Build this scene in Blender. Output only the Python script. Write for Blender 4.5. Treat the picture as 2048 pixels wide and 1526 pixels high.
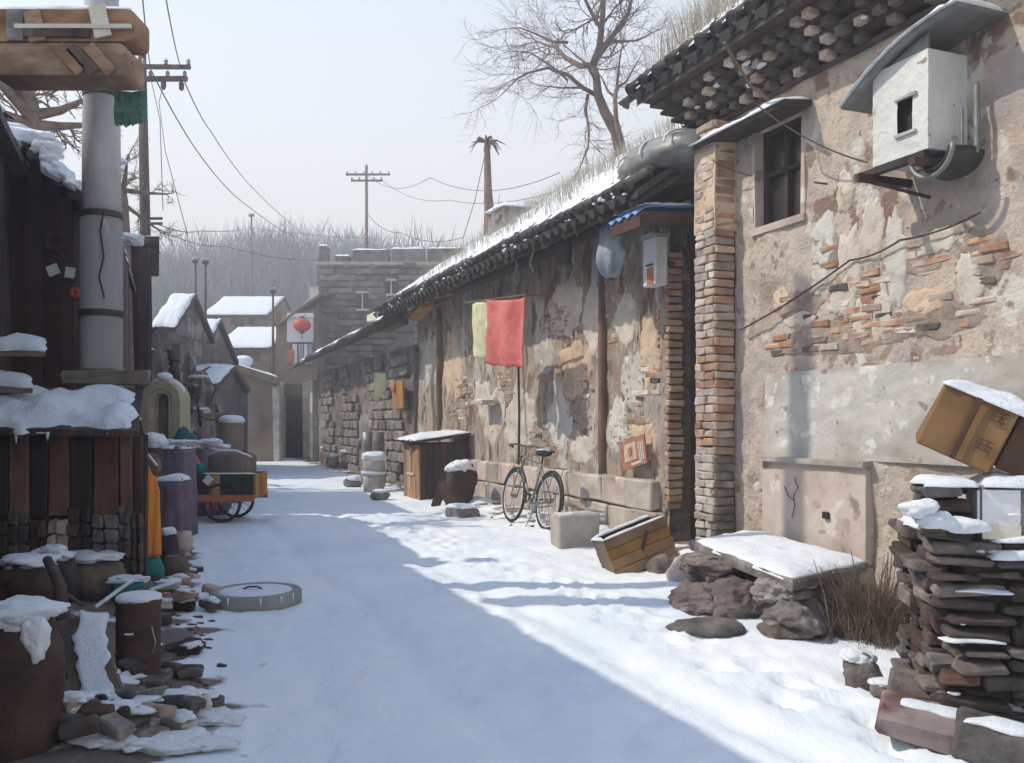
import bpy, math, random
from mathutils import Vector, Matrix, noise
R = math.radians
rnd = random.Random(11)
for o in list(bpy.data.objects): bpy.data.objects.remove(o)
SC = bpy.context.scene
COL = SC.collection
# ---------------------------------------------------------------- camera, sky, sun, exposure
FPX = 1800.0; EYE = 1.5; HY = 845.0
cam_d = bpy.data.cameras.new('camera'); cam = bpy.data.objects.new('camera', cam_d); COL.objects.link(cam)
cam.location = (0, 0, EYE); cam.rotation_euler = (R(90), 0, 0)
cam_d.sensor_width = 36; cam_d.sensor_fit = 'HORIZONTAL'; cam_d.lens = 36 * FPX / 2048
cam_d.shift_y = (HY - 763) / 2048; cam_d.clip_end = 2000; cam_d.clip_start = .05
SC.camera = cam
SUN_EL = 47.0
LH = Vector((-1, .03, 0)).normalized()                 # horizontal direction towards the sun
w = bpy.data.worlds.new('World'); SC.world = w; w.use_nodes = True
nt = w.node_tree; bg = nt.nodes['Background']
sky = nt.nodes.new('ShaderNodeTexSky'); sky.sky_type = 'NISHITA'; sky.sun_disc = False
sky.sun_elevation = R(SUN_EL); sky.sun_rotation = math.atan2(LH.x, LH.y)
sky.air_density = 1.6; sky.dust_density = .6; sky.ozone_density = 3.5; sky.altitude = 60
mixw = nt.nodes.new('ShaderNodeMixRGB'); mixw.inputs[0].default_value = .42
mixw.inputs[2].default_value = (4.85, 4.6, 4.35, 1)      # thin white winter veil over the blue
wc_ = nt.nodes.new('ShaderNodeTexCoord'); ws_ = nt.nodes.new('ShaderNodeSeparateXYZ'); wr_ = nt.nodes.new('ShaderNodeMapRange')
nt.links.new(wc_.outputs['Generated'], ws_.inputs[0]); nt.links.new(ws_.outputs['Z'], wr_.inputs[0])
wr_.interpolation_type = 'SMOOTHSTEP'; wr_.inputs[2].default_value = 1.0; wr_.inputs[3].default_value = .90; wr_.inputs[4].default_value = .04   # veil thins with height
nt.links.new(wr_.outputs[0], mixw.inputs[0]); nt.links.new(sky.outputs[0], mixw.inputs[1]); nt.links.new(mixw.outputs[0], bg.inputs[0])
bg.inputs[1].default_value = .15
sd = bpy.data.lights.new('sun', 'SUN'); so = bpy.data.objects.new('sun', sd); COL.objects.link(so)
sd.energy = 2.3; sd.angle = R(.6); sd.color = (1, .90, .75)
Ldir = Vector((LH.x * math.cos(R(SUN_EL)), LH.y * math.cos(R(SUN_EL)), math.sin(R(SUN_EL))))
so.rotation_euler = Ldir.to_track_quat('Z', 'Y').to_euler(); so.location = Ldir * 40
SC.view_settings.view_transform = 'Standard'; SC.view_settings.look = 'None'
SC.view_settings.gamma = 1; SC.view_settings.use_curve_mapping = False
SC.view_settings.exposure = 0.72
SC.render.engine = 'CYCLES'

# ---------------------------------------------------------------- coordinates
DV = Vector((-.3714, .9285, 0)); NV = Vector((-.9285, -.3714, 0)); P0 = Vector((5.95, 0, 0))
ROW = math.atan2(DV.y, DV.x)
def P(px, py, Y): return Vector(((px - 1024) * Y / FPX, Y, EYE - (py - HY) * Y / FPX))
def G(px, py):
    Y = EYE * FPX / (py - HY); return Vector(((px - 1024) * Y / FPX, Y, 0))
def Wd(s, t, z=0): return P0 + DV * s + NV * t + Vector((0, 0, z))
def S(px, t=0):                                        # s of the picture column px at offset t
    r = (px - 1024) / FPX; Y = (5.95 - 1.077 * t) / (r + .4); return (Y + .3714 * t) / .9285
def Zs(py, s, t=0):
    Y = s * .9285 - t * .3714; return EYE - (py - HY) * Y / FPX
def fn(x, y, z=0, sc=1.0, seed=0): return noise.noise(Vector((x * sc + seed * 7.3, y * sc - seed * 3.1, z * sc + seed)))
def fb(x, y, z=0, sc=1.0, seed=0):
    return fn(x, y, z, sc, seed) + .5 * fn(x, y, z, sc * 2.1, seed + 1) + .25 * fn(x, y, z, sc * 4.3, seed + 2)

# ---------------------------------------------------------------- materials
def mat(name, cols, scale=3., rough=.9, bump=.4, bscale=18., rand=.0, stretch=(1, 1, 1), metal=0., detail=8., spots=None, vary=.0, bdist=.02, transl=None):
    m = bpy.data.materials.new(name); m.use_nodes = True; t = m.node_tree; N = t.nodes; L = t.links
    b = N['Principled BSDF']; b.inputs['Roughness'].default_value = rough; b.inputs['Metallic'].default_value = metal
    tc = N.new('ShaderNodeTexCoord'); mp = N.new('ShaderNodeMapping'); mp.inputs['Scale'].default_value = stretch
    L.new(tc.outputs['Object'], mp.inputs[0]); oi = N.new('ShaderNodeObjectInfo')
    mul = N.new('ShaderNodeMath'); mul.operation = 'MULTIPLY'; mul.inputs[1].default_value = 37.
    L.new(oi.outputs['Random'], mul.inputs[0])
    n1 = N.new('ShaderNodeTexNoise'); n1.noise_dimensions = '4D'; n1.inputs['Scale'].default_value = scale
    n1.inputs['Detail'].default_value = detail; n1.inputs['Roughness'].default_value = .62
    L.new(mp.outputs[0], n1.inputs['Vector']); L.new(mul.outputs[0], n1.inputs['W'])
    cr = N.new('ShaderNodeValToRGB'); e = cr.color_ramp.elements
    lo, hi = .32, .68
    while len(e) < len(cols): e.new(.5)
    for i, c in enumerate(cols):
        e[i].position = lo + (hi - lo) * i / max(1, len(cols) - 1); e[i].color = (c[0], c[1], c[2], 1)
    L.new(n1.outputs['Fac'], cr.inputs[0]); out = cr.outputs[0]
    if spots:
        for k, (c, sc_, th, so_) in enumerate(spots):
            n3 = N.new('ShaderNodeTexNoise'); n3.noise_dimensions = '4D'; n3.inputs['Scale'].default_value = sc_; n3.inputs['Detail'].default_value = 7
            n3.inputs['W'].default_value = 5.3 * k + 2; L.new(mp.outputs[0], n3.inputs['Vector'])
            mr = N.new('ShaderNodeMapRange'); mr.inputs[1].default_value = th; mr.inputs[2].default_value = th + so_
            L.new(n3.outputs['Fac'], mr.inputs[0])
            mx = N.new('ShaderNodeMixRGB'); mx.inputs[2].default_value = (c[0], c[1], c[2], 1)
            L.new(mr.outputs[0], mx.inputs[0]); L.new(out, mx.inputs[1]); out = mx.outputs[0]
    if rand:
        hs = N.new('ShaderNodeHueSaturation'); mr = N.new('ShaderNodeMapRange')
        mr.inputs[3].default_value = 1 - rand; mr.inputs[4].default_value = 1 + rand
        L.new(oi.outputs['Random'], mr.inputs[0]); L.new(mr.outputs[0], hs.inputs['Value'])
        m2 = N.new('ShaderNodeMath'); m2.operation = 'MULTIPLY'; m2.inputs[1].default_value = 7.77
        m3 = N.new('ShaderNodeMath'); m3.operation = 'FRACT'; m4 = N.new('ShaderNodeMapRange')
        m4.inputs[3].default_value = 1 - rand * 1.2; m4.inputs[4].default_value = 1 + rand * .8
        L.new(oi.outputs['Random'], m2.inputs[0]); L.new(m2.outputs[0], m3.inputs[0]); L.new(m3.outputs[0], m4.inputs[0])
        L.new(m4.outputs[0], hs.inputs['Saturation']); L.new(out, hs.inputs['Color']); out = hs.outputs[0]
    L.new(out, b.inputs['Base Color'])
    if bump:
        n2 = N.new('ShaderNodeTexNoise'); n2.inputs['Scale'].default_value = bscale; n2.inputs['Detail'].default_value = 9
        n2.inputs['Roughness'].default_value = .7; L.new(mp.outputs[0], n2.inputs['Vector'])
        bp = N.new('ShaderNodeBump'); bp.inputs['Strength'].default_value = bump; bp.inputs['Distance'].default_value = bdist
        L.new(n2.outputs['Fac'], bp.inputs['Height']); L.new(bp.outputs[0], b.inputs['Normal'])
    return m
M = {}
M['snow'] = mat('snow', [(.76, .81, .87), (.86, .89, .92)], 3, .8, .8, 16, bdist=.03, spots=[((.62, .62, .63), 9, .68, .06)])
M['ground_snow'] = mat('ground_snow', [(.70, .78, .87), (.83, .88, .93), (.87, .895, .92)], .9, .8, .55, 5, bdist=.05, stretch=(1, .55, 1))
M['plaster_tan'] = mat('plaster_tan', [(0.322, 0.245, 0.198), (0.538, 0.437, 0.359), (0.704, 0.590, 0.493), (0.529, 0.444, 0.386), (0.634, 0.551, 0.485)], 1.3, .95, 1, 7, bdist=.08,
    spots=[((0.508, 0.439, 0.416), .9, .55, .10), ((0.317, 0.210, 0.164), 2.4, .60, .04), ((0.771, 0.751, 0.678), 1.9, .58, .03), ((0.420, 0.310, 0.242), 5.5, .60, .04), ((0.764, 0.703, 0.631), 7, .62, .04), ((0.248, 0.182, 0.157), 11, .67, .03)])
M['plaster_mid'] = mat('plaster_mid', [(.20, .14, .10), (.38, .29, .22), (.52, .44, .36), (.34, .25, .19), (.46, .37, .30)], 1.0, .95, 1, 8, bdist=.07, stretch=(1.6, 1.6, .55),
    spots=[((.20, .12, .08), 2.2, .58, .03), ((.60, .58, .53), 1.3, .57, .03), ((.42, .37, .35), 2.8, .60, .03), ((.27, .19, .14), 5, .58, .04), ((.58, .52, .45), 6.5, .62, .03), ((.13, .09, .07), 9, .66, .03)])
M['render_grey'] = mat('render_grey', [(0.364, 0.335, 0.301), (0.507, 0.486, 0.446), (0.595, 0.562, 0.508)], 1.6, .9, .7, 8, bdist=.03,
    spots=[((0.661, 0.637, 0.581), 2.6, .62, .03), ((0.275, 0.238, 0.207), 3.3, .64, .03), ((0.441, 0.400, 0.353), 1.1, .55, .05), ((0.683, 0.670, 0.622), 5.5, .62, .03), ((0.308, 0.270, 0.249), 8, .64, .03)])
M['plinth_pink'] = mat('plinth_pink', [(0.367, 0.288, 0.242), (0.563, 0.468, 0.415), (0.636, 0.552, 0.484)], 2.0, .9, .5, 10,
    spots=[((0.294, 0.228, 0.196), 3.1, .62, .04), ((0.673, 0.612, 0.541), 4, .60, .03), ((0.441, 0.336, 0.288), 7, .62, .04)])
M['brick_warm'] = mat('brick_warm', [(0.235, 0.127, 0.088), (0.446, 0.276, 0.188), (0.540, 0.414, 0.309)], 5, .95, .7, 25, rand=.35)
M['brick_grey'] = mat('brick_grey', [(.055, .042, .038), (.13, .105, .09), (.21, .18, .16)], 7, .95, 1, 22, rand=.45, bdist=.03)
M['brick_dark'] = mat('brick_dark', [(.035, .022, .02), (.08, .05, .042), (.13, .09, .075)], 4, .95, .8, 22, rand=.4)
M['brick_pale'] = mat('brick_pale', [(0.331, 0.250, 0.204), (0.510, 0.413, 0.336), (0.637, 0.562, 0.480)], 5, .95, .6, 22, rand=.3)
M['stone'] = mat('stone', [(.10, .08, .07), (.24, .20, .18), (.40, .36, .32)], 6, .92, 1, 14, rand=.3, bdist=.05)
M['stone_pale'] = mat('stone_pale', [(0.317, 0.265, 0.221), (0.493, 0.437, 0.375), (0.610, 0.552, 0.486)], 3, .92, .7, 12, rand=.2, bdist=.03)
M['stone_far'] = mat('stone_far', [(.10, .08, .07), (.20, .17, .155), (.30, .265, .24)], 2.5, .95, .5, 8, rand=.35)
M['tile'] = mat('tile', [(.03, .025, .025), (.07, .06, .055), (.11, .095, .085)], 6, .85, .5, 25, rand=.4)
M['wood_dark'] = mat('wood_dark', [(.022, .013, .011), (.06, .035, .028), (.11, .072, .055)], 4, .85, .7, 16, rand=.35, stretch=(1, 1, .3), spots=[((.14, .11, .10), 5, .66, .04)])
M['wood_old'] = mat('wood_old', [(.07, .045, .03), (.16, .11, .075), (.23, .17, .12)], 4, .85, .6, 18, rand=.3, stretch=(1, 1, .2))
M['wood_red'] = mat('wood_red', [(.035, .016, .013), (.085, .035, .028), (.05, .022, .018)], 3, .8, .5, 18, rand=.3, stretch=(1, 1, .2))
M['wood_rust'] = mat('wood_rust', [(.06, .03, .022), (.16, .075, .045), (.22, .12, .08), (.09, .06, .05)], 3, .85, .7, 12, rand=.25, stretch=(1, 1, .35), spots=[((.03, .02, .018), 3, .6, .05)])
M['wood_orange'] = mat('wood_orange', [(.16, .07, .02), (.34, .17, .05), (.42, .24, .09)], 4, .8, .5, 18, rand=.2, stretch=(1, 1, .25))
M['carton'] = mat('carton', [(.12, .065, .03), (.21, .12, .055), (.27, .17, .09)], 3, .85, .35, 14, rand=.12)
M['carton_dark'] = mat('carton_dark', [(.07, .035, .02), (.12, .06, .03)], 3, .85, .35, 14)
M['sign_brown'] = mat('sign_brown', [(.10, .045, .025), (.24, .12, .06), (.40, .25, .14)], 2.4, .8, .5, 14, stretch=(1, 1, 2.2), rand=.12)
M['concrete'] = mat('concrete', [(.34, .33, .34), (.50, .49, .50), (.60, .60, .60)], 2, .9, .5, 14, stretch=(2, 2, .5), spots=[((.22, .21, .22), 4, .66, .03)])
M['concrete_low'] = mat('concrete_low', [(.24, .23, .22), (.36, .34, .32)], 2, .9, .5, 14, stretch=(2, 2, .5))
M['white_wall'] = mat('white_wall', [(.60, .61, .58), (.76, .76, .73)], 3, .85, .8, 9, spots=[((.45, .46, .44), 5, .60, .04), ((.32, .27, .23), 9, .66, .03), ((.40, .42, .42), 1.6, .58, .08)])
M['metal_dark'] = mat('metal_dark', [(.03, .03, .03), (.06, .055, .05)], 8, .55, .2, 30, metal=.3)
M['metal_grey'] = mat('metal_grey', [(.16, .17, .17), (.30, .30, .29)], 8, .5, .2, 30, metal=.4)
M['rust'] = mat('rust', [(.035, .018, .016), (.085, .042, .033), (.05, .028, .024)], 4, .85, .5, 20)
M['rubber'] = mat('rubber', [(.018, .018, .018), (.035, .033, .03)], 8, .85, .2, 30)
M['red_cloth'] = mat('red_cloth', [(.50, .09, .08), (.66, .16, .14), (.70, .26, .22)], 3, .95, .4, 24)
M['yellow_cloth'] = mat('yellow_cloth', [(.52, .50, .28), (.68, .66, .38), (.70, .70, .52)], 3, .95, .4, 24)
M['orange_cloth'] = mat('orange_cloth', [(.55, .12, .02), (.80, .25, .03), (.60, .30, .06)], 5, .95, .4, 20, stretch=(1, 1, .4))
M['teal'] = mat('teal', [(.02, .07, .07), (.02, .17, .16), (.04, .10, .10)], 4, .8, .4, 20)
M['purple_cloth'] = mat('purple_cloth', [(.09, .06, .08), (.17, .13, .17), (.14, .07, .09)], 3, .95, .5, 14)
M['blue_bag'] = mat('blue_bag', [(.14, .19, .27), (.28, .32, .38), (.42, .45, .48)], 3, .6, .4, 10)
M['blue_sheet'] = mat('blue_sheet', [(.12, .25, .60), (.25, .42, .75)], 4, .7, .3, 14)
M['green_cloth'] = mat('green_cloth', [(.03, .12, .09), (.10, .25, .19)], 5, .95, .4, 16, stretch=(1, 1, 3))
M['red_paint'] = mat('red_paint', [(.45, .05, .03), (.60, .09, .06)], 5, .6, .2, 20)
M['white_paint'] = mat('white_paint', [(.62, .63, .64), (.78, .78, .78)], 5, .7, .3, 20)
M['orange_paint'] = mat('orange_paint', [(.42, .12, .05), (.52, .18, .08)], 6, .7, .3, 20)
M['green_dark'] = mat('green_dark', [(.02, .035, .02), (.05, .06, .03)], 5, .8, .3, 20)
M['black_hole'] = mat('black_hole', [(.015, .008, .008), (.03, .018, .016)], 5, .8, .3, 20)
M['glass_dark'] = mat('glass_dark', [(.02, .018, .02), (.04, .03, .03)], 3, .25, .1, 4)
M['bark'] = mat('bark', [(.09, .06, .05), (.20, .14, .11), (.28, .21, .17)], 6, .95, .8, 18)
M['twig'] = mat('twig', [(.14, .10, .08), (.22, .17, .14)], 5, .95, 0)
M['dry_grass'] = mat('dry_grass', [(.22, .19, .14), (.40, .36, .28), (.50, .48, .42)], 6, .95, 0)
M['bush_brown'] = mat('bush_brown', [(.06, .04, .03), (.17, .12, .085), (.30, .24, .17)], 8, .95, 0)
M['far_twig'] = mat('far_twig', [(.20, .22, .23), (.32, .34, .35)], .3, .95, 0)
M['olive_plaster'] = mat('olive_plaster', [(.34, .32, .19), (.45, .43, .28)], 4, .9, .4, 16)
M['brown_wall'] = mat('brown_wall', [(.15, .11, .08), (.24, .18, .135), (.28, .22, .17)], 1.5, .95, .6, 8)
M['mauve_wall'] = mat('mauve_wall', [(.15, .11, .10), (.27, .21, .20), (.34, .28, .26)], 1.5, .95, .7, 8, spots=[((.12, .05, .04), 1.6, .60, .05), ((.45, .42, .40), 2.4, .64, .03)])
M['mauve_dark'] = mat('mauve_dark', [(.10, .075, .07), (.19, .15, .14), (.27, .225, .21)], 1.8, .95, .9, 8, bdist=.05, spots=[((.34, .31, .29), 1.5, .58, .04), ((.06, .045, .04), 3.3, .62, .04)])
M['sign_red'] = mat('sign_red', [(.28, .10, .07), (.42, .16, .11), (.40, .24, .18)], 7, .85, .6, 20, spots=[((.42, .33, .27), 9, .60, .05)])
M['cream'] = mat('cream', [(.58, .52, .40), (.70, .66, .55)], 4, .9, .4, 16)
M['plaster_pale'] = mat('plaster_pale', [(0.480, 0.403, 0.323), (0.628, 0.560, 0.473), (0.708, 0.672, 0.591)], 4, .95, .8, 12, spots=[((0.411, 0.302, 0.215), 5, .60, .04)], bdist=.03)
M['plaster_white'] = mat('plaster_white', [(.44, .42, .37), (.60, .58, .53), (.68, .67, .62)], 5, .95, .8, 12, spots=[((.40, .32, .25), 6, .60, .03)], bdist=.03)
M['plaster_warm'] = mat('plaster_warm', [(0.416, 0.300, 0.207), (0.636, 0.480, 0.346), (0.734, 0.576, 0.426)], 4, .95, .8, 12, spots=[((0.367, 0.240, 0.161), 5, .62, .04)], bdist=.03)
M['snow_grey'] = mat('thin_snow', [(.45, .46, .47), (.8, .82, .85)], 6, .8, .4, 16)

# ---------------------------------------------------------------- mesh builder
class MB:
    def __init__(s): s.v = []; s.f = []
    def add(s, vs, fs):
        n = len(s.v); s.v += [tuple(v) for v in vs]; s.f += [tuple(i + n for i in f) for f in fs]; return s
    def box(s, c, size, rz=0, rx=0, ry=0, jit=0, taper=1):
        h = [x / 2 for x in size]; m = Matrix.Rotation(rz, 3, 'Z') @ Matrix.Rotation(ry, 3, 'Y') @ Matrix.Rotation(rx, 3, 'X')
        vs = []
        for z in (-1, 1):
            k = taper if z > 0 else 1
            for x, y in ((-1, -1), (1, -1), (1, 1), (-1, 1)):
                q = Vector((x * h[0] * k + rnd.uniform(-jit, jit), y * h[1] * k + rnd.uniform(-jit, jit), z * h[2] + rnd.uniform(-jit, jit)))
                vs.append(m @ q + Vector(c))
        return s.add(vs, [(0, 3, 2, 1), (4, 5, 6, 7), (0, 1, 5, 4), (1, 2, 6, 5), (2, 3, 7, 6), (3, 0, 4, 7)])
    def tube(s, pts, rad, n=8, caps=True):
        pts = [Vector(p) for p in pts]; k = len(pts)
        if not isinstance(rad, (list, tuple)): rad = [rad] * k
        vs = []; up = None
        for i, p in enumerate(pts):
            t = (pts[min(i + 1, k - 1)] - pts[max(i - 1, 0)])
            if t.length < 1e-6: t = Vector((0, 0, 1))
            t.normalize()
            if up is None: up = Vector((0, 0, 1)) if abs(t.z) < .9 else Vector((1, 0, 0))
            a = t.cross(up).normalized(); b = a.cross(t).normalized(); up = b
            for j in range(n):
                g = 2 * math.pi * j / n; vs.append(p + (a * math.cos(g) + b * math.sin(g)) * rad[i])
        fs = [(i * n + j, i * n + (j + 1) % n, (i + 1) * n + (j + 1) % n, (i + 1) * n + j) for i in range(k - 1) for j in range(n)]
        if caps: fs += [tuple(range(n - 1, -1, -1)), tuple((k - 1) * n + j for j in range(n))]
        return s.add(vs, fs)
    def cyl(s, a, b, r0, r1=None, n=12): return s.tube([a, b], [r0, r0 if r1 is None else r1], n)
    def lathe(s, prof, c=(0, 0, 0), n=20, cap0=True, cap1=True, wob=0, seed=0):
        vs = []
        for i, (r, z) in enumerate(prof):
            for j in range(n):
                g = 2 * math.pi * j / n; q = r * (1 + wob * fn(math.cos(g), math.sin(g), z, 1.8, seed))
                vs.append((c[0] + q * math.cos(g), c[1] + q * math.sin(g), c[2] + z))
        k = len(prof)
        fs = [(i * n + j, i * n + (j + 1) % n, (i + 1) * n + (j + 1) % n, (i + 1) * n + j) for i in range(k - 1) for j in range(n)]
        if cap0: fs.append(tuple(range(n - 1, -1, -1)))
        if cap1: fs.append(tuple((k - 1) * n + j for j in range(n)))
        return s.add(vs, fs)
    def torus(s, c, r, q, ax='y', n=32, m=8):
        pts = []
        for i in range(n):
            g = 2 * math.pi * i / n
            for j in range(m):
                h = 2 * math.pi * j / m; rr = r + q * math.cos(h)
                a, b, e = rr * math.cos(g), rr * math.sin(g), q * math.sin(h)
                v = (a, e, b) if ax == 'y' else ((a, b, e) if ax == 'z' else (e, a, b))
                pts.append((c[0] + v[0], c[1] + v[1], c[2] + v[2]))
        return s.add(pts, [(i * m + j, ((i + 1) % n) * m + j, ((i + 1) % n) * m + (j + 1) % m, i * m + (j + 1) % m) for i in range(n) for j in range(m)])
    def grid(s, f, nu, nv):
        vs = [f(i / nu, j / nv) for j in range(nv + 1) for i in range(nu + 1)]; w_ = nu + 1
        return s.add(vs, [(j * w_ + i, j * w_ + i + 1, (j + 1) * w_ + i + 1, (j + 1) * w_ + i) for j in range(nv) for i in range(nu)])
    def rock(s, c, size, seed=0, rough=.28, sub=2, flat=.0):
        vs, fs = ico(sub); out = []
        for v in vs:
            k = 1 + rough * fb(v.x, v.y, v.z, 1.1, seed) + (rough * .22 * fb(v.x, v.y, v.z, 4.5, seed + 5) if sub > 2 else 0)
            q = Vector((v.x * size[0] * k, v.y * size[1] * k, v.z * size[2] * k))
            if q.z < -size[2] * (1 - flat): q.z = -size[2] * (1 - flat)
            out.append(q + Vector(c))
        return s.add(out, fs)
    def snow(s, a, b, c, d, th=.06, nu=12, nv=8, seed=0, edge=.04, rag=.5, droop=0.):
        a, b, c, d = map(Vector, (a, b, c, d)); e1 = ((b - a) + (c - d)) / 2; e2 = ((d - a) + (c - b)) / 2
        l1, l2 = max(e1.length, 1e-3), max(e2.length, 1e-3); top = []; bot = []
        for j in range(nv + 1):
            for i in range(nu + 1):
                u, v = i / nu, j / nv
                p = (a * (1 - u) + b * u) * (1 - v) + (d * (1 - u) + c * u) * v
                ku = fb(v * l2 * 3, seed, 0, 1.3, seed + (3 if u > .5 else 0)) * edge
                kv = fb(u * l1 * 3, seed, 0, 1.3, seed + (9 if v > .5 else 6)) * edge
                p = p + e1.normalized() * ku * abs(2 * u - 1) ** 3 + e2.normalized() * kv * abs(2 * v - 1) ** 3
                pr = (max(0, 1 - abs(2 * u - 1) ** 5) * max(0, 1 - abs(2 * v - 1) ** 5)) ** .5
                h = th * .8 * (pr * (.8 + rag * fb(p.x, p.y, p.z, 2.2, seed) + .22 * fb(p.x, p.y, p.z, 9, seed + 3)) + .03)
                dz = -droop * (max(abs(2 * u - 1), abs(2 * v - 1)) ** 8)
                top.append(p + Vector((0, 0, max(h, .004) + dz))); bot.append(p + Vector((0, 0, dz - .003)))
        w_ = nu + 1; n = len(top)
        fs = [(j * w_ + i, j * w_ + i + 1, (j + 1) * w_ + i + 1, (j + 1) * w_ + i) for j in range(nv) for i in range(nu)]
        fs += [tuple(n + k for k in reversed(f)) for f in fs]
        rim = [i for i in range(nu + 1)] + [j * w_ + nu for j in range(1, nv + 1)] + [nv * w_ + i for i in range(nu - 1, -1, -1)] + [j * w_ for j in range(nv - 1, 0, -1)]
        fs += [(rim[k], n + rim[k], n + rim[(k + 1) % len(rim)], rim[(k + 1) % len(rim)]) for k in range(len(rim))]
        return s.add(top + bot, fs)
    def mesh(s, name, m, smooth=False):
        me = bpy.data.meshes.new(name); me.from_pydata(s.v, [], s.f); me.materials.append(m)
        if smooth: me.polygons.foreach_set('use_smooth', [True] * len(me.polygons))
        me.update(); return me
_ico = {}
def ico(sub):
    if sub in _ico: return _ico[sub]
    t = (1 + 5 ** .5) / 2
    vs = [Vector(v).normalized() for v in ((-1, t, 0), (1, t, 0), (-1, -t, 0), (1, -t, 0), (0, -1, t), (0, 1, t), (0, -1, -t), (0, 1, -t), (t, 0, -1), (t, 0, 1), (-t, 0, -1), (-t, 0, 1))]
    fs = [(0, 11, 5), (0, 5, 1), (0, 1, 7), (0, 7, 10), (0, 10, 11), (1, 5, 9), (5, 11, 4), (11, 10, 2), (10, 7, 6), (7, 1, 8), (3, 9, 4), (3, 4, 2), (3, 2, 6), (3, 6, 8), (3, 8, 9), (4, 9, 5), (2, 4, 11), (6, 2, 10), (8, 6, 7), (9, 8, 1)]
    for _ in range(sub):
        mid = {}; nf = []
        def mm(a, b):
            k = (min(a, b), max(a, b))
            if k not in mid: vs.append(((vs[a] + vs[b]) / 2).normalized()); mid[k] = len(vs) - 1
            return mid[k]
        for a, b, c in fs:
            x, y, z = mm(a, b), mm(b, c), mm(c, a); nf += [(a, x, z), (b, y, x), (c, z, y), (x, y, z)]
        fs = nf
    _ico[sub] = (vs, fs); return vs, fs
def bevbox(sx, sy, sz, b=.006, jit=.004, seed=0):
    """box with chamfered edges: 24 corners pulled in, 26 faces"""
    r = random.Random(seed); m = MB(); h = (sx / 2, sy / 2, sz / 2); idx = {}; vs = []
    for x in (-1, 1):
        for y in (-1, 1):
            for z in (-1, 1):
                j = Vector((r.uniform(-jit, jit), r.uniform(-jit, jit), r.uniform(-jit, jit)))
                for ax in range(3):
                    q = [x * h[0], y * h[1], z * h[2]]
                    for k, sg in enumerate((x, y, z)):
                        if k != ax: q[k] -= sg * b
                    idx[(x, y, z, ax)] = len(vs); vs.append(Vector(q) + j)
    fs = []
    for ax in range(3):
        o = [k for k in range(3) if k != ax]
        for sg in (-1, 1):
            loop = []
            for a, bb in ((-1, -1), (1, -1), (1, 1), (-1, 1)):
                c = [0, 0, 0]; c[ax] = sg; c[o[0]] = a; c[o[1]] = bb; loop.append(idx[(c[0], c[1], c[2], ax)])
            if (sg > 0) == (ax == 1): loop.reverse()
            fs.append(tuple(loop))
    for ax in range(3):
        o = [k for k in range(3) if k != ax]
        for a in (-1, 1):
            for bb in (-1, 1):
                def cc(sg):
                    c = [0, 0, 0]; c[ax] = sg; c[o[0]] = a; c[o[1]] = bb; return tuple(c)
                p, q = cc(-1), cc(1)
                l = [idx[p + (o[0],)], idx[q + (o[0],)], idx[q + (o[1],)], idx[p + (o[1],)]]
                fs.append(tuple(l))
    for x in (-1, 1):
        for y in (-1, 1):
            for z in (-1, 1): fs.append(tuple(idx[(x, y, z, a)] for a in range(3)))
    m.add(vs, fs); return m
# ---------------------------------------------------------------- objects
OFF = {}
def thing(name, label, cat, loc=(0, 0, 0), rz=0, group=None, off=(0, 0, 0)):
    o = bpy.data.objects.new(name, None); o.empty_display_size = .2; COL.objects.link(o)
    o.location = loc; o.rotation_euler = (0, 0, rz); o['label'] = label; o['category'] = cat
    if group: o['group'] = group
    OFF[o.name] = Vector(off); return o
def rowthing(name, label, cat, s, t=0, group=None):    # a thing whose parts are given in row coordinates (s, t, z)
    return thing(name, label, cat, Wd(s, t), ROW, group, off=(s, t, 0))
def link(name, me, parent=None, loc=(0, 0, 0), rot=(0, 0, 0), scale=None):
    o = bpy.data.objects.new(name, me); COL.objects.link(o)
    if parent is not None:
        o.parent = parent; o.location = Vector(loc) - OFF.get(parent.name, Vector((0, 0, 0)))
    else: o.location = loc
    o.rotation_euler = rot
    if scale: o.scale = scale
    return o
def part(parent, name, mb, m, smooth=False, label=None, loc=(0, 0, 0), rot=(0, 0, 0), stuff=False):
    o = link(name, mb.mesh(name, M[m] if isinstance(m, str) else m, smooth), parent, loc, rot)
    if label: o['label'] = label
    if stuff: o['kind'] = 'stuff'
    return o
def tag(o, label, cat, group=None, kind=None):
    o['label'] = label; o['category'] = cat
    if group: o['group'] = group
    if kind: o['kind'] = kind
    return o
def single(name, mb, m, label, cat, smooth=False, loc=(0, 0, 0), rot=(0, 0, 0), group=None, kind=None):
    o = link(name, mb.mesh(name, M[m], smooth), None, loc, rot)
    return tag(o, label, cat, group, kind)
def solid(o, th):
    md = o.modifiers.new('thickness', 'SOLIDIFY'); md.thickness = th; md.offset = 0; return o
BR = {}
def brickmesh(key, size, m, b=.006, jit=.005, nvar=5):
    if key not in BR: BR[key] = [bevbox(*size, b=b, jit=jit, seed=i + 3).mesh('brick', M[m]) for i in range(nvar)]
    return rnd.choice(BR[key])

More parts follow.
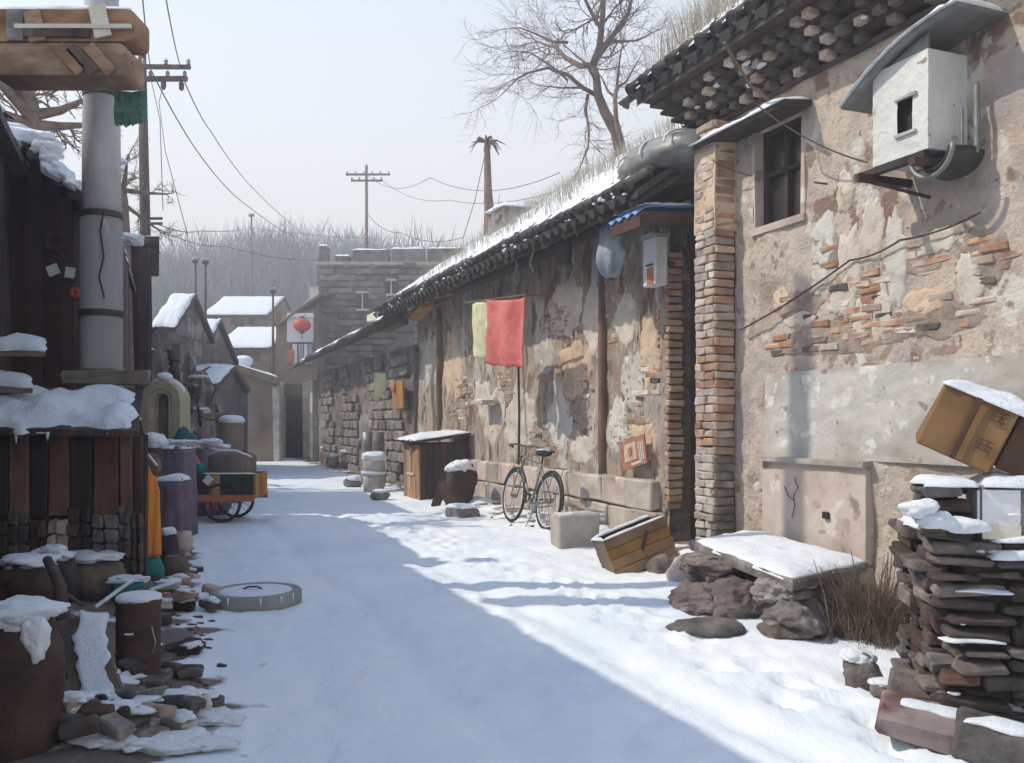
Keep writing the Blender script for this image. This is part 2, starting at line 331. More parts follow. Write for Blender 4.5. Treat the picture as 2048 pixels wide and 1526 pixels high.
# ================================================================ GROUND
def gz(x, y):
    c = x + .4 * y                                     # distance across the alley
    h = .03 * fb(x, y, 0, .5, 4) + .012 * fb(x, y, 0, 2.1, 8)
    h += .007 * fb(c * 2.2, y * .35, 0, 2.2, 11)
    for rc in (1.7, 3.0): h -= .034 * math.exp(-((c - rc - .12 * fn(y, 0, 0, .4, 2)) / .13) ** 2)
    k = max(0, (c - 4.2) / 1.6); h += .10 * min(k, 1) ** 2 * (1 + .6 * fn(x, y, 0, 1.2, 5))
    k = max(0, (1.0 - c) / 1.2); h += .07 * min(k, 1.3) ** 2 * (1 + .5 * fn(x, y, 0, 1.4, 6))
    return h
FOOT = {}
rf = random.Random(77)
for tr_ in range(5):
    c_, y_ = rf.uniform(1.9, 4.0), 3.2
    while y_ < 17:
        for sd_ in (-1, 1):
            c_ += rf.uniform(-.05, .05); y_ += .33; x_ = c_ + .12 * sd_ - .4 * y_
            FOOT.setdefault((int(x_ // 1), int(y_ // 1)), []).append((x_, y_))
def dent(x, y):
    h = 0
    for i in (-1, 0, 1):
        for j in (-1, 0, 1):
            for fx, fy in FOOT.get((int(x // 1) + i, int(y // 1) + j), ()):
                dx, dy = x - fx, y - fy; a, b_ = dx * .928 + dy * .371, -dx * .371 + dy * .928; r2 = (a / .07) ** 2 + (b_ / .14) ** 2
                if r2 < 6: h += -.036 * math.exp(-r2) + .012 * math.exp(-(r2 - 2) ** 2)
    return h
def lines(a, b, fine, lo, hi, n1, n2):
    L_ = [lo + (a - lo) * (i / n1) ** .5 for i in range(n1)]; k = int((b - a) / fine)
    L_ += [a + (b - a) * i / k for i in range(k + 1)]
    L_ += [b + (hi - b) * ((i + 1) / n2) ** 1.8 for i in range(n2)]; return L_
xs = lines(-7, 4.5, .05, -160, 160, 14, 14); ys = lines(2.2, 17, .05, -40, 400, 8, 60)
gm = M['ground_snow']; gt_ = gm.node_tree; gN = gt_.nodes; gL = gt_.links; gB = gN['Principled BSDF']
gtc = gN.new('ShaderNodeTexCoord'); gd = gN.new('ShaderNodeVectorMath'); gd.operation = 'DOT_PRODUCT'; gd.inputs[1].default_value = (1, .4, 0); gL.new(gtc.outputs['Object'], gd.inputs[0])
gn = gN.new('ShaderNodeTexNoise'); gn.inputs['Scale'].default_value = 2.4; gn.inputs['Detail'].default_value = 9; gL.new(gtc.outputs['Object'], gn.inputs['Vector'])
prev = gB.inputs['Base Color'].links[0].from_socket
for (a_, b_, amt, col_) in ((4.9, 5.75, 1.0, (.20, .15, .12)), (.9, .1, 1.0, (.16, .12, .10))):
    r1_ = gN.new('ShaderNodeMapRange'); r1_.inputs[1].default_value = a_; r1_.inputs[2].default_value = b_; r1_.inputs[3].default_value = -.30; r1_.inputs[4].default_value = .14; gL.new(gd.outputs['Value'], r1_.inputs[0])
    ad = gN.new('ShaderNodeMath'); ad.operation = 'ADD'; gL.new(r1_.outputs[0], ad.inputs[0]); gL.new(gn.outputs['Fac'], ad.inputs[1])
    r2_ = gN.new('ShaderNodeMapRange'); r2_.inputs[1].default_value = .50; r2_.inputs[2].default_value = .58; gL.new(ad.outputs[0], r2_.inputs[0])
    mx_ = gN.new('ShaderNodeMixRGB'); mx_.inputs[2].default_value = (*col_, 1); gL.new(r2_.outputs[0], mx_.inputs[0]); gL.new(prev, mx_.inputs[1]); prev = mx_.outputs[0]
gn2 = gN.new('ShaderNodeTexNoise'); gn2.inputs['Scale'].default_value = 5; gn2.inputs['Detail'].default_value = 10; gn2.inputs['Roughness'].default_value = .75
gm2 = gN.new('ShaderNodeMapping'); gm2.inputs['Rotation'].default_value = (0, 0, ROW); gm2.inputs['Scale'].default_value = (1, .25, 1); gL.new(gtc.outputs['Object'], gm2.inputs[0]); gL.new(gm2.outputs[0], gn2.inputs['Vector'])
r3_ = gN.new('ShaderNodeMapRange'); r3_.inputs[1].default_value = .58; r3_.inputs[2].default_value = .72; r3_.inputs[4].default_value = .45; gL.new(gn2.outputs['Fac'], r3_.inputs[0])
mx_ = gN.new('ShaderNodeMixRGB'); mx_.inputs[2].default_value = (.52, .55, .60, 1); gL.new(r3_.outputs[0], mx_.inputs[0]); gL.new(prev, mx_.inputs[1]); gL.new(mx_.outputs[0], gB.inputs['Base Color'])
g = MB(); w_ = len(xs)
g.add([(x, y, gz(x, y) + dent(x, y) + (.013 * fb(x, y, 0, 4.5, 21) + .010 * fb((x + .4 * y) * 3, y * .5, 0, 1.6, 23) if -7 < x < 5 and y < 18 else 0)) for y in ys for x in xs], [(j * w_ + i, j * w_ + i + 1, (j + 1) * w_ + i + 1, (j + 1) * w_ + i) for j in range(len(ys) - 1) for i in range(w_ - 1)])
go = link('ground', g.mesh('ground', M['ground_snow'], True)); go['kind'] = 'structure'; go['label'] = 'trodden snow covering the alley and the land beyond'
def onG(v, dz=0): return Vector((v.x, v.y, gz(v.x, v.y) + dz))

# ================================================================ helpers for buildings
def wallgrid(s0, s1, z0, z1, t, amp=.03, sc=1.6, seed=0, cell=.06, depth=.12, holes=()):
    """rough wall slab in row coordinates: noisy face towards +t, cells inside holes left out, with sides and back"""
    m = MB(); nu = max(2, int((s1 - s0) / cell)); nv = max(2, int((z1 - z0) / cell)); w1 = nu + 1
    def face(i, j):
        s_, z_ = s0 + (s1 - s0) * i / nu, z0 + (z1 - z0) * j / nv
        e = min(1, 4 * min(i, nu - i) / 4., 4 * min(j, nv - j) / 4.)
        return (s_, t + amp * fb(s_, 0, z_, sc, seed) * (.4 + .6 * e) + amp * .35 * fb(s_, 0, z_, sc * 5, seed + 4), z_)
    vs = [face(i, j) for j in range(nv + 1) for i in range(nu + 1)]; fs = []
    for j in range(nv):
        for i in range(nu):
            cs, cz = s0 + (s1 - s0) * (i + .5) / nu, z0 + (z1 - z0) * (j + .5) / nv
            if any(a < cs < b and c < cz < d_ for a, b, c, d_ in holes): continue
            fs.append((j * w1 + i, (j + 1) * w1 + i, (j + 1) * w1 + i + 1, j * w1 + i + 1))
    m.add(vs, fs)
    rim = [i for i in range(nu + 1)] + [j * w1 + nu for j in range(1, nv + 1)] + [nv * w1 + i for i in range(nu - 1, -1, -1)] + [j * w1 for j in range(nv - 1, 0, -1)]
    k = len(rim); a = [vs[r_] for r_ in rim]; b = [(v[0], t - depth, v[2]) for v in a]
    m.add(a + b, [(i, (i + 1) % k, k + (i + 1) % k, k + i) for i in range(k)])
    return m
def cover_tile(name='cover_tile'):                     # half-round tile with a round end disc, runs back along -y, rising
    m = MB(); n = 8; r = .075
    vs = []
    for y in (0, -.34):
        for rr in (r, r - .016):
            for i in range(n + 1):
                g_ = math.pi * i / n; vs.append((rr * math.cos(g_), y, rr * math.sin(g_)))
    k = n + 1; fs = []
    for i in range(n):
        fs += [(i, i + 1, 2 * k + i + 1, 2 * k + i), (k + i, 3 * k + i, 3 * k + i + 1, k + i + 1), (i, k + i, k + i + 1, i + 1)]
    m.add(vs, fs); m.cyl((0, .012, .01), (0, -.02, .01), .078, .078, 12)
    m.torus((0, .014, .01), .06, .010, 'y', 12, 4)
    return m.mesh('roof_tile', M['tile'])
def pan_tile():
    m = MB(); n = 6; vs = []
    for y, dr in ((.03, 0), (-.36, 0)):
        for th in (0, -.016):
            for i in range(n + 1):
                g_ = math.pi * (1 + (.12 + .76 * i / n)); vs.append((.13 * math.cos(g_), y, .10 * math.sin(g_) + .05 + th))
    k = n + 1; fs = []
    for i in range(n): fs += [(i, i + 1, 2 * k + i + 1, 2 * k + i), (k + i, 3 * k + i, 3 * k + i + 1, k + i + 1), (i, k + i, k + i + 1, i + 1)]
    m.add(vs, fs)
    m.add([(-.09, .032, .0), (.09, .032, .0), (.06, .04, -.07), (0, .042, -.11), (-.06, .04, -.07), (-.09, .02, .0), (.09, .02, .0), (.06, .028, -.07), (0, .03, -.11), (-.06, .028, -.07)],
          [(0, 4, 3, 2, 1), (5, 6, 7, 8, 9), (0, 1, 6, 5), (1, 2, 7, 6), (2, 3, 8, 7), (3, 4, 9, 8), (4, 0, 5, 9)])
    return m.mesh('roof_tile', M['tile'])
CT = cover_tile(); PT = pan_tile()
def eave_tiles(root, s0, s1, t, z, slope, sp=.27, rows=2):
    n = int((s1 - s0) / sp)
    for i in range(n + 1):
        s_ = s0 + (s1 - s0) * i / n
        sag = .03 * fn(s_, 0, 0, .5, 3)
        for r_ in range(rows):
            b = r_ * .30
            link('roof_tile', CT, root, (s_ + rnd.uniform(-.012, .012), t - b * math.cos(slope), z + sag + b * math.sin(slope) + .045), (-slope + rnd.uniform(-.04, .04), rnd.uniform(-.05, .05), rnd.uniform(-.05, .05)))
            if r_ == 0: link('roof_tile', PT, root, (s_ + sp / 2, t, z + sag), (-slope + rnd.uniform(-.05, .05), rnd.uniform(-.06, .06), rnd.uniform(-.05, .05)))
def grass(mb, pts, n, h, spread=.5, wdt=.006, lean=(0, 0), r=None):
    r = r or rnd
    for _ in range(n):
        p = r.choice(pts) if not callable(pts) else pts()
        hh = h * r.uniform(.4, 1.2); dx, dy = r.gauss(lean[0], spread) * hh * .5, r.gauss(lean[1], spread) * hh * .5
        a = r.uniform(0, 3.14); ox, oy = math.cos(a) * wdt, math.sin(a) * wdt
        x, y, z = p
        mb.add([(x - ox, y - oy, z - .02), (x + ox, y + oy, z - .02), (x + ox * .7 + dx * .4, y + oy * .7 + dy * .4, z + hh * .6), (x - ox * .7 + dx * .4, y - oy * .7 + dy * .4, z + hh * .6), (x + dx, y + dy, z + hh)], [(0, 1, 2, 3), (3, 2, 4)])
def roof_slab(s0, s1, te, ze, tr, zr, th=.10, back=True):
    m = MB()
    pr = [(te, ze), (tr, zr)] + ([(2 * tr - te, ze)] if back else [])
    top = [(t_, z_) for t_, z_ in pr]; bot = [(t_, z_ - th) for t_, z_ in reversed(pr)]
    loop = top + bot; k = len(loop)
    m.add([(s0, a, b) for a, b in loop] + [(s1, a, b) for a, b in loop],
          [(i, (i + 1) % k, k + (i + 1) % k, k + i) for i in range(k)])
    h = len(top)
    for base in (0, k):
        for i in range(h - 1): m.add([m.v[base + i], m.v[base + i + 1], m.v[base + k - 2 - i], m.v[base + k - 1 - i]], [(0, 1, 2, 3)])
    return m

# ================================================================ BIG HOUSE ON THE RIGHT
sA0, sA1 = 3.2, S(1392)                                # near end, far corner
big = rowthing('plastered_house', 'tall old house on the right with worn tan plaster walls and heavy corbelled tile eaves', 'house', 7.0)
w0, w1 = S(1606), S(1512)                              # window
wz0, wz1 = 3.40, 4.36
part(big, 'wall', wallgrid(sA0, sA1, -.2, 4.62, 0, .035, 1.3, 3, .045, .3, [(w0, w1, wz0, wz1)]), 'plaster_tan', True)
# grey cement band and pale plinth, each a slab proud of the wall
part(big, 'render_band', wallgrid(sA0, S(1535), Zs(930, 7.7) + .02, Zs(727, 7.7), .035, .022, 3.4, 7, .032, .05), 'render_grey', True)
zp = Zs(930, 7.7)
part(big, 'plinth_panel', wallgrid(S(1745), S(1537), .30, zp - .03, .075, .014, 2, 9, .05, .09), 'plinth_pink', True)
mb = MB(); mb.box((((S(1745) + S(1537)) / 2), .05, zp - .005), (S(1537) - S(1745) + .06, .17, .05), jit=.006)
part(big, 'plinth_cap', mb, 'stone_pale')
mb = MB(); mb.box((((S(1745) + S(1537)) / 2), .07, .22), (S(1537) - S(1745) + .04, .16, .15), jit=.01)
part(big, 'plinth_base', mb, 'stone_pale')
mb = MB()                                              # branching crack in the plinth panel
for pts in ([(1605, 955), (1612, 975), (1603, 990), (1606, 1010), (1600, 1035)], [(1585, 972), (1592, 990), (1604, 1000)]):
    q = [(S(a), .093, Zs(b, S(a))) for a, b in pts]; mb.tube(q, .005, 4)
part(big, 'crack', mb, 'brick_dark')
mb = MB(); s_ = S(1668); mb.box((s_, .09, Zs(1030, s_)), (.07, .02, .06)); part(big, 'vent_hole', mb, 'black_hole')
# brick corner pilaster: individual bricks in courses
PT_ = .26; pl0, pl1 = S(1428, PT_), S(1390, PT_)
mb = MB(); mb.box(((pl0 + pl1) / 2, .06, 2.2), (pl1 - pl0 - .03, .30, 4.5)); part(big, 'pilaster_core', mb, 'brick_dark')
z = -.02; k = 0; pc = (pl0 + pl1) / 2; pw = pl1 - pl0
while z < 4.5:
    h = .085
    tone = 'stone_pale' if z < 1.15 else ('brick_pale' if z > 2.4 or rnd.random() < .45 else 'brick_warm')
    if True:
        sp = rnd.uniform(.35, .65)
        for a_, L_ in ((pl0 + pw * sp / 2, pw * sp), (pl0 + pw * (1 + sp) / 2, pw * (1 - sp))):
            me = bevbox(L_ - .012, .13, .075, .010, .009, k)
            part(big, 'brick', me, tone, loc=(a_, PT_ - .06 + rnd.uniform(-.016, .012), z + h / 2), rot=(rnd.uniform(-.02, .02), rnd.uniform(-.03, .03), rnd.uniform(-.04, .04))); k += 1
        me = bevbox(.10, PT_ - .03, .075, .010, .008, k)
        part(big, 'brick', me, 'brick_warm' if z > 1.15 else 'stone', loc=(pl0 + .03 + rnd.uniform(-.010, .010), PT_ / 2 + .01, z + h / 2), rot=(0, 0, rnd.uniform(-.04, .04)))
    z += h
o = part(big, 'pilaster_plaster', wallgrid(pl0 - .015, pl1 + .015, 3.45, 4.42, PT_ + .0, .014, 3, 41, .045, PT_ + .05), 'plaster_warm', True)
# exposed bricks and plaster patches on the wall
def scatter_bricks(root, pxr, pyr, n, key, size, m, t=.03, boxpx=True):
    for _ in range(n):
        a, b = rnd.uniform(*pxr), rnd.uniform(*pyr); s_ = S(a)
        me = brickmesh(key, size, m, .008, .010)
        zb = round(Zs(b, s_) / .072) * .072
        s_ = round(s_ / .115) * .115
        link('brick', me, root, (s_, WF['big'](s_, zb) - size[1] / 2 + .012 + rnd.uniform(-.008, .012), zb), (0, rnd.uniform(-.03, .03), rnd.uniform(-.03, .03)))
WF = {'big': lambda s_, z_: .035 * fb(s_, 0, z_, 1.3, 3) + .012 * fb(s_, 0, z_, 6.5, 7), 'mid': lambda s_, z_: -.22 + .055 * fb(s_, 0, z_, 1.1, 13) + .019 * fb(s_, 0, z_, 5.5, 17)}
def patch(root, px, py, wp, hp, m, seed, t=None, name='plaster_patch', th=.010, face='big', tp=0):
    """thin skin of plaster that follows the wall's own relief, ragged outline, feathered edge"""
    s_ = S(px, tp); zc = Zs(py, s_, tp); r1 = abs(S(px - wp / 2, tp) - S(px + wp / 2, tp)) / 2; r2 = hp / 2 * (s_ * .9285) / FPX
    ff = (lambda a_, b_: t) if t is not None else WF[face]
    m_ = MB(); n = 40; vs = []; rings = ((.25, 1), (.5, 1), (.75, 1), (.93, .8), (1.0, -1.2))
    vs.append((s_, ff(s_, zc) + th, zc))
    for kk, hh in rings:
        for i in range(n):
            g_ = 2 * math.pi * i / n; q = (1 + .38 * fb(math.cos(g_), math.sin(g_), 0, 1.5, seed) + .16 * fb(math.cos(g_), math.sin(g_), 0, 6, seed)) * kk
            a_, b_ = s_ + r1 * q * math.cos(g_), zc + r2 * q * math.sin(g_)
            vs.append((a_, ff(a_, b_) + th * hh + .003 * fn(a_, b_, 0, 14, seed), b_))
    fs = [(0, 1 + (i + 1) % n, 1 + i) for i in range(n)]
    for k_ in range(len(rings) - 1): fs += [(1 + k_ * n + i, 1 + k_ * n + (i + 1) % n, 1 + (k_ + 1) * n + (i + 1) % n, 1 + (k_ + 1) * n + i) for i in range(n)]
    m_.add(vs, fs); return part(root, name, m_, m, True)
for i, (a, b, c, d_) in enumerate([(1690, 385, 40, 80), (1650, 480, 46, 110), (1700, 545, 52, 190), (1745, 470, 44, 150), (1790, 520, 42, 200), (1765, 630, 40, 120), (1720, 640, 34, 90),
                                   (1640, 560, 36, 60), (1680, 600, 40, 60), (1600, 640, 70, 34), (1850, 600, 90, 60), (1935, 560, 60, 110), (1560, 600, 36, 50), (1880, 480, 70, 60)]):
    patch(big, a, b, c, d_, ['plaster_pale', 'plaster_white', 'plaster_pale'][i % 3] if i < 9 else ['plaster_warm', 'plaster_pale'][i % 2], i)
def brick_field(root, px, py, wp, hp, seed, m='brick_warm', face='big', tp=0, key='exw', dens=.9):
    """ragged opening in the plaster: mortar ground with courses of bricks standing in it"""
    patch(root, px, py, wp * 1.02, hp * 1.02, 'mortar', seed, th=.005, face=face, tp=tp, name='mortar')
    s_ = S(px, tp); zc = Zs(py, s_, tp); r1 = abs(S(px - wp / 2, tp) - S(px + wp / 2, tp)) / 2; r2 = hp / 2 * (s_ * .9285) / FPX
    z0_ = math.floor((zc - r2) / .072); k_ = 0
    for j in range(int(z0_), int((zc + r2 * 1.4) / .072) + 1):
        zb = j * .072; x = s_ - r1 * 1.4 + (.118 if j % 2 else 0); x = math.floor(x / .236) * .236 + (.118 if j % 2 else 0)
        while x < s_ + r1 * 1.4:
            g_ = math.atan2((zb - zc) / r2, (x - s_) / r1); q = 1 + .38 * fb(math.cos(g_), math.sin(g_), 0, 1.5, seed)
            if math.hypot((zb - zc) / r2, (x - s_) / r1) < q * .97 and rnd.random() < dens:
                mm_ = m if rnd.random() < .6 else ('brick_pale' if rnd.random() < .7 else 'brick_grey')
                link('brick', brickmesh(key + mm_, (.218, .06, .058), mm_, .008, .009), root, (x + rnd.uniform(-.006, .006), WF[face](x, zb) - .022 + rnd.uniform(-.012, .010), zb), (rnd.uniform(-.04, .04), rnd.uniform(-.02, .02), rnd.uniform(-.03, .03)))
            x += .236
M['mortar'] = mat('mortar', [(.20, .15, .12), (.34, .27, .22), (.42, .36, .30)], 9, .95, .8, 30)
for i, q_ in enumerate([(1690, 672, 300, 76), (1600, 610, 90, 60), (1730, 590, 120, 90), (1870, 640, 170, 80), (1960, 520, 110, 130), (1655, 500, 60, 70), (1840, 520, 90, 60)]): brick_field(big, *q_, 50 + i)
# window
wn = MB(); wd = w1 - w0; wm = (w0 + w1) / 2
wn.box((wm, -.16, (wz0 + wz1) / 2), (wd + .04, .04, wz1 - wz0)); wo = part(big, 'window', wn, 'glass_dark')
fr = MB()
for a in (w0 + .03, wm, w1 - .03): fr.box((a, -.11, (wz0 + wz1) / 2), (.05, .05, wz1 - wz0 - .01))
for z_ in (wz0 + .03, (wz0 + wz1) / 2 + .04, wz1 - .03): fr.box((wm, -.105, z_), (wd - .07, .04, .04))
f_ = link('window_frame', fr.mesh('window_frame', M['wood_dark']), None); f_.parent = wo
rv = MB()
for a in (w0 - .02, w1 + .02): rv.box((a, -.08, (wz0 + wz1) / 2), (.05, .2, wz1 - wz0 + .08), jit=.006)
rv.box((wm, -.08, wz0 - .03), (wd + .1, .24, .07), jit=.006); rv.box((wm, -.08, wz1 + .02), (wd + .1, .2, .05))
part(big, 'window_reveal', rv, 'plinth_pink')
# ledge (narrow canopy) under the cornice with snow on it
l0, l1 = S(1628), S(1392); zl = 4.36
mb = MB(); mb.box(((l0 + l1) / 2, .16, zl), (l1 - l0, .34, .045), jit=.004, rx=R(-6)); part(big, 'ledge', mb, 'wood_dark')
mb = MB(); mb.snow((l0, .36, zl + .0), (l1, .36, zl + .0), (l1, .02, zl + .05), (l0, .02, zl + .05), .085, 40, 6, 5, .02); part(big, 'snow_cap', mb, 'snow', True)
# corbelled cornice: courses stepping out, brick ends showing between
for k in range(5):
    zc = 4.60 + k * .095; to = .05 + k * .085
    mb = MB(); mb.box(((sA0 + sA1) / 2 + .04 * k, to / 2 - .15, zc + .03), (sA1 - sA0 + .08 * k, to + .3, .035), jit=0)
    part(big, 'corbel_course', mb, 'wood_dark' if k % 2 else 'brick_dark')
    if k < 4:
        n = int((sA1 - 5.2) / .19)
        for i in range(n):
            s_ = 5.2 + (i + (.5 if k % 2 else 0)) * .19
            me = brickmesh('dent', (.095, .12, .066), 'brick_grey' , .004, .006) if rnd.random() < .55 else brickmesh('dent2', (.095, .12, .066), 'brick_pale', .004, .006)
            if rnd.random() < .93: link('brick', me, big, (s_ + rnd.uniform(-.015, .015), to + .02 + rnd.uniform(-.02, .025), zc + .078), (rnd.uniform(-.04, .04), rnd.uniform(-.05, .05), rnd.uniform(-.08, .08)))
        mb = MB(); mb.box(((sA0 + sA1) / 2, to / 2 - .17, zc + .08), (sA1 - sA0, to + .2, .062)); part(big, 'corbel_course', mb, 'brick_dark')
slA = R(39); tE, zE = .60, 5.10
mb = MB(); mb.box(((sA0 + sA1) / 2 + .12, .10, 5.035), (sA1 - sA0 + .3, .86, .045)); part(big, 'eave_board', mb, 'wood_dark')
mb = MB(); mb.box(((sA0 + sA1) / 2 + .12, .12, 5.085), (sA1 - sA0 + .34, .90, .05)); part(big, 'eave_board', mb, 'tile')
mb = roof_slab(sA0, sA1 + .35, tE - .06, zE + .0, -3.2, zE + 3.74 * math.tan(slA), .10); part(big, 'roof', mb, 'tile')
eave_tiles(big, 3.4, sA1 + .36, tE, zE + .03, slA, .27, 3)
mb = MB()
z2 = lambda dt: zE + .085 + dt * math.tan(slA)
mb.snow((3.2, tE - .03, z2(.03) + .03), (sA1 + .38, tE - .03, z2(.03) + .03), (sA1 + .3, -3.1, z2(3.7)), (3.2, -3.1, z2(3.7)), .17, 90, 24, 6, .10, .5)
part(big, 'snow_cover', mb, 'snow', True)
gr = MB(); rg = random.Random(5)
def rp():
    s_ = rg.uniform(4.5, sA1 + .3); dt = abs(rg.gauss(.35, .45)) + .12
    p = Wd(s_, tE - dt, z2(dt) + .10); return (p.x, p.y, p.z)
grass(gr, rp, 3200, .38, .42, .0035, (-.3, 0), rg)
single('roof_grass', gr, 'dry_grass', 'pale dry grass standing in the snow on the tall tiled roof', 'grass', kind='stuff')
# snow lumps and bits clinging under the eave
mb = MB()
for i in range(12):
    s_ = rnd.uniform(6.4, sA1 + .2); k = rnd.uniform(0, 4)
    mb.rock((s_, .09 + k * .085 + .07, 4.65 + k * .095 + rnd.uniform(.02, .06)), (rnd.uniform(.02, .07), .03, rnd.uniform(.012, .025)), i, .4, 1)
part(big, 'snow_lumps', mb, 'snow', True, stuff=True)
# timber post leaning over the eave
mb = MB(); mb.tube([Wd(S(1448, .85), .85, Zs(85, S(1448, .85), .85)), Wd(S(1490, .5), .45, Zs(175, S(1490, .45), .45)), Wd(S(1545, .2), .2, Zs(205, S(1545, .2), .2))], .016, 6)
single('stick', mb, 'wood_old', 'thin bent stick poking down from the tall eave above the window', 'stick')

# ================================================================ WHITE BOX ON THE BIG HOUSE WALL
BT = .38; b0, b1 = S(1856, BT), S(1746, BT); bc_ = (b0 + b1) / 2
zb0, zb1 = Zs(312, b1 * .4 + b0 * .6, BT), Zs(118, b1 * .4 + b0 * .6, BT)
box = rowthing('wall_cabinet', 'white plastered box with a dark slot, jutting from the tall wall on a wooden bracket', 'wall box', bc_)
hs0, hs1 = S(1828, BT), S(1797, BT)
part(box, 'body', wallgrid(b0, b1, zb0, zb1, BT, .010, 3, 22, .035, BT, [(hs0, hs1, zb0 + .17, zb0 + .42)]), 'white_wall', False)
mb = MB(); mb.box((bc_, BT - .08, zb0 + .28), (.3, .03, .4)); part(box, 'slot', mb, 'black_hole')
for z_, d_ in ((zb0 + .16, .035), (zb0 + .43, .022)):
    mb = MB(); mb.box(((hs0 + hs1) / 2, BT + .006, z_), (hs1 - hs0 + .05, .03, .022), jit=.003); part(box, 'slot_trim', mb, 'render_grey')
e0, e1 = S(1922, BT + .05), S(1688, BT + .05)
def shz(u): return zb1 + .17 - .38 * u ** 2.1 + .02 * u
mb = MB(); mb.grid(lambda u, v: (e0 + (e1 - e0) * u, (BT + .08) * (1 - v) - .06 * v, shz(u)), 18, 6); o = part(box, 'cover_sheet', mb, 'metal_grey', True); solid(o, .02)
mb = MB(); mb.grid(lambda u, v: (b0 + .01 + (b1 - b0 - .02) * u, BT - .02, zb1 - .02 + (shz(.38 + .42 * u) - zb1 + .01) * v), 6, 2); o = part(box, 'gable', mb, 'metal_grey'); solid(o, .02)
mb = MB()
for i in range(9):
    ua, ub = i / 9, (i + 1) / 9; sa, sb = e0 + (e1 - e0) * ua, e0 + (e1 - e0) * ub
    mb.snow((sa, BT + .11, shz(ua) + .012), (sb, BT + .11, shz(ub) + .012), (sb, -.02, shz(ub) + .012), (sa, -.02, shz(ua) + .012), .09, 5, 8, 30, .0, .2)
part(box, 'snow_cap', mb, 'snow', True)
mb = MB(); mb.box(((b0 + b1) / 2 + .10, BT - .03, zb0 - .03), (b1 - b0 + .12, .06, .05)); part(box, 'bracket', mb, 'wood_dark')
mb = MB(); mb.box((b1 + .02, BT / 2 + .05, zb0 - .085), (.055, BT + .18, .055)); part(box, 'bracket', mb, 'wood_dark')
mb = MB(); mb.box((b0 + .06, BT / 2 + .03, zb0 - .085), (.055, BT + .12, .055)); part(box, 'bracket', mb, 'wood_dark')
mb = MB(); mb.cyl((b1 + .02, BT, zb0 - .11), (b1 - .25, .06, zb0 - .26), .014, .014, 6); part(box, 'brace', mb, 'wood_dark')
# half round dark basket hanging beneath the near end
bk = rowthing('hanging_basket', 'dark half-round basket hung under the white wall box', 'basket', S(1888, .2), .2)
mb = MB(); cx, cz, rr = S(1888, .2), zb0 - .01, .19
mb.grid(lambda u, v: (cx - .02 + rr * math.cos(math.pi * (1 + u)) * (1 - .25 * abs(2 * v - 1)), -.0 + .34 * v, cz + rr * math.sin(math.pi * (1 + u)) * (1 - .3 * abs(2 * v - 1) ** 2)), 14, 8)
o = part(bk, 'bowl', mb, 'metal_dark', True); solid(o, .015)
mb = MB(); q = [(cx - .02 + rr * 1.02 * math.cos(math.pi * (1 + i / 14)), .35, cz + rr * 1.02 * math.sin(math.pi * (1 + i / 14))) for i in range(15)]; mb.tube(q, .018, 6); part(bk, 'hoop', mb, 'metal_grey', True)
mb = MB(); mb.cyl((cx - .19, .10, zb0 - .05), (cx - .19, .10, zb0 + .45), .020, .020, 8); part(bk, 'pipe', mb, 'metal_grey')
mb = MB(); mb.cyl((cx - .12, .16, zb0 - .05), (cx - .12, .16, zb0 + .28), .013, .013, 8); part(bk, 'pipe', mb, 'metal_grey')
# cables on wall
def wire(name, pts, r, label, cat='cable', m='metal_dark', sag=0, n=16, group=None):
    P_ = []
    for a, b in zip(pts[:-1], pts[1:]):
        for i in range(n):
            u = i / n; P_.append(a * (1 - u) + b * u - Vector((0, 0, sag * 4 * u * (1 - u))))
    P_.append(pts[-1]); mb_ = MB(); mb_.tube(P_, r, 5); return single(name, mb_, m, label, cat, group=group)
def RW(px, py, t): s_ = S(px, t); return Wd(s_, t, Zs(py, s_, t))
wire('cable', [RW(1448, 80, .75), RW(1520, 215, .5), RW(1735, 325, .12)], .007, 'dark cable sagging from the high eave to the white wall box', sag=.06)
wire('cable', [RW(1960, 425, .06), RW(1800, 480, .05), RW(1700, 520, .05), RW(1480, 660, .06)], .009, 'thin cable running slantwise down the tan wall under the white box', sag=.03, m='wood_dark')
wire('cable', [RW(1425, 320, .28), RW(1505, 352, .08)], .006, 'short wire strung beside the dark upper window', sag=.02)
mb = MB(); a = RW(1655, 368, .05); b = a + NV * .14; mb.tube([a, b, b - DV * .01, b + Vector((0, 0, -.14)) - DV * .0], .008, 6)
single('wall_hook', mb, 'metal_dark', 'small bent iron hook on the tan wall right of the dark window', 'hook')

# ================================================================ MIDDLE HOUSE
TM = -.22                                              # its face stands back from the tall house
sB0, sB1 = sA1 + .0, S(835, TM)
mid = rowthing('mud_walled_house', 'long low house in the middle with peeling mud plaster under a snowy tiled eave', 'house', 15.0, TM)
dr0, dr1 = sB0 + .02, S(1338, TM)                      # doorway recess next to the tall house
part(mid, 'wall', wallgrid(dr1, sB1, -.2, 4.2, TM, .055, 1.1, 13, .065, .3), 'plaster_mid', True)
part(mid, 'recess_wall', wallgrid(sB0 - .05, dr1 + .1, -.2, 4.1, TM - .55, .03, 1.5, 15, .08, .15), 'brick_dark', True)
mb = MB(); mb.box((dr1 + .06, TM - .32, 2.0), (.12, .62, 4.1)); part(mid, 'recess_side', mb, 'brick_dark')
# the bricks lining the doorway side
z = .5
while z < 3.5:
    link('brick', brickmesh('door', (.09, .2, .07), 'brick_warm', .008, .01), mid, (dr1 + rnd.uniform(-.03, .02), TM - .06, z), (0, rnd.uniform(-.05, .05), rnd.uniform(-.1, .1))); z += .088
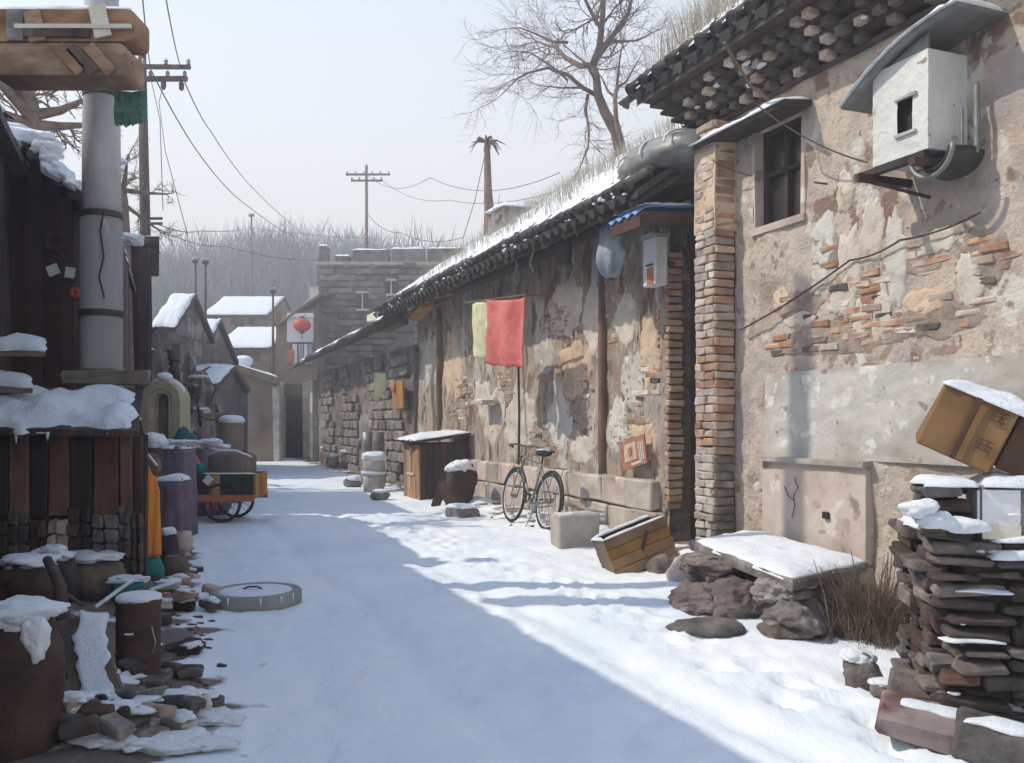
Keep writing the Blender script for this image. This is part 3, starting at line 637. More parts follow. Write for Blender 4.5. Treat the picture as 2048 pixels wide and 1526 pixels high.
# stone plinth blocks
zt = .78; s_ = dr1 + .05; k = 0
while s_ < S(905, TM):
    L_ = rnd.uniform(.42, .75)
    for r_, (za, zb_) in enumerate(((0, .40), (.40, zt))):
        hh = zb_ - za
        m_ = bevbox(L_ - .02, .14, hh - .02, .02, .018, k * 2 + r_)
        part(mid, 'stone', m_, 'stone_pale' if rnd.random() < .7 else 'plinth_pink', loc=(s_ + L_ / 2 + (.15 if r_ else 0), TM + .05 + rnd.uniform(-.015, .015), za + hh / 2 + .02), rot=(0, 0, rnd.uniform(-.02, .02)))
    s_ += L_; k += 1
# timber posts showing in the wall
for px, wdt in ((1208, .13), (882, .16)):
    s_ = S(px, TM); mb = MB(); pts = [(s_ + .04 * fn(z_, px, 0, .9, 2), TM + .02 + .015 * fn(z_, 0, px, 2, 3), z_) for z_ in [.75 + .32 * i for i in range(11)]]
    mb.tube(pts, [wdt / 2 * (1 + .15 * fn(i, px, 0, .8, 1)) for i in range(11)], 8); part(mid, 'post', mb, 'wood_rust', True)
for i, (a, b, c, d_) in enumerate([(1130, 620, 70, 120), (1090, 700, 40, 90), (1150, 740, 60, 130), (1120, 830, 44, 160), (1250, 640, 50, 110), (1265, 760, 50, 120), (1300, 700, 36, 150), (1235, 850, 40, 120),
                                   (1185, 650, 36, 120), (850, 710, 44, 110), (905, 730, 36, 150), (990, 830, 40, 130), (1040, 840, 60, 140), (1290, 880, 60, 80), (1165, 900, 50, 60), (965, 800, 30, 80)]):
    patch(mid, a, b, c, d_, ['plaster_pale', 'plaster_white', 'plaster_warm', 'render_grey'][(i * 7) % 4] if i < 10 else ['plaster_pale', 'plaster_warm', 'plaster_pale'][i % 3], i + 70, face='mid', tp=TM)
for i, q_ in enumerate([(1285, 745, 60, 150), (1262, 860, 70, 90), (1225, 650, 40, 90), (1160, 810, 40, 120), (1110, 640, 60, 60), (1085, 880, 70, 60), (920, 800, 50, 90), (860, 660, 40, 50), (1010, 780, 40, 80)]): brick_field(mid, *q_, 90 + i, face='mid', tp=TM)
# eave: purlin, rafters, boards, tiles, snow
tM, zM, slM = TM + .98, 3.98, R(35)
mb = MB(); mb.tube([(sB0 + .02, TM + .14, 4.10), (sB1, TM + .14, 4.10)], .085, 10); part(mid, 'eave_beam', mb, 'wood_dark', True)
n = int((sB1 - sB0) / .34)
RAF = MB().cyl((0, 0, 0), (0, -1.4, .87), .045, .05, 8).mesh('rafter', M['wood_dark'], True)
for i in range(n): link('rafter', RAF, mid, (sB0 + .2 + i * .34 + rnd.uniform(-.04, .04), tM - .06, zM - .13 + rnd.uniform(-.015, .015)))
mb = roof_slab(sB0 + .02, sB1, tM - .04, zM, -3.0, zM + (tM + 2.96) * math.tan(slM), .08); part(mid, 'roof', mb, 'wood_dark')
eave_tiles(mid, sB0 + .15, sB1 - .05, tM, zM + .02, slM, .245, 2)
z3 = lambda dt: zM + .09 + dt * math.tan(slM)
mb = MB(); mb.snow((sB0 + .25, tM - .06, z3(.06) + .02), (sB1, tM - .06, z3(.06) + .02), (sB1, -2.95, z3(tM + 2.9)), (sB0 + .25, -2.95, z3(tM + 2.9)), .16, 110, 22, 16, .12, .6)
part(mid, 'snow_cover', mb, 'snow', True)
mb = MB()
for i in range(70):
    s_ = rnd.uniform(sB0 + .2, sB1); mb.rock((s_, tM - rnd.uniform(-.02, .05), zM + rnd.uniform(-.02, .1)), (rnd.uniform(.02, .06), .03, rnd.uniform(.012, .03)), i, .4, 1)
part(mid, 'snow_lumps', mb, 'snow', True, stuff=True)
gr = MB(); rg = random.Random(6)
def rp2():
    s_ = rg.uniform(sB0 + .3, sB1 - 2.5); dt = rg.uniform(.15, 2.6)
    if fn(s_, 0, 0, .8, 9) < -.15: dt += .5
    p = Wd(s_, tM - dt, z3(dt) + .08); return (p.x, p.y, p.z)
grass(gr, rp2, 3000, .30, .42, .0035, (-.3, 0), rg)
single('roof_grass', gr, 'dry_grass', 'dry grass poking through the snow along the low roof edge below the bare tree', 'grass', kind='stuff')
# gable end wall between middle roof and tall house
mb = wallgrid(sB1 - .3, sB1, 0, 4.4, TM - .02, .01, 1, 3, .2, 3.0); part(mid, 'end_wall', mb, 'plaster_mid')
# doorway canopy with blue sheet
cn = rowthing('doorway_canopy', 'narrow canopy with blue plastic sheet and snow over the dark doorway beside the tall house', 'canopy', S(1325, .3), .3)
c0, c1 = sB0 + .06, S(1255, .45)
mb = MB(); mb.box(((c0 + c1) / 2, TM + .42, 3.78), (c1 - c0, .9, .05), jit=.01, rx=R(-4)); part(cn, 'board', mb, 'wood_red')
mb = MB(); mb.box(((c0 + c1) / 2, TM + .87, 3.68), (c1 - c0, .04, .14)); part(cn, 'fascia', mb, 'wood_red')
mb = MB(); mb.grid(lambda u, v: (c0 + .01 + (c1 - c0) * u, TM + .91 - .75 * v, 3.845 - .09 * max(0, 1 - v * 6) - .02 * math.sin(u * 23) * (1 - v) + .03 * v), 26, 8); o = part(cn, 'plastic_sheet', mb, 'blue_sheet', True); solid(o, .006)
mb = MB(); mb.snow((c0, TM + .84, 3.86), (c1, TM + .86, 3.86), (c1, TM + .1, 3.90), (c0, TM + .1, 3.90), .07, 26, 8, 3, .08); part(cn, 'snow_cap', mb, 'snow', True)
# mat roll / rounded bundle on the roof by the tall house
rb = rowthing('tarpaulin_bundle', 'rounded dark grey tarpaulin bundle on the roof edge against the tall house', 'bundle', S(1310, .2), .2)
mb = MB(); mb.rock((S(1312, .3), .12, 4.44), (.85, .45, .25), 3, .18, 3, .3); part(rb, 'cover', mb, 'metal_grey', True)
for k in range(3):
    mb = MB(); q = [(S(1312, .3) - .62 + k * .5 + .02 * i, .12 + .46 * math.cos(math.pi * i / 10), 4.42 + (.21 + .05 * (k == 1)) * math.sin(math.pi * i / 10)) for i in range(11)]; mb.tube(q, .014, 5); part(rb, 'rope', mb, 'snow_grey')

# ================================================================ FAR LEAN-TO OF THE RIGHT ROW
TF = -.10; sC0, sC1 = sB1, S(634, TF)
ln = rowthing('stone_outhouse', 'low grey stone outhouse ending the right row under a drooping snowy roof', 'outhouse', 24, TF)
part(ln, 'wall', wallgrid(sC0 - .1, sC1, -.1, 3.3, TF, .05, 1.2, 33, .07, .3), 'mauve_dark', True)
row = 0
while row * .26 < 3.1:
    s_ = sC0 + .1 + (row % 2) * .2
    while s_ < sC1 - .4:
        L_ = rnd.choice((.34, .42, .5))
        if fb(s_, 0, row * .26, .55, 61) > .02 or rnd.random() < .08: link('stone', brickmesh('fs%d' % int(L_ * 100), (L_ - .03, .12, .235), 'stone_far', .03, .022), ln, (s_ + L_ / 2, TF + .03 + .05 * fb(s_, 0, row * .26, 1.2, 33) + rnd.uniform(-.02, .02), row * .26 + .13), (rnd.uniform(-.04, .04), rnd.uniform(-.03, .03), 0))
        s_ += L_
    row += 1
mb = MB(); mb.box((sC1 + .02, TF + .02, 1.5), (.5, .36, 3.1), jit=.03); part(ln, 'corner_pillar', mb, 'stone_pale')
mb = MB()
def lr(u, v): return (sC0 - .2 + (sC1 - sC0 + .9) * u, TF + .95 - 2.6 * v, 3.72 - .24 * u ** 1.3 + v * 1.15 + .04 * math.sin(u * 31) * (1 - v) + .05 * fn(u * 9, v * 3, 0, 1, 2))
mb.grid(lr, 60, 8); o = part(ln, 'roof', mb, 'tile', True); solid(o, .09)
mb = MB()
for i in range(14):
    a, b = i / 14, (i + 1) / 14
    f = lambda u, v: Vector(lr(u, v)) + Vector((0, 0, .03))
    mb.snow(f(a, .02 + .02 * (i % 3)), f(b, .03), f(b, .98), f(a, .98), .13, 6, 10, i, .0, .5)
part(ln, 'snow_cover', mb, 'snow', True)
# planks stacked on that roof
for i, (px, py, L_, m) in enumerate([(770, 632, 1.6, 'cream'), (845, 622, 1.5, 'wood_orange'), (822, 596, 1.5, 'wood_old'), (880, 585, 1.2, 'wood_orange'), (790, 650, 1.2, 'wood_old'), (905, 562, .8, 'wood_red')]):
    s_ = S(px, .1); c = Wd(s_, .15, Zs(py, s_, .1)); t_ = thing('roof_plank', ['cream board with snow resting on the outhouse roof edge', 'orange brown board lying on the outhouse roof', 'snow-topped old board stacked highest on the outhouse roof', 'short orange board wedged below the low tiled eave', 'lowest old board on the outhouse roof', 'tilted red-brown board at the end of the low tiled roof'][i], 'plank', c, ROW + rnd.uniform(-.15, .15) + (.6 if i == 5 else 0))
    mb = MB(); mb.box((0, 0, 0), (L_, .3, .16), jit=.02, ry=R(rnd.uniform(-6, 6)) if i < 5 else R(30)); part(t_, 'board', mb, m)
    if i not in (4, 5): mb = MB(); mb.snow((-L_ / 2, .15, .09), (L_ / 2, .15, .09), (L_ / 2, -.15, .09), (-L_ / 2, -.15, .09), .08, 12, 5, i, .03); part(t_, 'snow_cap', mb, 'snow', True)
# chimney-like crate & stones on the middle roof
ch = thing('roof_chimney', 'squat grey brick chimney with snow beside the bare ragged pole', 'chimney', Wd(S(1025, -1.2), -1.2, 4.7), ROW)
mb = MB(); mb.box((0, 0, .5), (.9, .7, 1.1), jit=.03, ry=.12); part(ch, 'stack', mb, 'stone')
mb = MB(); mb.snow((-.5, -.4, 1.04), (.5, -.4, 1.08), (.5, .4, 1.08), (-.5, .4, 1.04), .14, 10, 8, 2, .06); part(ch, 'snow_cap', mb, 'snow', True)
for i in range(10):
    link('brick', brickmesh('chb', (.24, .06, .09), 'stone', .01, .01), ch, (rnd.uniform(-.3, .3), .37 if i % 2 else -.37, rnd.uniform(.1, .95)), (0, .1, 0))

# ================================================================ THINGS HANGING ON THE RIGHT ROW
pa = P(932, 606, 14.6); pb = P(1052, 590, 12.9)
mb = MB(); mb.tube([pa, pb, pb + (pb - pa).normalized() * .25 + Vector((.15, .25, .02))], .018, 7); single('laundry_pole', mb, 'wood_old', 'thin bamboo laundry pole jutting from under the low eave', 'pole')
def cloth(name, a, b, H, m, label, seed, ragged=.03):
    dvec = (b - a); L_ = dvec.length; dn = dvec.normalized(); nn = Vector((0, 0, 1)).cross(dn); mb_ = MB()
    def f(u, v):
        k = .035 * math.sin(u * L_ * 11 + seed) * (.4 + v) + .02 * fb(u * 3, v * 2, 0, 2, seed)
        return a + dn * L_ * (u + .01 * math.sin(v * 7)) + nn * k + Vector((0, 0, -H * v + (-.02 * math.sin(u * 3.14)) - (v > .95) * ragged * fb(u * 9, 0, 0, 1, seed)))
    mb_.grid(f, 30, 26)
    top = MB(); o_ = single(name, mb_, m, label, 'cloth', True); solid(o_, .012); return o_
u = (pb - pa)
cloth('yellow_cloth', pa + u * .10, pa + u * .46, .88, 'yellow_cloth', 'pale yellow cloth on the laundry pole, half behind the red one', 2)
cloth('red_cloth', pa + u * .40 - Vector((.0, .14, .02)), pa + u * 1.0 - Vector((0, .08, .05)), .98, 'red_cloth', 'faded red cloth hanging from the laundry pole', 5)
# white box with orange panel
s_ = S(1313, .0); zc_ = Zs(525, s_, 0)
mt = rowthing('meter_box', 'narrow white meter box with an orange panel hung by the dark doorway', 'box', s_, 0)
wv = .30
mb = MB(); mb.add(bevbox(wv, .16, .56, .012, .003, 4).v, bevbox(wv, .16, .56, .012, .003, 4).f); part(mt, 'body', mb, 'white_paint', loc=(s_, .02, zc_))
mb = MB(); mb.box((s_ - wv * .12, .108, zc_ - .17), (wv * .45, .012, .19)); part(mt, 'panel', mb, 'orange_paint')
mb = MB(); mb.box((s_ - .02, .11, zc_ - .04), (wv * .5, .02, .015)); part(mt, 'slot', mb, 'metal_dark')
mb = MB(); mb.box((s_, .03, zc_ + .295), (wv + .04, .22, .03)); part(mt, 'lid', mb, 'blue_bag')
mb = MB(); mb.snow((s_ - wv / 2, .14, zc_ + .31), (s_ + wv / 2, .14, zc_ + .31), (s_ + wv / 2, -.08, zc_ + .31), (s_ - wv / 2, -.08, zc_ + .31), .03, 6, 4, 2, .01); part(mt, 'snow_cap', mb, 'snow', True)
mb = MB(); mb.box((s_, -.12, zc_), (.05, .22, .05)); part(mt, 'hanger', mb, 'metal_dark')
# blue grey sack hanging from the eave
c = RW(1222, 495, .35)
sk = thing('hanging_sack', 'blue-grey plastic sack tied and hung under the low eave', 'sack', c, ROW)
mb = MB(); prof = [(.03, .46), (.055, .40), (.04, .36), (.10, .30), (.16, .20), (.17, .06), (.20, -.08), (.19, -.22), (.14, -.33), (.05, -.38)]
def sackf(u, v):
    i = v * (len(prof) - 1.001); j = int(i); f = i - j; r_ = prof[j][0] * (1 - f) + prof[j + 1][0] * f; z_ = prof[j][1] * (1 - f) + prof[j + 1][1] * f; g_ = 2 * math.pi * u
    k_ = 1 + .13 * math.sin(g_ * 6 + z_ * 5) * (1 - v * .5) + .25 * fb(math.cos(g_), math.sin(g_), z_ * 3, 1.4, 4); return (r_ * k_ * math.cos(g_), r_ * k_ * math.sin(g_) * .8, z_ + .03 * fn(u * 6, v * 3, 0, 1, 2))
mb.grid(sackf, 40, 26); part(sk, 'bag', mb, 'blue_bag', True)
mb = MB(); mb.tube([(0, 0, .40), (.02, 0, .55)], .012, 5); part(sk, 'string', mb, 'wood_old')
c = RW(1126, 508, .30)
sk = thing('hanging_can', 'small dark can hung by its handle under the low eave', 'can', c, ROW)
mb = MB(); mb.lathe([(.09, -.17), (.11, -.15), (.12, .12), (.125, .15), (.11, .15)], n=16, wob=.06); part(sk, 'body', mb, 'metal_dark', True)
mb = MB(); mb.tube([(.11, 0, .14), (.08, 0, .25), (0, 0, .3), (-.08, 0, .25), (-.11, 0, .14)], .008, 5); part(sk, 'handle', mb, 'metal_grey')
# hanging bits under eave
for i, (px, py, L_) in enumerate([(1040, 560, .3), (1030, 540, .22), (1005, 570, .35), (1062, 510, .25), (985, 600, .3), (1150, 440, .2)]):
    c = RW(px, py, .25); mb = MB(); mb.tube([c + Vector((0, 0, .25)), c + Vector((.03, 0, .05)), c + Vector((-.02, .02, -L_ / 2)), c + Vector((.03, 0, -L_))], .014, 6)
    single('hanging_rope', mb, 'snow_grey' if i % 2 else 'wood_old', ['frayed dark rope end hanging right of the laundry pole tip', 'longer frosted rope end hanging just above the red cloth', 'dark rope end hanging above the yellow cloth', 'frosted rope end highest above the red cloth', 'dark rope end nearest the start of the laundry pole', 'frosted rope end hanging between the dark can and the blue sack'][i], 'rope', group='rope ends dangling below the low eave')
# string of small red-white baubles in the doorway
mb = MB()
for i in range(6): mb.rock(RW(1317, 622 + i * 14, .05), (.018, .018, .03), i, .2, 1)
single('chili_string', mb, 'orange_paint', 'short string of orange beads hanging below the white meter box', 'string')
# red poster
s_ = S(1275, TM + .1); pz = Zs(905, s_, TM + .1)
po = thing('red_sign', 'tilted red and cream sign propped on the plinth of the low house', 'sign', Wd(s_, TM + .13, pz - .2), ROW)
rt = (R(0), R(14), R(180))
bm_ = MB(); bm_.box((0, 0, .2), (.62, .02, .36)); part(po, 'board', bm_, 'sign_red', rot=(0, R(13), 0))
bm_ = MB(); bm_.box((.06, .014, .22), (.30, .006, .22)); part(po, 'pale_panel', bm_, 'plaster_warm', rot=(0, R(13), 0))
bm_ = MB(); bm_.lathe([(.055, -.004), (.055, .004)], n=14); part(po, 'round_mark', bm_, 'sign_red', rot=(R(90), 0, 0), loc=(.1, .022, .21))
bm_ = MB()
for k in range(3): bm_.box((-.17 - .045 * k, .014, .19), (.02, .006, .24))
bm_.box((-.07, .014, .06), (.26, .006, .03)); part(po, 'pale_stripes', bm_, 'plaster_white', rot=(0, R(13), 0))
# wall drain shelf (small white ledge) and dark hood bits
s_ = S(978, TM + .1); mb = MB(); mb.box((s_, TM + .2, Zs(805, s_, TM)), (.7, .3, .06), jit=.01); o = rowthing('wall_shelf', 'small snowy shelf on the mud wall below the yellow cloth', 'shelf', s_, TM); part(o, 'board', mb, 'stone_pale')
mb = MB(); z_ = Zs(805, s_, TM) + .035; mb.snow((s_ - .33, TM + .33, z_), (s_ + .33, TM + .33, z_), (s_ + .33, TM + .06, z_), (s_ - .33, TM + .06, z_), .04, 8, 4, 2, .02); part(o, 'snow_cap', mb, 'snow', True)
# thin drain pipe beneath red cloth
mb = MB(); s_ = S(1040, TM + .08); mb.tube([(0, 0, 3.4), (.02, 0, 2.4), (-.02, 0, 1.6), (.01, 0, .8)], .022, 6); o = single('drain_pipe', mb, 'metal_dark', 'thin dark pipe running down the mud wall behind the bicycle', 'pipe', loc=Wd(s_, TM + .1), rot=(0, 0, ROW))
# pale green lamp shade and orange board under outhouse porch
c = RW(760, 775, .5); t_ = thing('porch_rag', 'pale green pennant of cloth hanging in the porch of the stone outhouse', 'cloth', c)
mb = MB(); mb.add([(-.14, 0, .35), (.14, 0, .33), (.14, .02, .0), (-.09, .02, -.4), (-.14, 0, -.3), (-.14, .015, .35), (.14, .015, .33), (.14, .035, .0), (-.09, .035, -.4), (-.14, .015, -.3)], [(0, 1, 2, 3, 4), (9, 8, 7, 6, 5), (0, 5, 6, 1), (1, 6, 7, 2), (2, 7, 8, 3), (3, 8, 9, 4), (4, 9, 5, 0)]); part(t_, 'rag', mb, 'yellow_cloth')
mb = MB(); mb.tube([(0, .01, .33), (0, .01, .8)], .008, 5); part(t_, 'string', mb, 'wood_old')
c = RW(798, 790, .1); t_ = thing('orange_board', 'bright orange board hung on the wall in the outhouse porch', 'board', c, ROW)
mb = MB(); mb.box((0, 0, 0), (.9, .05, .65), jit=.02); part(t_, 'panel', mb, 'wood_orange')
mb = MB(); mb.rock((.3, .06, .2), (.14, .05, .14), 3, .1, 2); part(t_, 'knob', mb, 'orange_paint', True)
for i, (px, py, dx) in enumerate([(735, 870, 0), (757, 850, 0)]):
    c = RW(px, 900, .6); c = Wd(S(px, .7), .7); mb = MB()
    mb.lathe([(.16, 0), (.18, .3), (.13, .55), (.15, .9), (.12, 1.25)], c=onG(c), n=14, wob=.1)
    single('clay_pipe', mb, 'stone' if i else 'metal_grey', ['tall grey clay pipe standing left in the outhouse porch', 'brown clay pipe standing right in the outhouse porch'][i], 'pipe', True)

# ================================================================ WOODEN CABINET AND CLUTTER
cs0, cs1, ct0, ct1 = S(840, .55) - .0, 0, 0, 0
ca = G(840, 1003); cb = G(777, 985); cc = G(958, 1012)
cab_s0 = (ca - P0).dot(DV); cab_t1 = (ca - P0).dot(NV); cab_s1 = cab_s0 + 1.15; cab_t0 = TM + .08
cab = rowthing('wooden_cabinet', 'old brown wooden cabinet with door front coloured sunlit orange and snow on its curled roof', 'cabinet', (cab_s0 + cab_s1) / 2, (cab_t0 + cab_t1) / 2)
H = 1.10
cab_s0v = cab_s0
mb = MB(); mb.box(((cab_s0 + cab_s1) / 2, (cab_t0 + cab_t1) / 2, H / 2), (cab_s1 - cab_s0, cab_t1 - cab_t0 - .04, H)); part(cab, 'carcass', mb, 'wood_dark')
for i in range(5):
    L_ = (cab_s1 - cab_s0) / 5; part(cab, 'plank', bevbox(L_ - .012, .03, H - .04 - .02 * (i % 2), .006, .004, i), 'wood_orange', loc=(cab_s0 + L_ * (i + .5), cab_t1, H / 2), rot=(rnd.uniform(-.02, .02), 0, 0))  # orange puts the sunlight into the colour of the alley front
for i in range(7):
    L_ = (cab_t1 - cab_t0) / 7; part(cab, 'plank', bevbox(.03, L_ - .012, H - .03 - .03 * (i % 3 == 1), .006, .004, i), 'wood_dark' if i % 3 else 'wood_red', loc=(cab_s0 - .01, cab_t0 + L_ * (i + .5), H / 2), rot=(0, rnd.uniform(-.02, .02), 0))  # darker wood puts the shade into the colour of the camera-facing side
mb = MB(); mb.box((cab_s0 + .58, cab_t1 + .03, .62), (.03, .03, .8)); mb.box((cab_s0 + .58, cab_t1 + .03, .5), (.5, .03, .04)); part(cab, 'door_batten', mb, 'cream')
def cr(u, v): return (cab_s0 - .12 + (cab_s1 - cab_s0 + .3) * u, cab_t1 + .16 - (cab_t1 - cab_t0 + .2) * v, H + .03 + .16 * v ** 1.5 + .03 * math.sin(u * 9))
mb = MB(); mb.grid(cr, 16, 10); o = part(cab, 'roof', mb, 'wood_dark', True); solid(o, .03)
mb = MB(); f = lambda u, v: Vector(cr(u, v)) + Vector((0, 0, .02)); mb.snow(f(0, 0), f(1, 0), f(1, 1), f(0, 1), .07, 22, 18, 3, .06, .8); part(cab, 'snow_cap', mb, 'snow', True)
# leaning boards against the cabinet, near side
for i, (px, py, L_, a) in enumerate([(870, 1015, .65, 18), (905, 1020, .5, -24), (930, 1012, .55, 14)]):
    c = onG(G(px, py)); mb = MB(); mb.box((0, 0, L_ / 2), (.16, .03, L_), jit=.01); t_ = single('leaning_board', mb, ['wood_red', 'wood_dark', 'wood_old'][i], ['reddish board leaning at the corner of the wooden cabinet', 'dark board leaning left against the wooden cabinet side', 'weathered board leaning beside the snowy sack'][i], 'board', loc=c, rot=(R(-14), R(a), 0))
t_ = thing('snowy_sack', 'dark bulging sack with snow on its top beside the wooden cabinet', 'sack', onG(G(922, 1016)) + Vector((0, .1, 0)))
mb = MB(); mb.rock((0, 0, .36), (.28, .24, .40), 4, .3, 3, .1); part(t_, 'bag', mb, 'wood_dark', True)
mb = MB(); mb.rock((.0, -.02, .66), (.24, .22, .13), 9, .4, 3); part(t_, 'snow_cap', mb, 'snow', True)
t_ = thing('low_trough', 'low snow-topped stone trough on the ground between cabinet and bicycle', 'trough', onG(G(925, 1035)), ROW + .35)
mb = MB(); mb.add(*(lambda b_: (b_.v, b_.f))(bevbox(.5, .34, .16, .03, .02, 3))); part(t_, 'block', mb, 'stone', loc=(0, 0, .06))
mb = MB(); mb.snow((-.25, -.17, .14), (.25, -.17, .14), (.25, .17, .14), (-.25, .17, .14), .07, 10, 6, 3, .04); part(t_, 'snow_cap', mb, 'snow', True)
# snow-capped stone drums left of cabinet
t_ = thing('stone_drum', 'tall two-tier stone drum under a snow cap left of the wooden cabinet', 'stone', onG(G(748, 985)))
mb = MB(); mb.lathe([(.22, -.05), (.23, .38), (.20, .40), (.24, .42), (.24, .72), (.20, .74)], n=18, wob=.1); part(t_, 'drum', mb, 'stone_pale', True)
mb = MB(); mb.rock((0, 0, .74), (.27, .27, .13), 3, .2, 3, .3); part(t_, 'snow_cap', mb, 'snow', True)
mb = MB(); mb.lathe([(.255, .38), (.27, .42), (.255, .44)], n=18, wob=.1); part(t_, 'snow_ring', mb, 'snow', True)
for i, (px, py, sx, sz) in enumerate([(705, 975, .22, .12), (668, 940, .16, .25), (690, 942, .2, .3), (650, 930, .2, .35), (760, 1000, .2, .1)]):
    c = onG(G(px, py)); t_ = thing('roadside_stone', ['flat snowy stone before the two-tier drum', 'small upright stone by the outhouse wall', 'middle grey stone by the outhouse wall', 'tall stone nearest the far gate pillar', 'low stone at the foot of the cabinet'][i], 'stone', c)
    mb = MB(); mb.rock((0, 0, sz * .8), (sx, sx * .8, sz), i, .25, 2, .2); part(t_, 'rock', mb, 'stone', True)
    mb = MB(); mb.rock((0, 0, sz * 1.6), (sx * .85, sx * .7, .06), i, .3, 2, .3); part(t_, 'snow_cap', mb, 'snow', True)

# ================================================================ BICYCLE
def bicycle(loc, rz, lean):
    root = thing('bicycle', 'old grey roadster bicycle parked against the plastered wall', 'bicycle', loc, rz)
    root.rotation_euler = (lean, 0, rz); Rw = .345
    for xw in (-.53, .53):
        mb = MB(); mb.torus((0, 0, 0), .02, .016, 'y', 12, 6); mb.cyl((0, -.05, 0), (0, .05, 0), .012, .012, 8)
        wh = part(root, 'wheel', mb, 'metal_grey', True, loc=(xw, 0, Rw))
        t1 = MB(); t1.torus((0, 0, 0), Rw - .018, .021, 'y', 40, 8); o_ = link('tyre', t1.mesh('tyre', M['rubber'], True), None); o_.parent = wh
        t1 = MB(); t1.torus((0, 0, 0), Rw - .045, .011, 'y', 40, 6); o_ = link('rim', t1.mesh('rim', M['snow_grey'], True), None); o_.parent = wh
        t1 = MB()
        for i in range(18):
            g_ = 2 * math.pi * i / 18; t1.cyl((.015 * math.cos(g_), .02 * (-1) ** i, .015 * math.sin(g_)), ((Rw - .05) * math.cos(g_ + .15), 0, (Rw - .05) * math.sin(g_ + .15)), .0028, .0028, 4)
        o_ = link('spokes', t1.mesh('spokes', M['metal_grey']), None); o_.parent = wh
        t1 = MB(); q = [(xw + (Rw + .025) * math.cos(g_), 0, Rw + (Rw + .025) * math.sin(g_)) for g_ in [R(20) + R(170) * i / 16 for i in range(17)]] if xw > 0 else [(xw + (Rw + .025) * math.cos(g_), 0, Rw + (Rw + .025) * math.sin(g_)) for g_ in [R(10) + R(180) * i / 16 for i in range(17)]]
        t1.tube(q, .02, 6); part(root, 'mudguard', t1, 'metal_dark', True)
    fr_ = MB(); bb = (-.05, 0, .29); seat = (-.19, 0, .80); head = (.36, 0, .86); hb = (.40, 0, .70); re = (-.53, 0, Rw); fe = (.53, 0, Rw)
    for a, b, r_ in ((bb, seat, .016), (seat, head, .016), (hb, bb, .018), (head, hb, .02)): fr_.cyl(a, b, r_, r_, 8)
    for yy in (-.045, .045):
        fr_.cyl((bb[0], yy * .6, bb[2]), (re[0], yy, re[2]), .01, .01, 6); fr_.cyl((seat[0], yy * .3, seat[2] - .05), (re[0], yy, re[2]), .009, .009, 6)
        fr_.tube([(hb[0], yy * .7, hb[2]), (.47, yy, .5), (fe[0], yy, fe[2])], .010, 6)
    part(root, 'frame', fr_, 'metal_grey', True)
    mb = MB(); mb.cyl(head, (.33, 0, 1.0), .012, .012, 8)
    mb.tube([(.18, -.29, .98), (.28, -.27, 1.0), (.37, -.12, 1.02), (.34, 0, 1.0), (.37, .12, 1.02), (.28, .27, 1.0), (.18, .29, .98)], .012, 8); part(root, 'handlebar', mb, 'metal_grey', True)
    for yy in (-.29, .29): mb = MB(); mb.cyl((.20, yy, .984), (.10, yy * 1.02, .97), .018, .018, 8); part(root, 'grip', mb, 'rubber')
    mb = MB(); mb.cyl(seat, (-.21, 0, .90), .012, .012, 8)
    mb.rock((-.22, 0, .93), (.15, .09, .045), 2, .1, 2); mb.rock((-.08, 0, .93), (.09, .035, .03), 2, .1, 2); part(root, 'saddle', mb, 'rubber', True)
    mb = MB(); mb.rock((-.22, 0, .965), (.12, .07, .022), 5, .4, 2); part(root, 'snow_cap', mb, 'snow', True)
    mb = MB()
    for yy in (-.06, 0, .06): mb.cyl((-.78, yy, .76), (-.28, yy, .76), .008, .008, 6)
    for xx in (-.78, -.55, -.30): mb.cyl((xx, -.06, .76), (xx, .06, .76), .008, .008, 6)
    for yy in (-.06, .06): mb.cyl((-.70, yy, .76), (-.53, yy, Rw), .006, .006, 6)
    part(root, 'rack', mb, 'metal_grey')
    mb = MB(); mb.torus((bb[0], -.05, bb[2]), .09, .008, 'y', 24, 5)
    for i in range(5): g_ = 1.257 * i; mb.cyl((bb[0], -.05, bb[2]), (bb[0] + .09 * math.cos(g_), -.05, bb[2] + .09 * math.sin(g_)), .006, .006, 4)
    part(root, 'chainring', mb, 'metal_grey')
    mb = MB(); mb.box((-.29, -.05, .36), (.50, .012, .018), ry=R(5)); mb.box((-.29, -.05, .27), (.50, .012, .012), ry=R(8)); part(root, 'chain_guard', mb, 'metal_dark')
    for sg in (-1, 1):
        mb = MB(); e_ = (bb[0] + .12 * sg, -.08 * sg, bb[2] - .11 * sg); mb.cyl((bb[0], -.08 * sg, bb[2]), e_, .009, .009, 6); mb.box((e_[0], e_[1] - .05 * sg, e_[2]), (.08, .09, .02)); part(root, 'pedal', mb, 'metal_dark')
    mb = MB(); mb.lathe([(.0, 0), (.045, .05), (.045, .06)], n=12); part(root, 'lamp', mb, 'metal_grey', loc=(.47, 0, .84), rot=(0, R(-90), 0))
    mb = MB(); mb.cyl((-.35, .06, .33), (-.30, .16, .01), .008, .008, 6); part(root, 'kickstand', mb, 'metal_grey')
    return root
bm0 = G(1082, 1092); bm1 = G(1022, 1070); bc = (bm0 + bm1) / 2; ang = math.atan2((bm1 - bm0).y, (bm1 - bm0).x)
bc = Wd((bc - P0).dot(DV) + 1.15, .60)
bk2 = bicycle(onG(bc, -.01), ROW + R(2), R(8)); bk2.scale = (1.1, 1.1, 1.12)

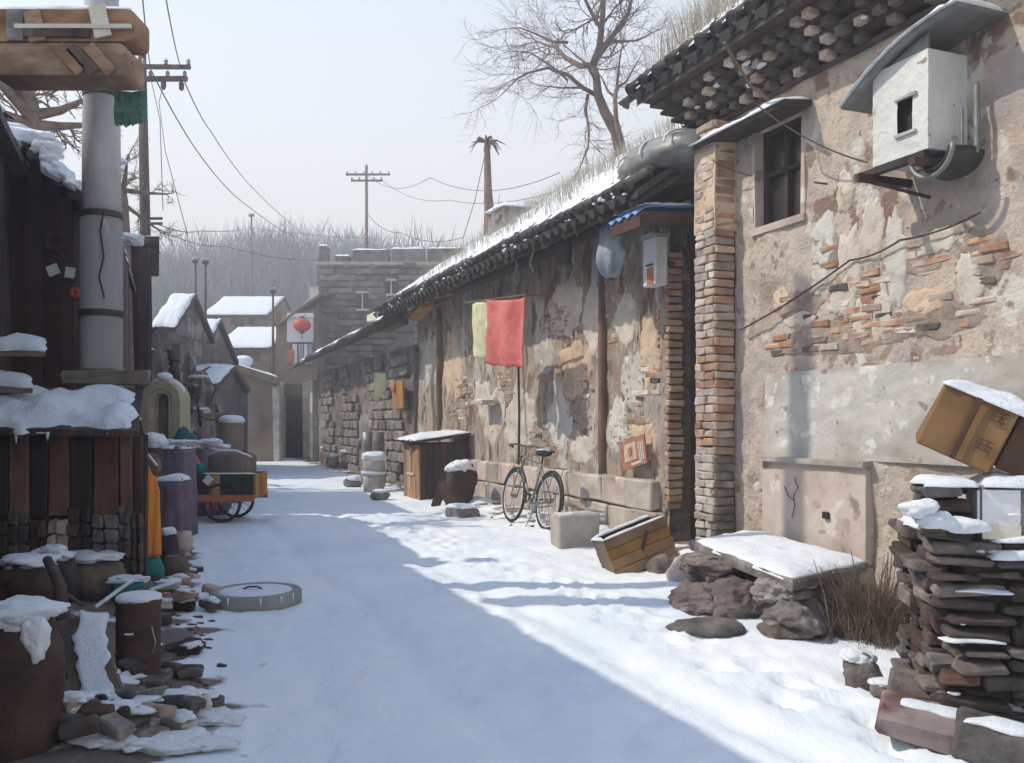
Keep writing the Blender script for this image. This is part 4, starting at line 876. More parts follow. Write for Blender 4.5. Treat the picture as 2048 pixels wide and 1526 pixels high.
# ================================================================ BLOCK, TILTED CRATE
t_ = thing('stone_block', 'squared grey stone block at the back wheel of the bicycle', 'block', onG(G(1150, 1098)) + Vector((0, .12, 0)), R(14))
part(t_, 'block', bevbox(.50, .40, .40, .02, .018, 4), 'stone_pale', loc=(0, 0, .18))
mb = MB(); mb.snow((-.24, -.18, .375), (.24, -.18, .375), (.24, .18, .375), (-.24, .18, .375), .018, 8, 6, 3, .03); part(t_, 'frost', mb, 'snow_grey', True)
cr_ = thing('tilted_crate', 'yellow-brown open crate tipped on one corner by the wall', 'crate', onG(G(1300, 1150)) + Vector((0, .1, .03)), R(8))
cr_.rotation_euler = (R(-6), R(-20), R(12))
W_, D_, H_ = .68, .42, .42
for i in range(4): part(cr_, 'plank', bevbox(W_, .022, H_ / 4 - .006, .004, .003, i), 'wood_orange' if i < 3 else 'carton', loc=(0, 0, H_ / 8 + i * H_ / 4))
for i in range(3): part(cr_, 'plank', bevbox(W_, .022, H_ / 3 - .006, .004, .003, i), 'wood_dark', loc=(0, D_, H_ / 6 + i * H_ / 3))
for sx in (-1, 1): part(cr_, 'side_board', bevbox(.024, D_ - .03, H_ - .01, .004, .003, 3), 'wood_old' if sx < 0 else 'wood_dark', loc=(sx * (W_ / 2 - .014), D_ / 2, H_ / 2))
mb = MB(); mb.box((0, D_ / 2, .02), (W_ - .06, D_ - .03, .02)); part(cr_, 'bottom_board', mb, 'wood_dark')
mb = MB(); mb.box((.06, -.018, .27), (.03, .012, .2), ry=R(35)); part(cr_, 'handle_slot', mb, 'metal_dark')
mb = MB()
mb.snow((-W_ / 2, -.015, H_), (W_ / 2, -.015, H_), (W_ / 2, .02, H_), (-W_ / 2, .02, H_), .03, 20, 3, 2, .01)
mb.snow((-W_ / 2, D_ - .02, H_), (W_ / 2, D_ - .02, H_), (W_ / 2, D_ + .02, H_), (-W_ / 2, D_ + .02, H_), .045, 20, 3, 5, .01)
mb.snow((-W_ / 2 - .01, 0, H_), (-W_ / 2 + .02, 0, H_), (-W_ / 2 + .02, D_, H_), (-W_ / 2 - .01, D_, H_), .03, 3, 12, 8, .01)
part(cr_, 'snow_rim', mb, 'snow', True)

# ================================================================ STONE SLAB BENCH
sl = thing('slab_bench', 'broad stone slab bench under thick snow resting on boulders by the tall house', 'bench', onG(Vector((2.1, 7.6, 0))))
def slb(px, py, z=.43):
    Y = (EYE - z) * FPX / (py - HY); return Vector(((px - 1024) * Y / FPX, Y, z))
A_, B_, C_, D2 = slb(1380, 1080), slb(1500, 1062), slb(1738, 1122), slb(1585, 1158)
base = Vector(sl.location); OFF[sl.name] = base
mb = MB(); cen = (A_ + B_ + C_ + D2) / 4; th = Vector((0, 0, .09))
ring = []
for a, b in ((A_, B_), (B_, C_), (C_, D2), (D2, A_)):
    for i in range(6):
        p = a.lerp(b, i / 6); p = cen + (p - cen) * (1.02 + .05 * fn(p.x * 3, p.y * 3, 0, 1, 5)); ring.append(p)
k = len(ring); low = [cen + (p - cen) * .97 - th for p in ring]
mb.add([p + Vector((0, 0, -.03)) for p in ring] + low + [p - Vector((0, 0, .005)) for p in [cen + (p - cen) * .985 for p in ring]],
       [tuple(range(2 * k - 1, k - 1, -1)), tuple(2 * k + i for i in range(k))] + [(i, k + i, k + (i + 1) % k, (i + 1) % k) for i in range(k)] + [(2 * k + i, i, (i + 1) % k, 2 * k + (i + 1) % k) for i in range(k)])
part(sl, 'slab', mb, 'stone')
mb = MB(); o_ = Vector((0, 0, -.005)); mb.snow(D2 + o_, C_ + o_, B_ + o_, A_ + o_, .085, 34, 26, 4, .04, .35, .02); part(sl, 'snow_cap', mb, 'snow', True)
for i, (px, py, Y, sx, sy, sz) in enumerate([(1425, 1130, 7.6, .26, .35, .13), (1415, 1205, 7.35, .28, .38, .17), (1560, 1180, 6.55, .20, .3, .10), (1640, 1195, 6.75, .30, .28, .11), (1590, 1238, 6.35, .22, .26, .15), (1500, 1215, 7.1, .30, .3, .22),
                                           (1690, 1215, 6.9, .34, .3, .18), (1690, 1252, 6.45, .28, .22, .11), (1520, 1165, 7.6, .5, .4, .15), (1640, 1190, 7.4, .4, .4, .15)]):
    c = P(px, py, Y); mb = MB(); mb.rock((0, 0, 0), (sx, sy, sz), i + 3, .34, 4, .05)
    part(sl, 'boulder', mb, ['stone', 'mauve_dark', 'stone', 'mauve_dark'][i % 4], False, loc=c, rot=(0, 0, rnd.uniform(-.3, .3)))
mb = MB()
for px, py, Y in ((1622, 1172, 6.42), (1597, 1187, 6.38), (1712, 1215, 6.3)): mb.rock(P(px, py, Y), (.035, .03, .018), 3, .4, 2)
part(sl, 'snow_lumps', mb, 'snow', True)
# rocks along the wall foot
for i, (px, py, sx, sz, lab) in enumerate([(1370, 1165, .16, .16, 'rounded pinkish stone between the tipped crate and the slab bench'), (1320, 1150, .13, .12, 'small stone under the raised corner of the tipped crate'), (1415, 1262, .28, .05, 'low stone almost buried in snow before the slab bench'), (1575, 1272, .22, .07, 'buried stone in front of the biggest bench boulder')]):
    mb = MB(); mb.rock((0, 0, sz * .4), (sx, sx * .8, sz), i + 9, .25, 2); single('loose_stone', mb, 'plinth_pink' if i == 0 else 'stone', lab, 'stone', True, loc=onG(G(px, py)))

mb = MB()
for i in range(44):
    s_ = rnd.uniform(7.2, 20); tt = rnd.uniform(.02, .30) + (.3 if s_ < 9 else 0); c = onG(Wd(s_, tt)); mb.rock(c, (rnd.uniform(.10, .30), rnd.uniform(.08, .2), rnd.uniform(.03, .09)), i, .5, 2, .0)
single('snow_mounds', mb, 'snow', 'low uneven snow mounds along the foot of the right walls', 'snow', True, kind='stuff')
db = MB(); rg = random.Random(31)
for i in range(300):
    if rg.random() < .5: s_ = rg.uniform(6.5, 22); p = Wd(s_, abs(rg.gauss(.1, .35)) + .05)
    else: y_ = rg.uniform(4, 14); p = Vector((-.4 * y_ + .12 + abs(rg.gauss(0, .14)), y_, 0))
    c = onG(p); k_ = rg.uniform(.006, .022); db.rock(c, (k_ * rg.uniform(1, 2.2), k_, k_ * .7), i, .5, 1)
single('grit', db, 'brick_dark', 'dark grit and chips scattered on the snow along both wall feet', 'grit', kind='stuff')
# dry bush
bs = MB(); rg = random.Random(8); cb_ = onG(G(1765, 1285))
def bp(): a = rg.uniform(0, 6.28); r_ = abs(rg.gauss(0, .16)); return (cb_.x + r_ * math.cos(a), cb_.y + .1 + r_ * math.sin(a), cb_.z)
grass(bs, bp, 1700, .40, 1.15, .003, (-.2, -.1), rg)
for _ in range(40):
    p = Vector(bp()); q = p + Vector((rg.gauss(-.05, .15), rg.gauss(0, .12), rg.uniform(.3, .62))); bs.tube([p, (p + q) / 2 + Vector((rg.gauss(0, .02), 0, .03)), q], [.006, .005, .002], 4)
single('dry_bush', bs, 'bush_brown', 'dense brown dry bush between the slab bench and the brick stack', 'bush', group=None)
bs = MB()
def bp3(): x = rg.uniform(1640, 1790); c = onG(G(x, 1262 + (x - 1640) * .26 + rg.uniform(-6, 10))); return (c.x, c.y, c.z)
grass(bs, bp3, 420, .16, .9, .003, (-.3, 0), rg)
single('dry_tufts', bs, 'bush_brown', 'thin dry grass tufts in the snow below the brown bush', 'grass', kind='stuff')

# ================================================================ BRICK STACK, LOWER RIGHT
BA = onG(Vector((2.07, 4.32, 0))); stk = thing('brick_stack', 'tall untidy stack of old bricks and stones at the right edge', 'brick stack', BA, R(-14))
mb = MB(); mb.box((.80, .50, .45), (1.36, .80, .90)); part(stk, 'rubble_core', mb, 'brick_dark')
z = .02; k = 0
while z < .93:
    h = rnd.choice((.055, .07, .09)); x = rnd.uniform(-.06, .03) + (.06 * math.sin(z * 5)) - .02
    dx = x
    while x < 1.4:
        L_ = rnd.uniform(.18, .34); m = rnd.choice(['brick_grey', 'brick_grey', 'brick_dark', 'brick_dark', 'brick_dark', 'stone'])
        if z < .4: m = rnd.choice(['stone', 'brick_grey', 'brick_dark'])
        part(stk, 'brick', bevbox(L_ - .016, .16, h - .012 - .02 * (rnd.random() < .3), .012, .014, k), m, loc=(x + L_ / 2, .08 + rnd.uniform(-.075, .05), z + h / 2), rot=(rnd.uniform(-.05, .05), rnd.uniform(-.05, .05), rnd.uniform(-.14, .14)))
        x += L_; k += 1
    y = .20
    while y < 1.0:
        L_ = rnd.uniform(.18, .30); m = rnd.choice(['brick_grey', 'brick_dark', 'brick_grey', 'stone', 'brick_dark'])
        part(stk, 'brick', bevbox(.16, L_ - .014, h - .012, .010, .010, k), m, loc=(dx + .09 + rnd.uniform(-.04, .03), y + L_ / 2, z + h / 2), rot=(rnd.uniform(-.03, .03), rnd.uniform(-.04, .04), rnd.uniform(-.08, .08)))
        y += L_; k += 1
    z += h
ztop = z
while z < 1.18:
    h = rnd.choice((.055, .07, .08))
    for yy in (.09, .27): part(stk, 'brick', bevbox(rnd.uniform(.17, .22), .17, h - .01, .012, .012, k), rnd.choice(['brick_dark', 'brick_grey', 'stone']), loc=(.03 + rnd.uniform(-.03, .02), yy + rnd.uniform(-.03, .02), z + h / 2), rot=(0, rnd.uniform(-.05, .05), rnd.uniform(-.12, .12))); k += 1
    z += h
for i, (x, y, z_, sx, sy, th_) in enumerate([(.04, .16, z, .24, .34, .05), (.62, .06, ztop, .8, .16, .04), (.1, .7, ztop, .3, .6, .07), (.30, -.01, .70, .5, .08, .02), (.1, .0, .46, .24, .08, .02), (.36, -.0, .86, .34, .10, .05)]):
    mb = MB(); mb.snow((x - sx / 2, y - sy / 2, z_), (x + sx / 2, y - sy / 2, z_), (x + sx / 2, y + sy / 2, z_), (x - sx / 2, y + sy / 2, z_), th_, 12, 8, i, .05, .7); part(stk, 'snow_cap', mb, 'snow', True)
mb = MB()
for i in range(14): mb.rock((rnd.uniform(.0, .9), rnd.uniform(-.02, .02), rnd.uniform(.1, 1.1)), (rnd.uniform(.01, .03), .02, rnd.uniform(.005, .010)), i, .5, 1)
for px, py, sx in ((1835, 1020, .07), (1865, 1040, .09), (1925, 1050, .1), (1850, 1015, .06)):
    v = P(px, py, 4.25) - BA; v = Matrix.Rotation(R(14), 3, 'Z') @ v; mb.rock(v, (sx, .06, .04), px, .4, 2)
part(stk, 'snow_lumps', mb, 'snow', True, stuff=True)
# block with a pale yellow face on the stack
t_ = thing('painted_block', 'grey block with a white and yellow end and thick snow on the brick stack', 'block', BA + Matrix.Rotation(R(-14), 3, 'Z') @ Vector((.37, .14, ztop + .05)), R(-14))
part(t_, 'block', bevbox(.40, .30, .26, .015, .01, 2), 'stone', loc=(0, .05, .08))
mb = MB(); mb.box((-.11, -.108, .11), (.165, .012, .17)); mb.box((-.205, .0, .1), (.012, .2, .18)); part(t_, 'white_face', mb, 'white_paint')
mb = MB(); mb.box((-.11, -.113, -.005), (.165, .012, .07), jit=.003); part(t_, 'yellow_face', mb, 'cream')
mb = MB(); mb.snow((-.21, -.12, .21), (.23, -.12, .21), (.23, .2, .21), (-.21, .2, .21), .07, 14, 10, 7, .05, .9); part(t_, 'snow_cap', mb, 'snow', True)
# carton
cv = P(1900, 918, 4.42)
ct = thing('cardboard_carton', 'large brown cardboard carton tipped on top of the brick stack with snow on its lid', 'carton', cv)
ct.rotation_euler = (R(3), R(24), R(-25))
w3, d3, h3 = .36, .38, .33
mb = MB(); mb.add(*(lambda b_: (b_.v, b_.f))(bevbox(w3, d3, h3, .010, .014, 5))); part(ct, 'box', mb, 'carton', loc=(0, .2, h3 / 2))
mb = MB(); mb.box((.0, -.014, h3 / 2), (.028, .006, h3 * .96), jit=.004); part(ct, 'tape', mb, 'carton_dark')
mb = MB(); mb.box((w3 / 2 + .003, .2, h3 / 2), (.006, d3 * .98, h3 * .98)); part(ct, 'side_shade', mb, 'carton_dark')  # thin dark sheet paints the shade on the carton's right side
for k, (x0, z0) in enumerate(((.10, .25), (.10, .10))):
    mb = MB()
    for i in range(3): mb.box((x0 + .01, -.0125, z0 + i * .024), (.07, .003, .006))
    mb.box((x0 - .01, -.0125, z0 + .024), (.006, .003, .05)); mb.box((x0 + .02, -.0125, z0 + .024), (.006, .003, .05)); part(ct, 'printed_mark', mb, 'carton_dark')
mb = MB(); mb.snow((-w3 / 2, -.01, h3), (w3 / 2 + .3, -.01, h3 - .02), (w3 / 2 + .3, d3, h3), (-w3 / 2 + .02, d3, h3), .07, 20, 12, 12, .04, 1.1); part(ct, 'snow_cap', mb, 'snow', True)
part(ct, 'side_box', bevbox(.34, .36, .30, .006, .006, 5), 'carton_dark', loc=(w3 / 2 + .18, .22, .19))
# small wall stones beside the stack + low slabs at the bottom right
for i, (px, py, sx, sy, sz, lab) in enumerate([(1722, 1368, .10, .12, .12, 'snow-capped wedge stone alone in the snow left of the brick stack'), (1800, 1398, .15, .10, .07, 'flat snow-capped stone at the foot of the brick stack')]):
    t_ = thing('loose_stone', lab, 'stone', onG(G(px, py)))
    mb = MB(); mb.rock((0, 0, sz * .5), (sx, sy, sz), i + 5, .3, 2, .1); part(t_, 'rock', mb, 'stone', False)
    mb = MB(); mb.rock((-.01, .02, sz * 1.22), (sx * .95, sy * .9, sz * .38), i + 2, .3, 3, .1); part(t_, 'snow_cap', mb, 'snow', True)
for i, (px, py, L_, a, lab) in enumerate([(1905, 1435, .62, -22, 'long grey slab sloping at the foot of the brick stack'), (1900, 1500, .60, -28, 'lowest mauve slab half sunk in snow at the right corner'), (1985, 1475, .5, -12, 'grey slab lying behind the sloping slab at the right corner'), (2010, 1530, .4, -30, 'dark stone slab at the very corner of the picture')]):
    Y = EYE * FPX / (py - HY) + .06; c = Vector(((px - 1024) * Y / FPX, Y, 0)); t_ = thing('fallen_slab', lab, 'slab', onG(c), R(a))
    part(t_, 'slab', bevbox(L_, .26, .13, .02, .02, i), ['stone', 'mauve_wall', 'stone', 'brick_grey'][i], loc=(0, 0, .07), rot=(R(12), R(8), 0))
    mb = MB(); mb.snow((-L_ * .4, -.02, .15), (L_ * .3, -.02, .12), (L_ * .3, .12, .12), (-L_ * .4, .12, .16), .03, 12, 6, i, .04, .8); part(t_, 'snow_cap', mb, 'snow', True)

# ================================================================ TREES
def limb(mb, pts, r0, r1, n=7):
    k = len(pts) - 1; mb.tube(pts, [r0 + (r1 - r0) * i / k for i in range(k + 1)], n)
def twigs(mb, p, dv, L_, r_, depth, rg, drop=.0):
    q = [p]; d_ = dv.normalized(); k = 4
    for i in range(k):
        d_ = (d_ + Vector((rg.gauss(0, .22), rg.gauss(0, .22), rg.gauss(-drop, .18)))).normalized(); q.append(q[-1] + d_ * L_ / k)
    limb(mb, q, r_, r_ * .45, 5 if depth > 1 else 4)
    if depth <= 0: return
    for i in range(1, k + 1):
        for _ in range(rg.choice((1, 2))):
            a = (d_ + Vector((rg.gauss(0, .65), rg.gauss(0, .65), rg.gauss(.05 - drop, .5)))).normalized()
            twigs(mb, q[i], a, L_ * rg.uniform(.4, .7), r_ * .55, depth - 1, rg, drop)
def bare_tree(name, label, Y, trunk, limbs, seed, r0, tw=1.0, group=None):
    rg = random.Random(seed); b = P(trunk[0][0], trunk[0][1], Y); t_ = thing(name, label, 'tree', Vector((b.x, b.y, 0)), group=group); OFF[t_.name] = Vector(t_.location)
    mb = MB(); pts = [Vector((b.x + .1, b.y, -.1)), Vector((b.x + .05, b.y, b.z * .5))] + [P(x, y, Y) for x, y in trunk]
    limb(mb, pts, r0 * .82, r0 * .36, 10); part(t_, 'trunk', mb, 'bark', True)
    cr = MB()
    for pts_, ra, rb in limbs:
        yo = 0; q = []
        sg = rg.choice((-1, 1)) * rg.uniform(.1, .5)
        for i, (x, y) in enumerate(pts_): q.append(P(x, y, Y) + Vector((0, sg * i, 0)))
        lm = MB(); limb(lm, q, ra * .78, rb * .75, 7); part(t_, 'branch', lm, 'bark', True)
        for i in range(1, len(q)):
            for _ in range(2):
                u_ = rg.random(); p = q[i - 1].lerp(q[i], u_); d_ = (q[i] - q[i - 1]).normalized()
                a = (d_ + Vector((rg.gauss(0, .7), rg.gauss(0, .6), rg.gauss(.1, .6)))).normalized()
                twigs(cr, p, a, rg.uniform(.6, 1.3) * tw, max(.005, rb * .45), 2, rg)
        twigs(cr, q[-1], q[-1] - q[-2], 1.0 * tw, max(.006, rb * .6), 2, rg)
    part(t_, 'crown', cr, 'twig'); return t_
bare_tree('bare_tree', 'large bare winter tree rising behind the low snowy roof', 20,
    [(1240, 300), (1232, 265), (1210, 225), (1196, 190), (1192, 150), (1186, 130)],
    [([(1186, 130), (1196, 105), (1199, 60), (1200, -20)], .12, .06),
     ([(1186, 130), (1165, 118), (1135, 85), (1115, 45), (1105, 30), (1080, 5)], .10, .03),
     ([(1198, 110), (1225, 80), (1250, 50), (1262, -10)], .09, .04),
     ([(1222, 82), (1255, 70), (1285, 55), (1330, 20)], .05, .015),
     ([(1196, 50), (1180, 30), (1160, 0), (1150, -20)], .06, .03),
     ([(1135, 85), (1105, 75), (1070, 50), (1040, 30), (1000, 25)], .045, .012),
     ([(1192, 190), (1165, 180), (1135, 160), (1095, 150), (1055, 165), (1035, 180), (1005, 215)], .07, .015),
     ([(1190, 190), (1160, 185), (1120, 195), (1075, 200)], .05, .012),
     ([(1175, 190), (1170, 225), (1175, 270), (1172, 310), (1160, 340)], .05, .02),
     ([(1135, 160), (1110, 145), (1060, 120), (1020, 125)], .035, .01),
     ([(1192, 165), (1170, 140), (1140, 130), (1100, 110)], .035, .012)], 3, .20, .85)
bare_tree('bare_sapling', 'slimmer bare tree close to the right of the big one, behind the roof', 19,
    [(1245, 290), (1232, 240), (1230, 195), (1234, 170)],
    [([(1234, 180), (1240, 160), (1260, 140), (1285, 90), (1300, 60)], .05, .012), ([(1232, 195), (1220, 170), (1212, 130), (1205, 100)], .045, .012), ([(1234, 170), (1236, 130), (1244, 80)], .04, .01)], 9, .10, .7)

# ragged topped pole behind the low roof
rp_ = thing('ragged_pole', 'tapering old pole with a ragged splayed top behind the low snowy roof', 'pole', Vector((P(978, 460, 22).x, 22, 0))); OFF[rp_.name] = Vector(rp_.location)
mb = MB(); mb.tube([(P(982, 460, 22).x, 22, 0), P(980, 455, 22), P(976, 380, 22), P(974, 285, 22)], [.17, .14, .10, .07], 9); part(rp_, 'shaft', mb, 'bark', True)
mb = MB(); top = P(974, 284, 22)
for i in range(16):
    a = rnd.uniform(0, 6.28); r_ = rnd.uniform(.25, .55); mb.tube([top, top + Vector((r_ * .5 * math.cos(a), r_ * .5 * math.sin(a), rnd.uniform(.0, .1))), top + Vector((r_ * math.cos(a), r_ * math.sin(a), -rnd.uniform(.0, .4)))], [.03, .025, .006], 5)
part(rp_, 'ragged_top', mb, 'bark')
mb = MB()
for i in range(14): 
    p = P(978 + rnd.uniform(-15, 26), 452, 22 + rnd.uniform(-.3, .3)); mb.tube([p + Vector((0, 0, -.6)), p + Vector((rnd.uniform(-.2, .2), 0, rnd.uniform(.3, .9)))], [.02, .006], 4)
part(rp_, 'shoots', mb, 'twig')

# ================================================================ FAR END OF THE ALLEY
def face_wall(root, name, x0, x1, y0, y1, Y, depth, m, jit=0, label=None):
    a = P(x0, y0, Y); b = P(x1, y1, Y); mb = MB()
    mb.box(((a.x + b.x) / 2, Y + depth / 2, (a.z + b.z) / 2), (abs(b.x - a.x), depth, abs(a.z - b.z)), jit=jit); return part(root, name, mb, m, label=label)
# big stone building
YB = 38; sb = thing('stone_building', 'big weathered grey stone building with snow on its parapet beyond the low roofs', 'building', Vector((P(790, 0, YB).x, YB, 0))); OFF[sb.name] = Vector(sb.location)
xL, xR = P(634, 0, YB).x, P(960, 0, YB).x; zt_ = P(0, 527, YB).z
mb = MB(); mb.box(((xL + xR) / 2, YB + 3, zt_ / 2), (xR - xL, 6, zt_), jit=.0); part(sb, 'wall', mb, 'stone_far')
row = 0; z = 2.6; cnt = 0
while z < zt_ - .1:
    h = .27; x = xL + rnd.uniform(0, .2)
    while x < xR - .2:
        L_ = rnd.uniform(.35, .75)
        if rnd.random() < .82 and cnt < 290:
            link('stone', brickmesh('bs%d' % int(L_ * 5), (int(L_ * 5) / 5 + .16, .14, .24), 'stone_far', .03, .025), sb, (x + L_ / 2, YB - .03 + rnd.uniform(-.05, .03), z + h / 2), (0, rnd.uniform(-.03, .03), 0)); cnt += 1
        x += L_
    z += h
for i, (a, b, c) in enumerate([(636, 655, 492), (668, 700, 512), (702, 778, 500), (781, 850, 498), (853, 925, 497)]):
    pz = P(0, c, YB).z; mb = MB(); mb.box(((P(a, 0, YB).x + P(b, 0, YB).x) / 2, YB + .3, (zt_ + pz) / 2), (P(b, 0, YB).x - P(a, 0, YB).x - .06, .6, pz - zt_), jit=.03); part(sb, 'parapet_block', mb, 'stone_far')
    mb = MB(); mb.snow((P(a, 0, YB).x, YB - .02, pz), (P(b, 0, YB).x, YB - .02, pz), (P(b, 0, YB).x, YB + .6, pz), (P(a, 0, YB).x, YB + .6, pz), .13, 10, 5, i, .05); part(sb, 'snow_cap', mb, 'snow', True)
mb = MB(); mb.box(((xL + xR) / 2, YB - .04, zt_ - .02), (xR - xL + .1, .2, .12), jit=.02); part(sb, 'cornice', mb, 'stone_pale')
mb = MB(); mb.box((P(620, 0, YB).x + .22, YB - .05, 3.6), (.34, .3, 7.2), jit=.04); part(sb, 'corner_pillar', mb, 'stone_pale')
for (a, b, c, d_) in ((715, 735, 585, 620), (775, 790, 560, 590)):
    w_o = face_wall(sb, 'window', a, b, d_, c, YB - .26, .1, 'glass_dark')
    m2 = MB(); q1 = P(a, c, YB - .28); q2 = P(b, d_, YB - .28); cx_ = (q1.x + q2.x) / 2; m2.box((cx_, YB - .30, (q1.z + q2.z) / 2), (.05, .05, q1.z - q2.z)); m2.box((cx_, YB - .30, q1.z), (q2.x - q1.x + .1, .1, .08)); m2.box((cx_, YB - .30, q2.z), (q2.x - q1.x + .1, .14, .08))
    f_ = link('frame', m2.mesh('frame', M['cream'])); f_.parent = w_o; f_.location = -Vector(sb.location)
    w_o.location = -Vector(sb.location); f_.location = (0, 0, 0)
# narrow brown two-storey front with gate
YG = 36; gt = thing('gate_house', 'narrow brown gate house closing the alley, with a doorway between pale pillars', 'building', Vector((P(590, 0, YG).x, YG, 0))); OFF[gt.name] = Vector(gt.location)
face_wall(gt, 'wall', 552, 634, 930, 620, YG + .3, 2.5, 'brown_wall')
mb = MB(); a = P(556, 645, YG); b = P(640, 585, YG); mb.add([a, b, b + Vector((0, 2.5, .3)), a + Vector((0, 2.5, .3)), a - Vector((0, 0, .12)), b - Vector((0, 0, .12)), b + Vector((0, 2.5, .18)), a + Vector((0, 2.5, .18))], [(0, 1, 2, 3), (7, 6, 5, 4), (0, 4, 5, 1), (1, 5, 6, 2), (2, 6, 7, 3), (3, 7, 4, 0)]); part(gt, 'roof', mb, 'wood_old')
mb = MB(); mb.snow(a, b, b + Vector((0, 2.5, .3)), a + Vector((0, 2.5, .3)), .1, 12, 8, 2, .08); part(gt, 'snow_cover', mb, 'snow', True)
face_wall(gt, 'door', 574, 604, 925, 800, YG + .2, .12, 'wood_dark')
for x in (560, 612): face_wall(gt, 'pillar', x - 7, x + 7, 925, 765, YG - .1, .4, 'stone_pale', .03)
face_wall(gt, 'lintel', 552, 622, 790, 768, YG - .05, .3, 'wood_old', .03)
face_wall(gt, 'sign_panel', 574, 626, 684, 632, YG + .15, .1, 'white_paint')
face_wall(gt, 'sign_trim', 574, 626, 634, 626, YG + .05, .2, 'snow')
ban = P(600, 700, YG + .1)
for k, (a, c) in enumerate(((590, 'white_paint'), (602, 'blue_bag'), (613, 'white_paint'), (620, 'blue_bag'))): face_wall(gt, 'banner_strip', a - 5, a + 4, 728, 688, YG + .12, .05, c)
face_wall(gt, 'orange_cloth', 573, 588, 725, 700, YG + .08, .05, 'orange_paint')
la = P(604, 650, YG - .5); lt = thing('red_lantern', 'round red lantern hanging on the white sign of the gate house', 'lantern', la)
mb = MB(); mb.lathe([(.10, -.27), (.22, -.22), (.33, -.1), (.36, 0), (.33, .1), (.22, .22), (.10, .27)], n=20); part(lt, 'shade', mb, 'red_paint', True)
mb = MB(); mb.cyl((0, 0, -.33), (0, 0, -.26), .10); mb.cyl((0, 0, .26), (0, 0, .33), .10); mb.cyl((0, 0, .33), (0, .6, .5), .01, .01, 5); mb.cyl((0, 0, -.33), (0, 0, -.6), .02, .02, 5); part(lt, 'cap', mb, 'wood_dark')
# brown house on the left of the alley end
YH = 33; bh = thing('brown_house', 'plain brown-walled house with a snowy slanting roof edge at the left of the alley end', 'house', Vector((P(490, 0, YH).x, YH, 0))); OFF[bh.name] = Vector(bh.location)
pts = [P(432, 925, YH), P(550, 925, YH), P(550, 758, YH), P(436, 722, YH), P(432, 722, YH)]
mb = MB(); k = len(pts); mb.add(pts + [p + Vector((-1.5, 4, 0)) for p in pts], [tuple(range(k)), tuple(range(2 * k - 1, k - 1, -1))] + [(i, k + i, k + (i + 1) % k, (i + 1) % k) for i in range(k)]); part(bh, 'wall', mb, 'brown_wall')
a, b = P(428, 714, YH - .3), P(560, 756, YH - .3); bk_ = Vector((-1.5, 4, .15))
mb = MB(); mb.add([a, b, b + bk_, a + bk_] + [p - Vector((0, 0, .26)) for p in (a, b, b + bk_, a + bk_)], [(0, 1, 2, 3), (7, 6, 5, 4), (0, 4, 5, 1), (1, 5, 6, 2), (2, 6, 7, 3), (3, 7, 4, 0)]); part(bh, 'roof', mb, 'wood_old')
mb = MB(); mb.snow(a, b, b + bk_, a + bk_, .14, 20, 14, 3, .05); mb.rock(P(487, 725, YH + .4), (.34, .3, .26), 4, .3, 2); part(bh, 'snow_cover', mb, 'snow', True)
mb = MB(); mb.box(P(553, 850, YH) + Vector((0, .1, 0)), (.22, .3, 2.9), jit=.04); part(bh, 'corner_post', mb, 'stone_pale')
# roofs behind
def small_house(label, x0, x1, ye, yr, Y, m='brown_wall', dpt=4):
    t = thing('snowy_house', label, 'house', Vector((P((x0 + x1) / 2, 0, Y).x, Y, 0))); OFF[t.name] = Vector(t.location)
    face_wall(t, 'wall', x0 + 4, x1 - 4, 930, ye + 1, Y, dpt * 2, m)
    wz_ = P(0, ye, Y).z; xm_ = P((x0 + x1) / 2, 0, Y).x
    mb = MB(); mb.box((xm_ + .25, Y - .03, wz_ - .75), (.5, .08, .6)); wo_ = part(t, 'window', mb, 'glass_dark')
    mb = MB(); mb.box((xm_ + .25, Y - .08, wz_ - .75), (.05, .04, .6)); mb.box((xm_ + .25, Y - .08, wz_ - .42), (.62, .06, .06)); mb.box((xm_ + .25, Y - .09, wz_ - 1.08), (.64, .10, .06)); f_ = link('window_frame', mb.mesh('window_frame', M['wood_old'])); f_.parent = wo_
    mb = MB(); mb.box((xm_ - .35, Y - .04, .95), (.7, .08, 1.9)); part(t, 'door', mb, 'wood_dark')
    a, b = P(x0, ye, Y - .3), P(x1, ye, Y - .3); zr = P(0, yr, Y + dpt).z; up = Vector((0, dpt, zr - a.z))
    bk3 = Vector((0, 2 * dpt, 0)); t_v = Vector((0, 0, .14))
    for c in ([a, b, b + up, a + up], [a + up, b + up, b + bk3, a + bk3]):
        mb = MB(); mb.add(c + [p - t_v for p in c], [(0, 1, 2, 3), (7, 6, 5, 4), (0, 4, 5, 1), (1, 5, 6, 2), (2, 6, 7, 3), (3, 7, 4, 0)]); part(t, 'roof', mb, 'tile')
    i_ = Vector((.06, 0, 0)); c = [a + i_ - t_v, a + up + i_ - t_v * 1.1, a + bk3 + i_ - t_v, b - i_ - t_v, b + up - i_ - t_v * 1.1, b + bk3 - i_ - t_v]
    c = [p + Vector((.08 if k_ < 3 else -.08, 0, 0)) for k_, p in enumerate(c)]
    mb = MB(); mb.add(c, [(0, 2, 1), (3, 4, 5), (0, 1, 4, 3), (1, 2, 5, 4), (0, 3, 5, 2)]); part(t, 'gable', mb, m)
    mb = MB(); mb.snow(a + Vector((0, 0, .02)), b + Vector((0, 0, .02)), b + up, a + up, .16, 24, 10, x0, .08, .3); part(t, 'snow_cover', mb, 'snow', True); return t
h1 = small_house('house with a broad white snow roof nearest behind the brown house', 424, 542, 696, 655, 42)
h2 = small_house('farther house whose white snow roof shows below the wood', 404, 536, 630, 594, 52)
for x in range(3): face_wall(h1, 'window', 440 + x * 34, 452 + x * 34, 722, 704, 41.95, .1, 'glass_dark')
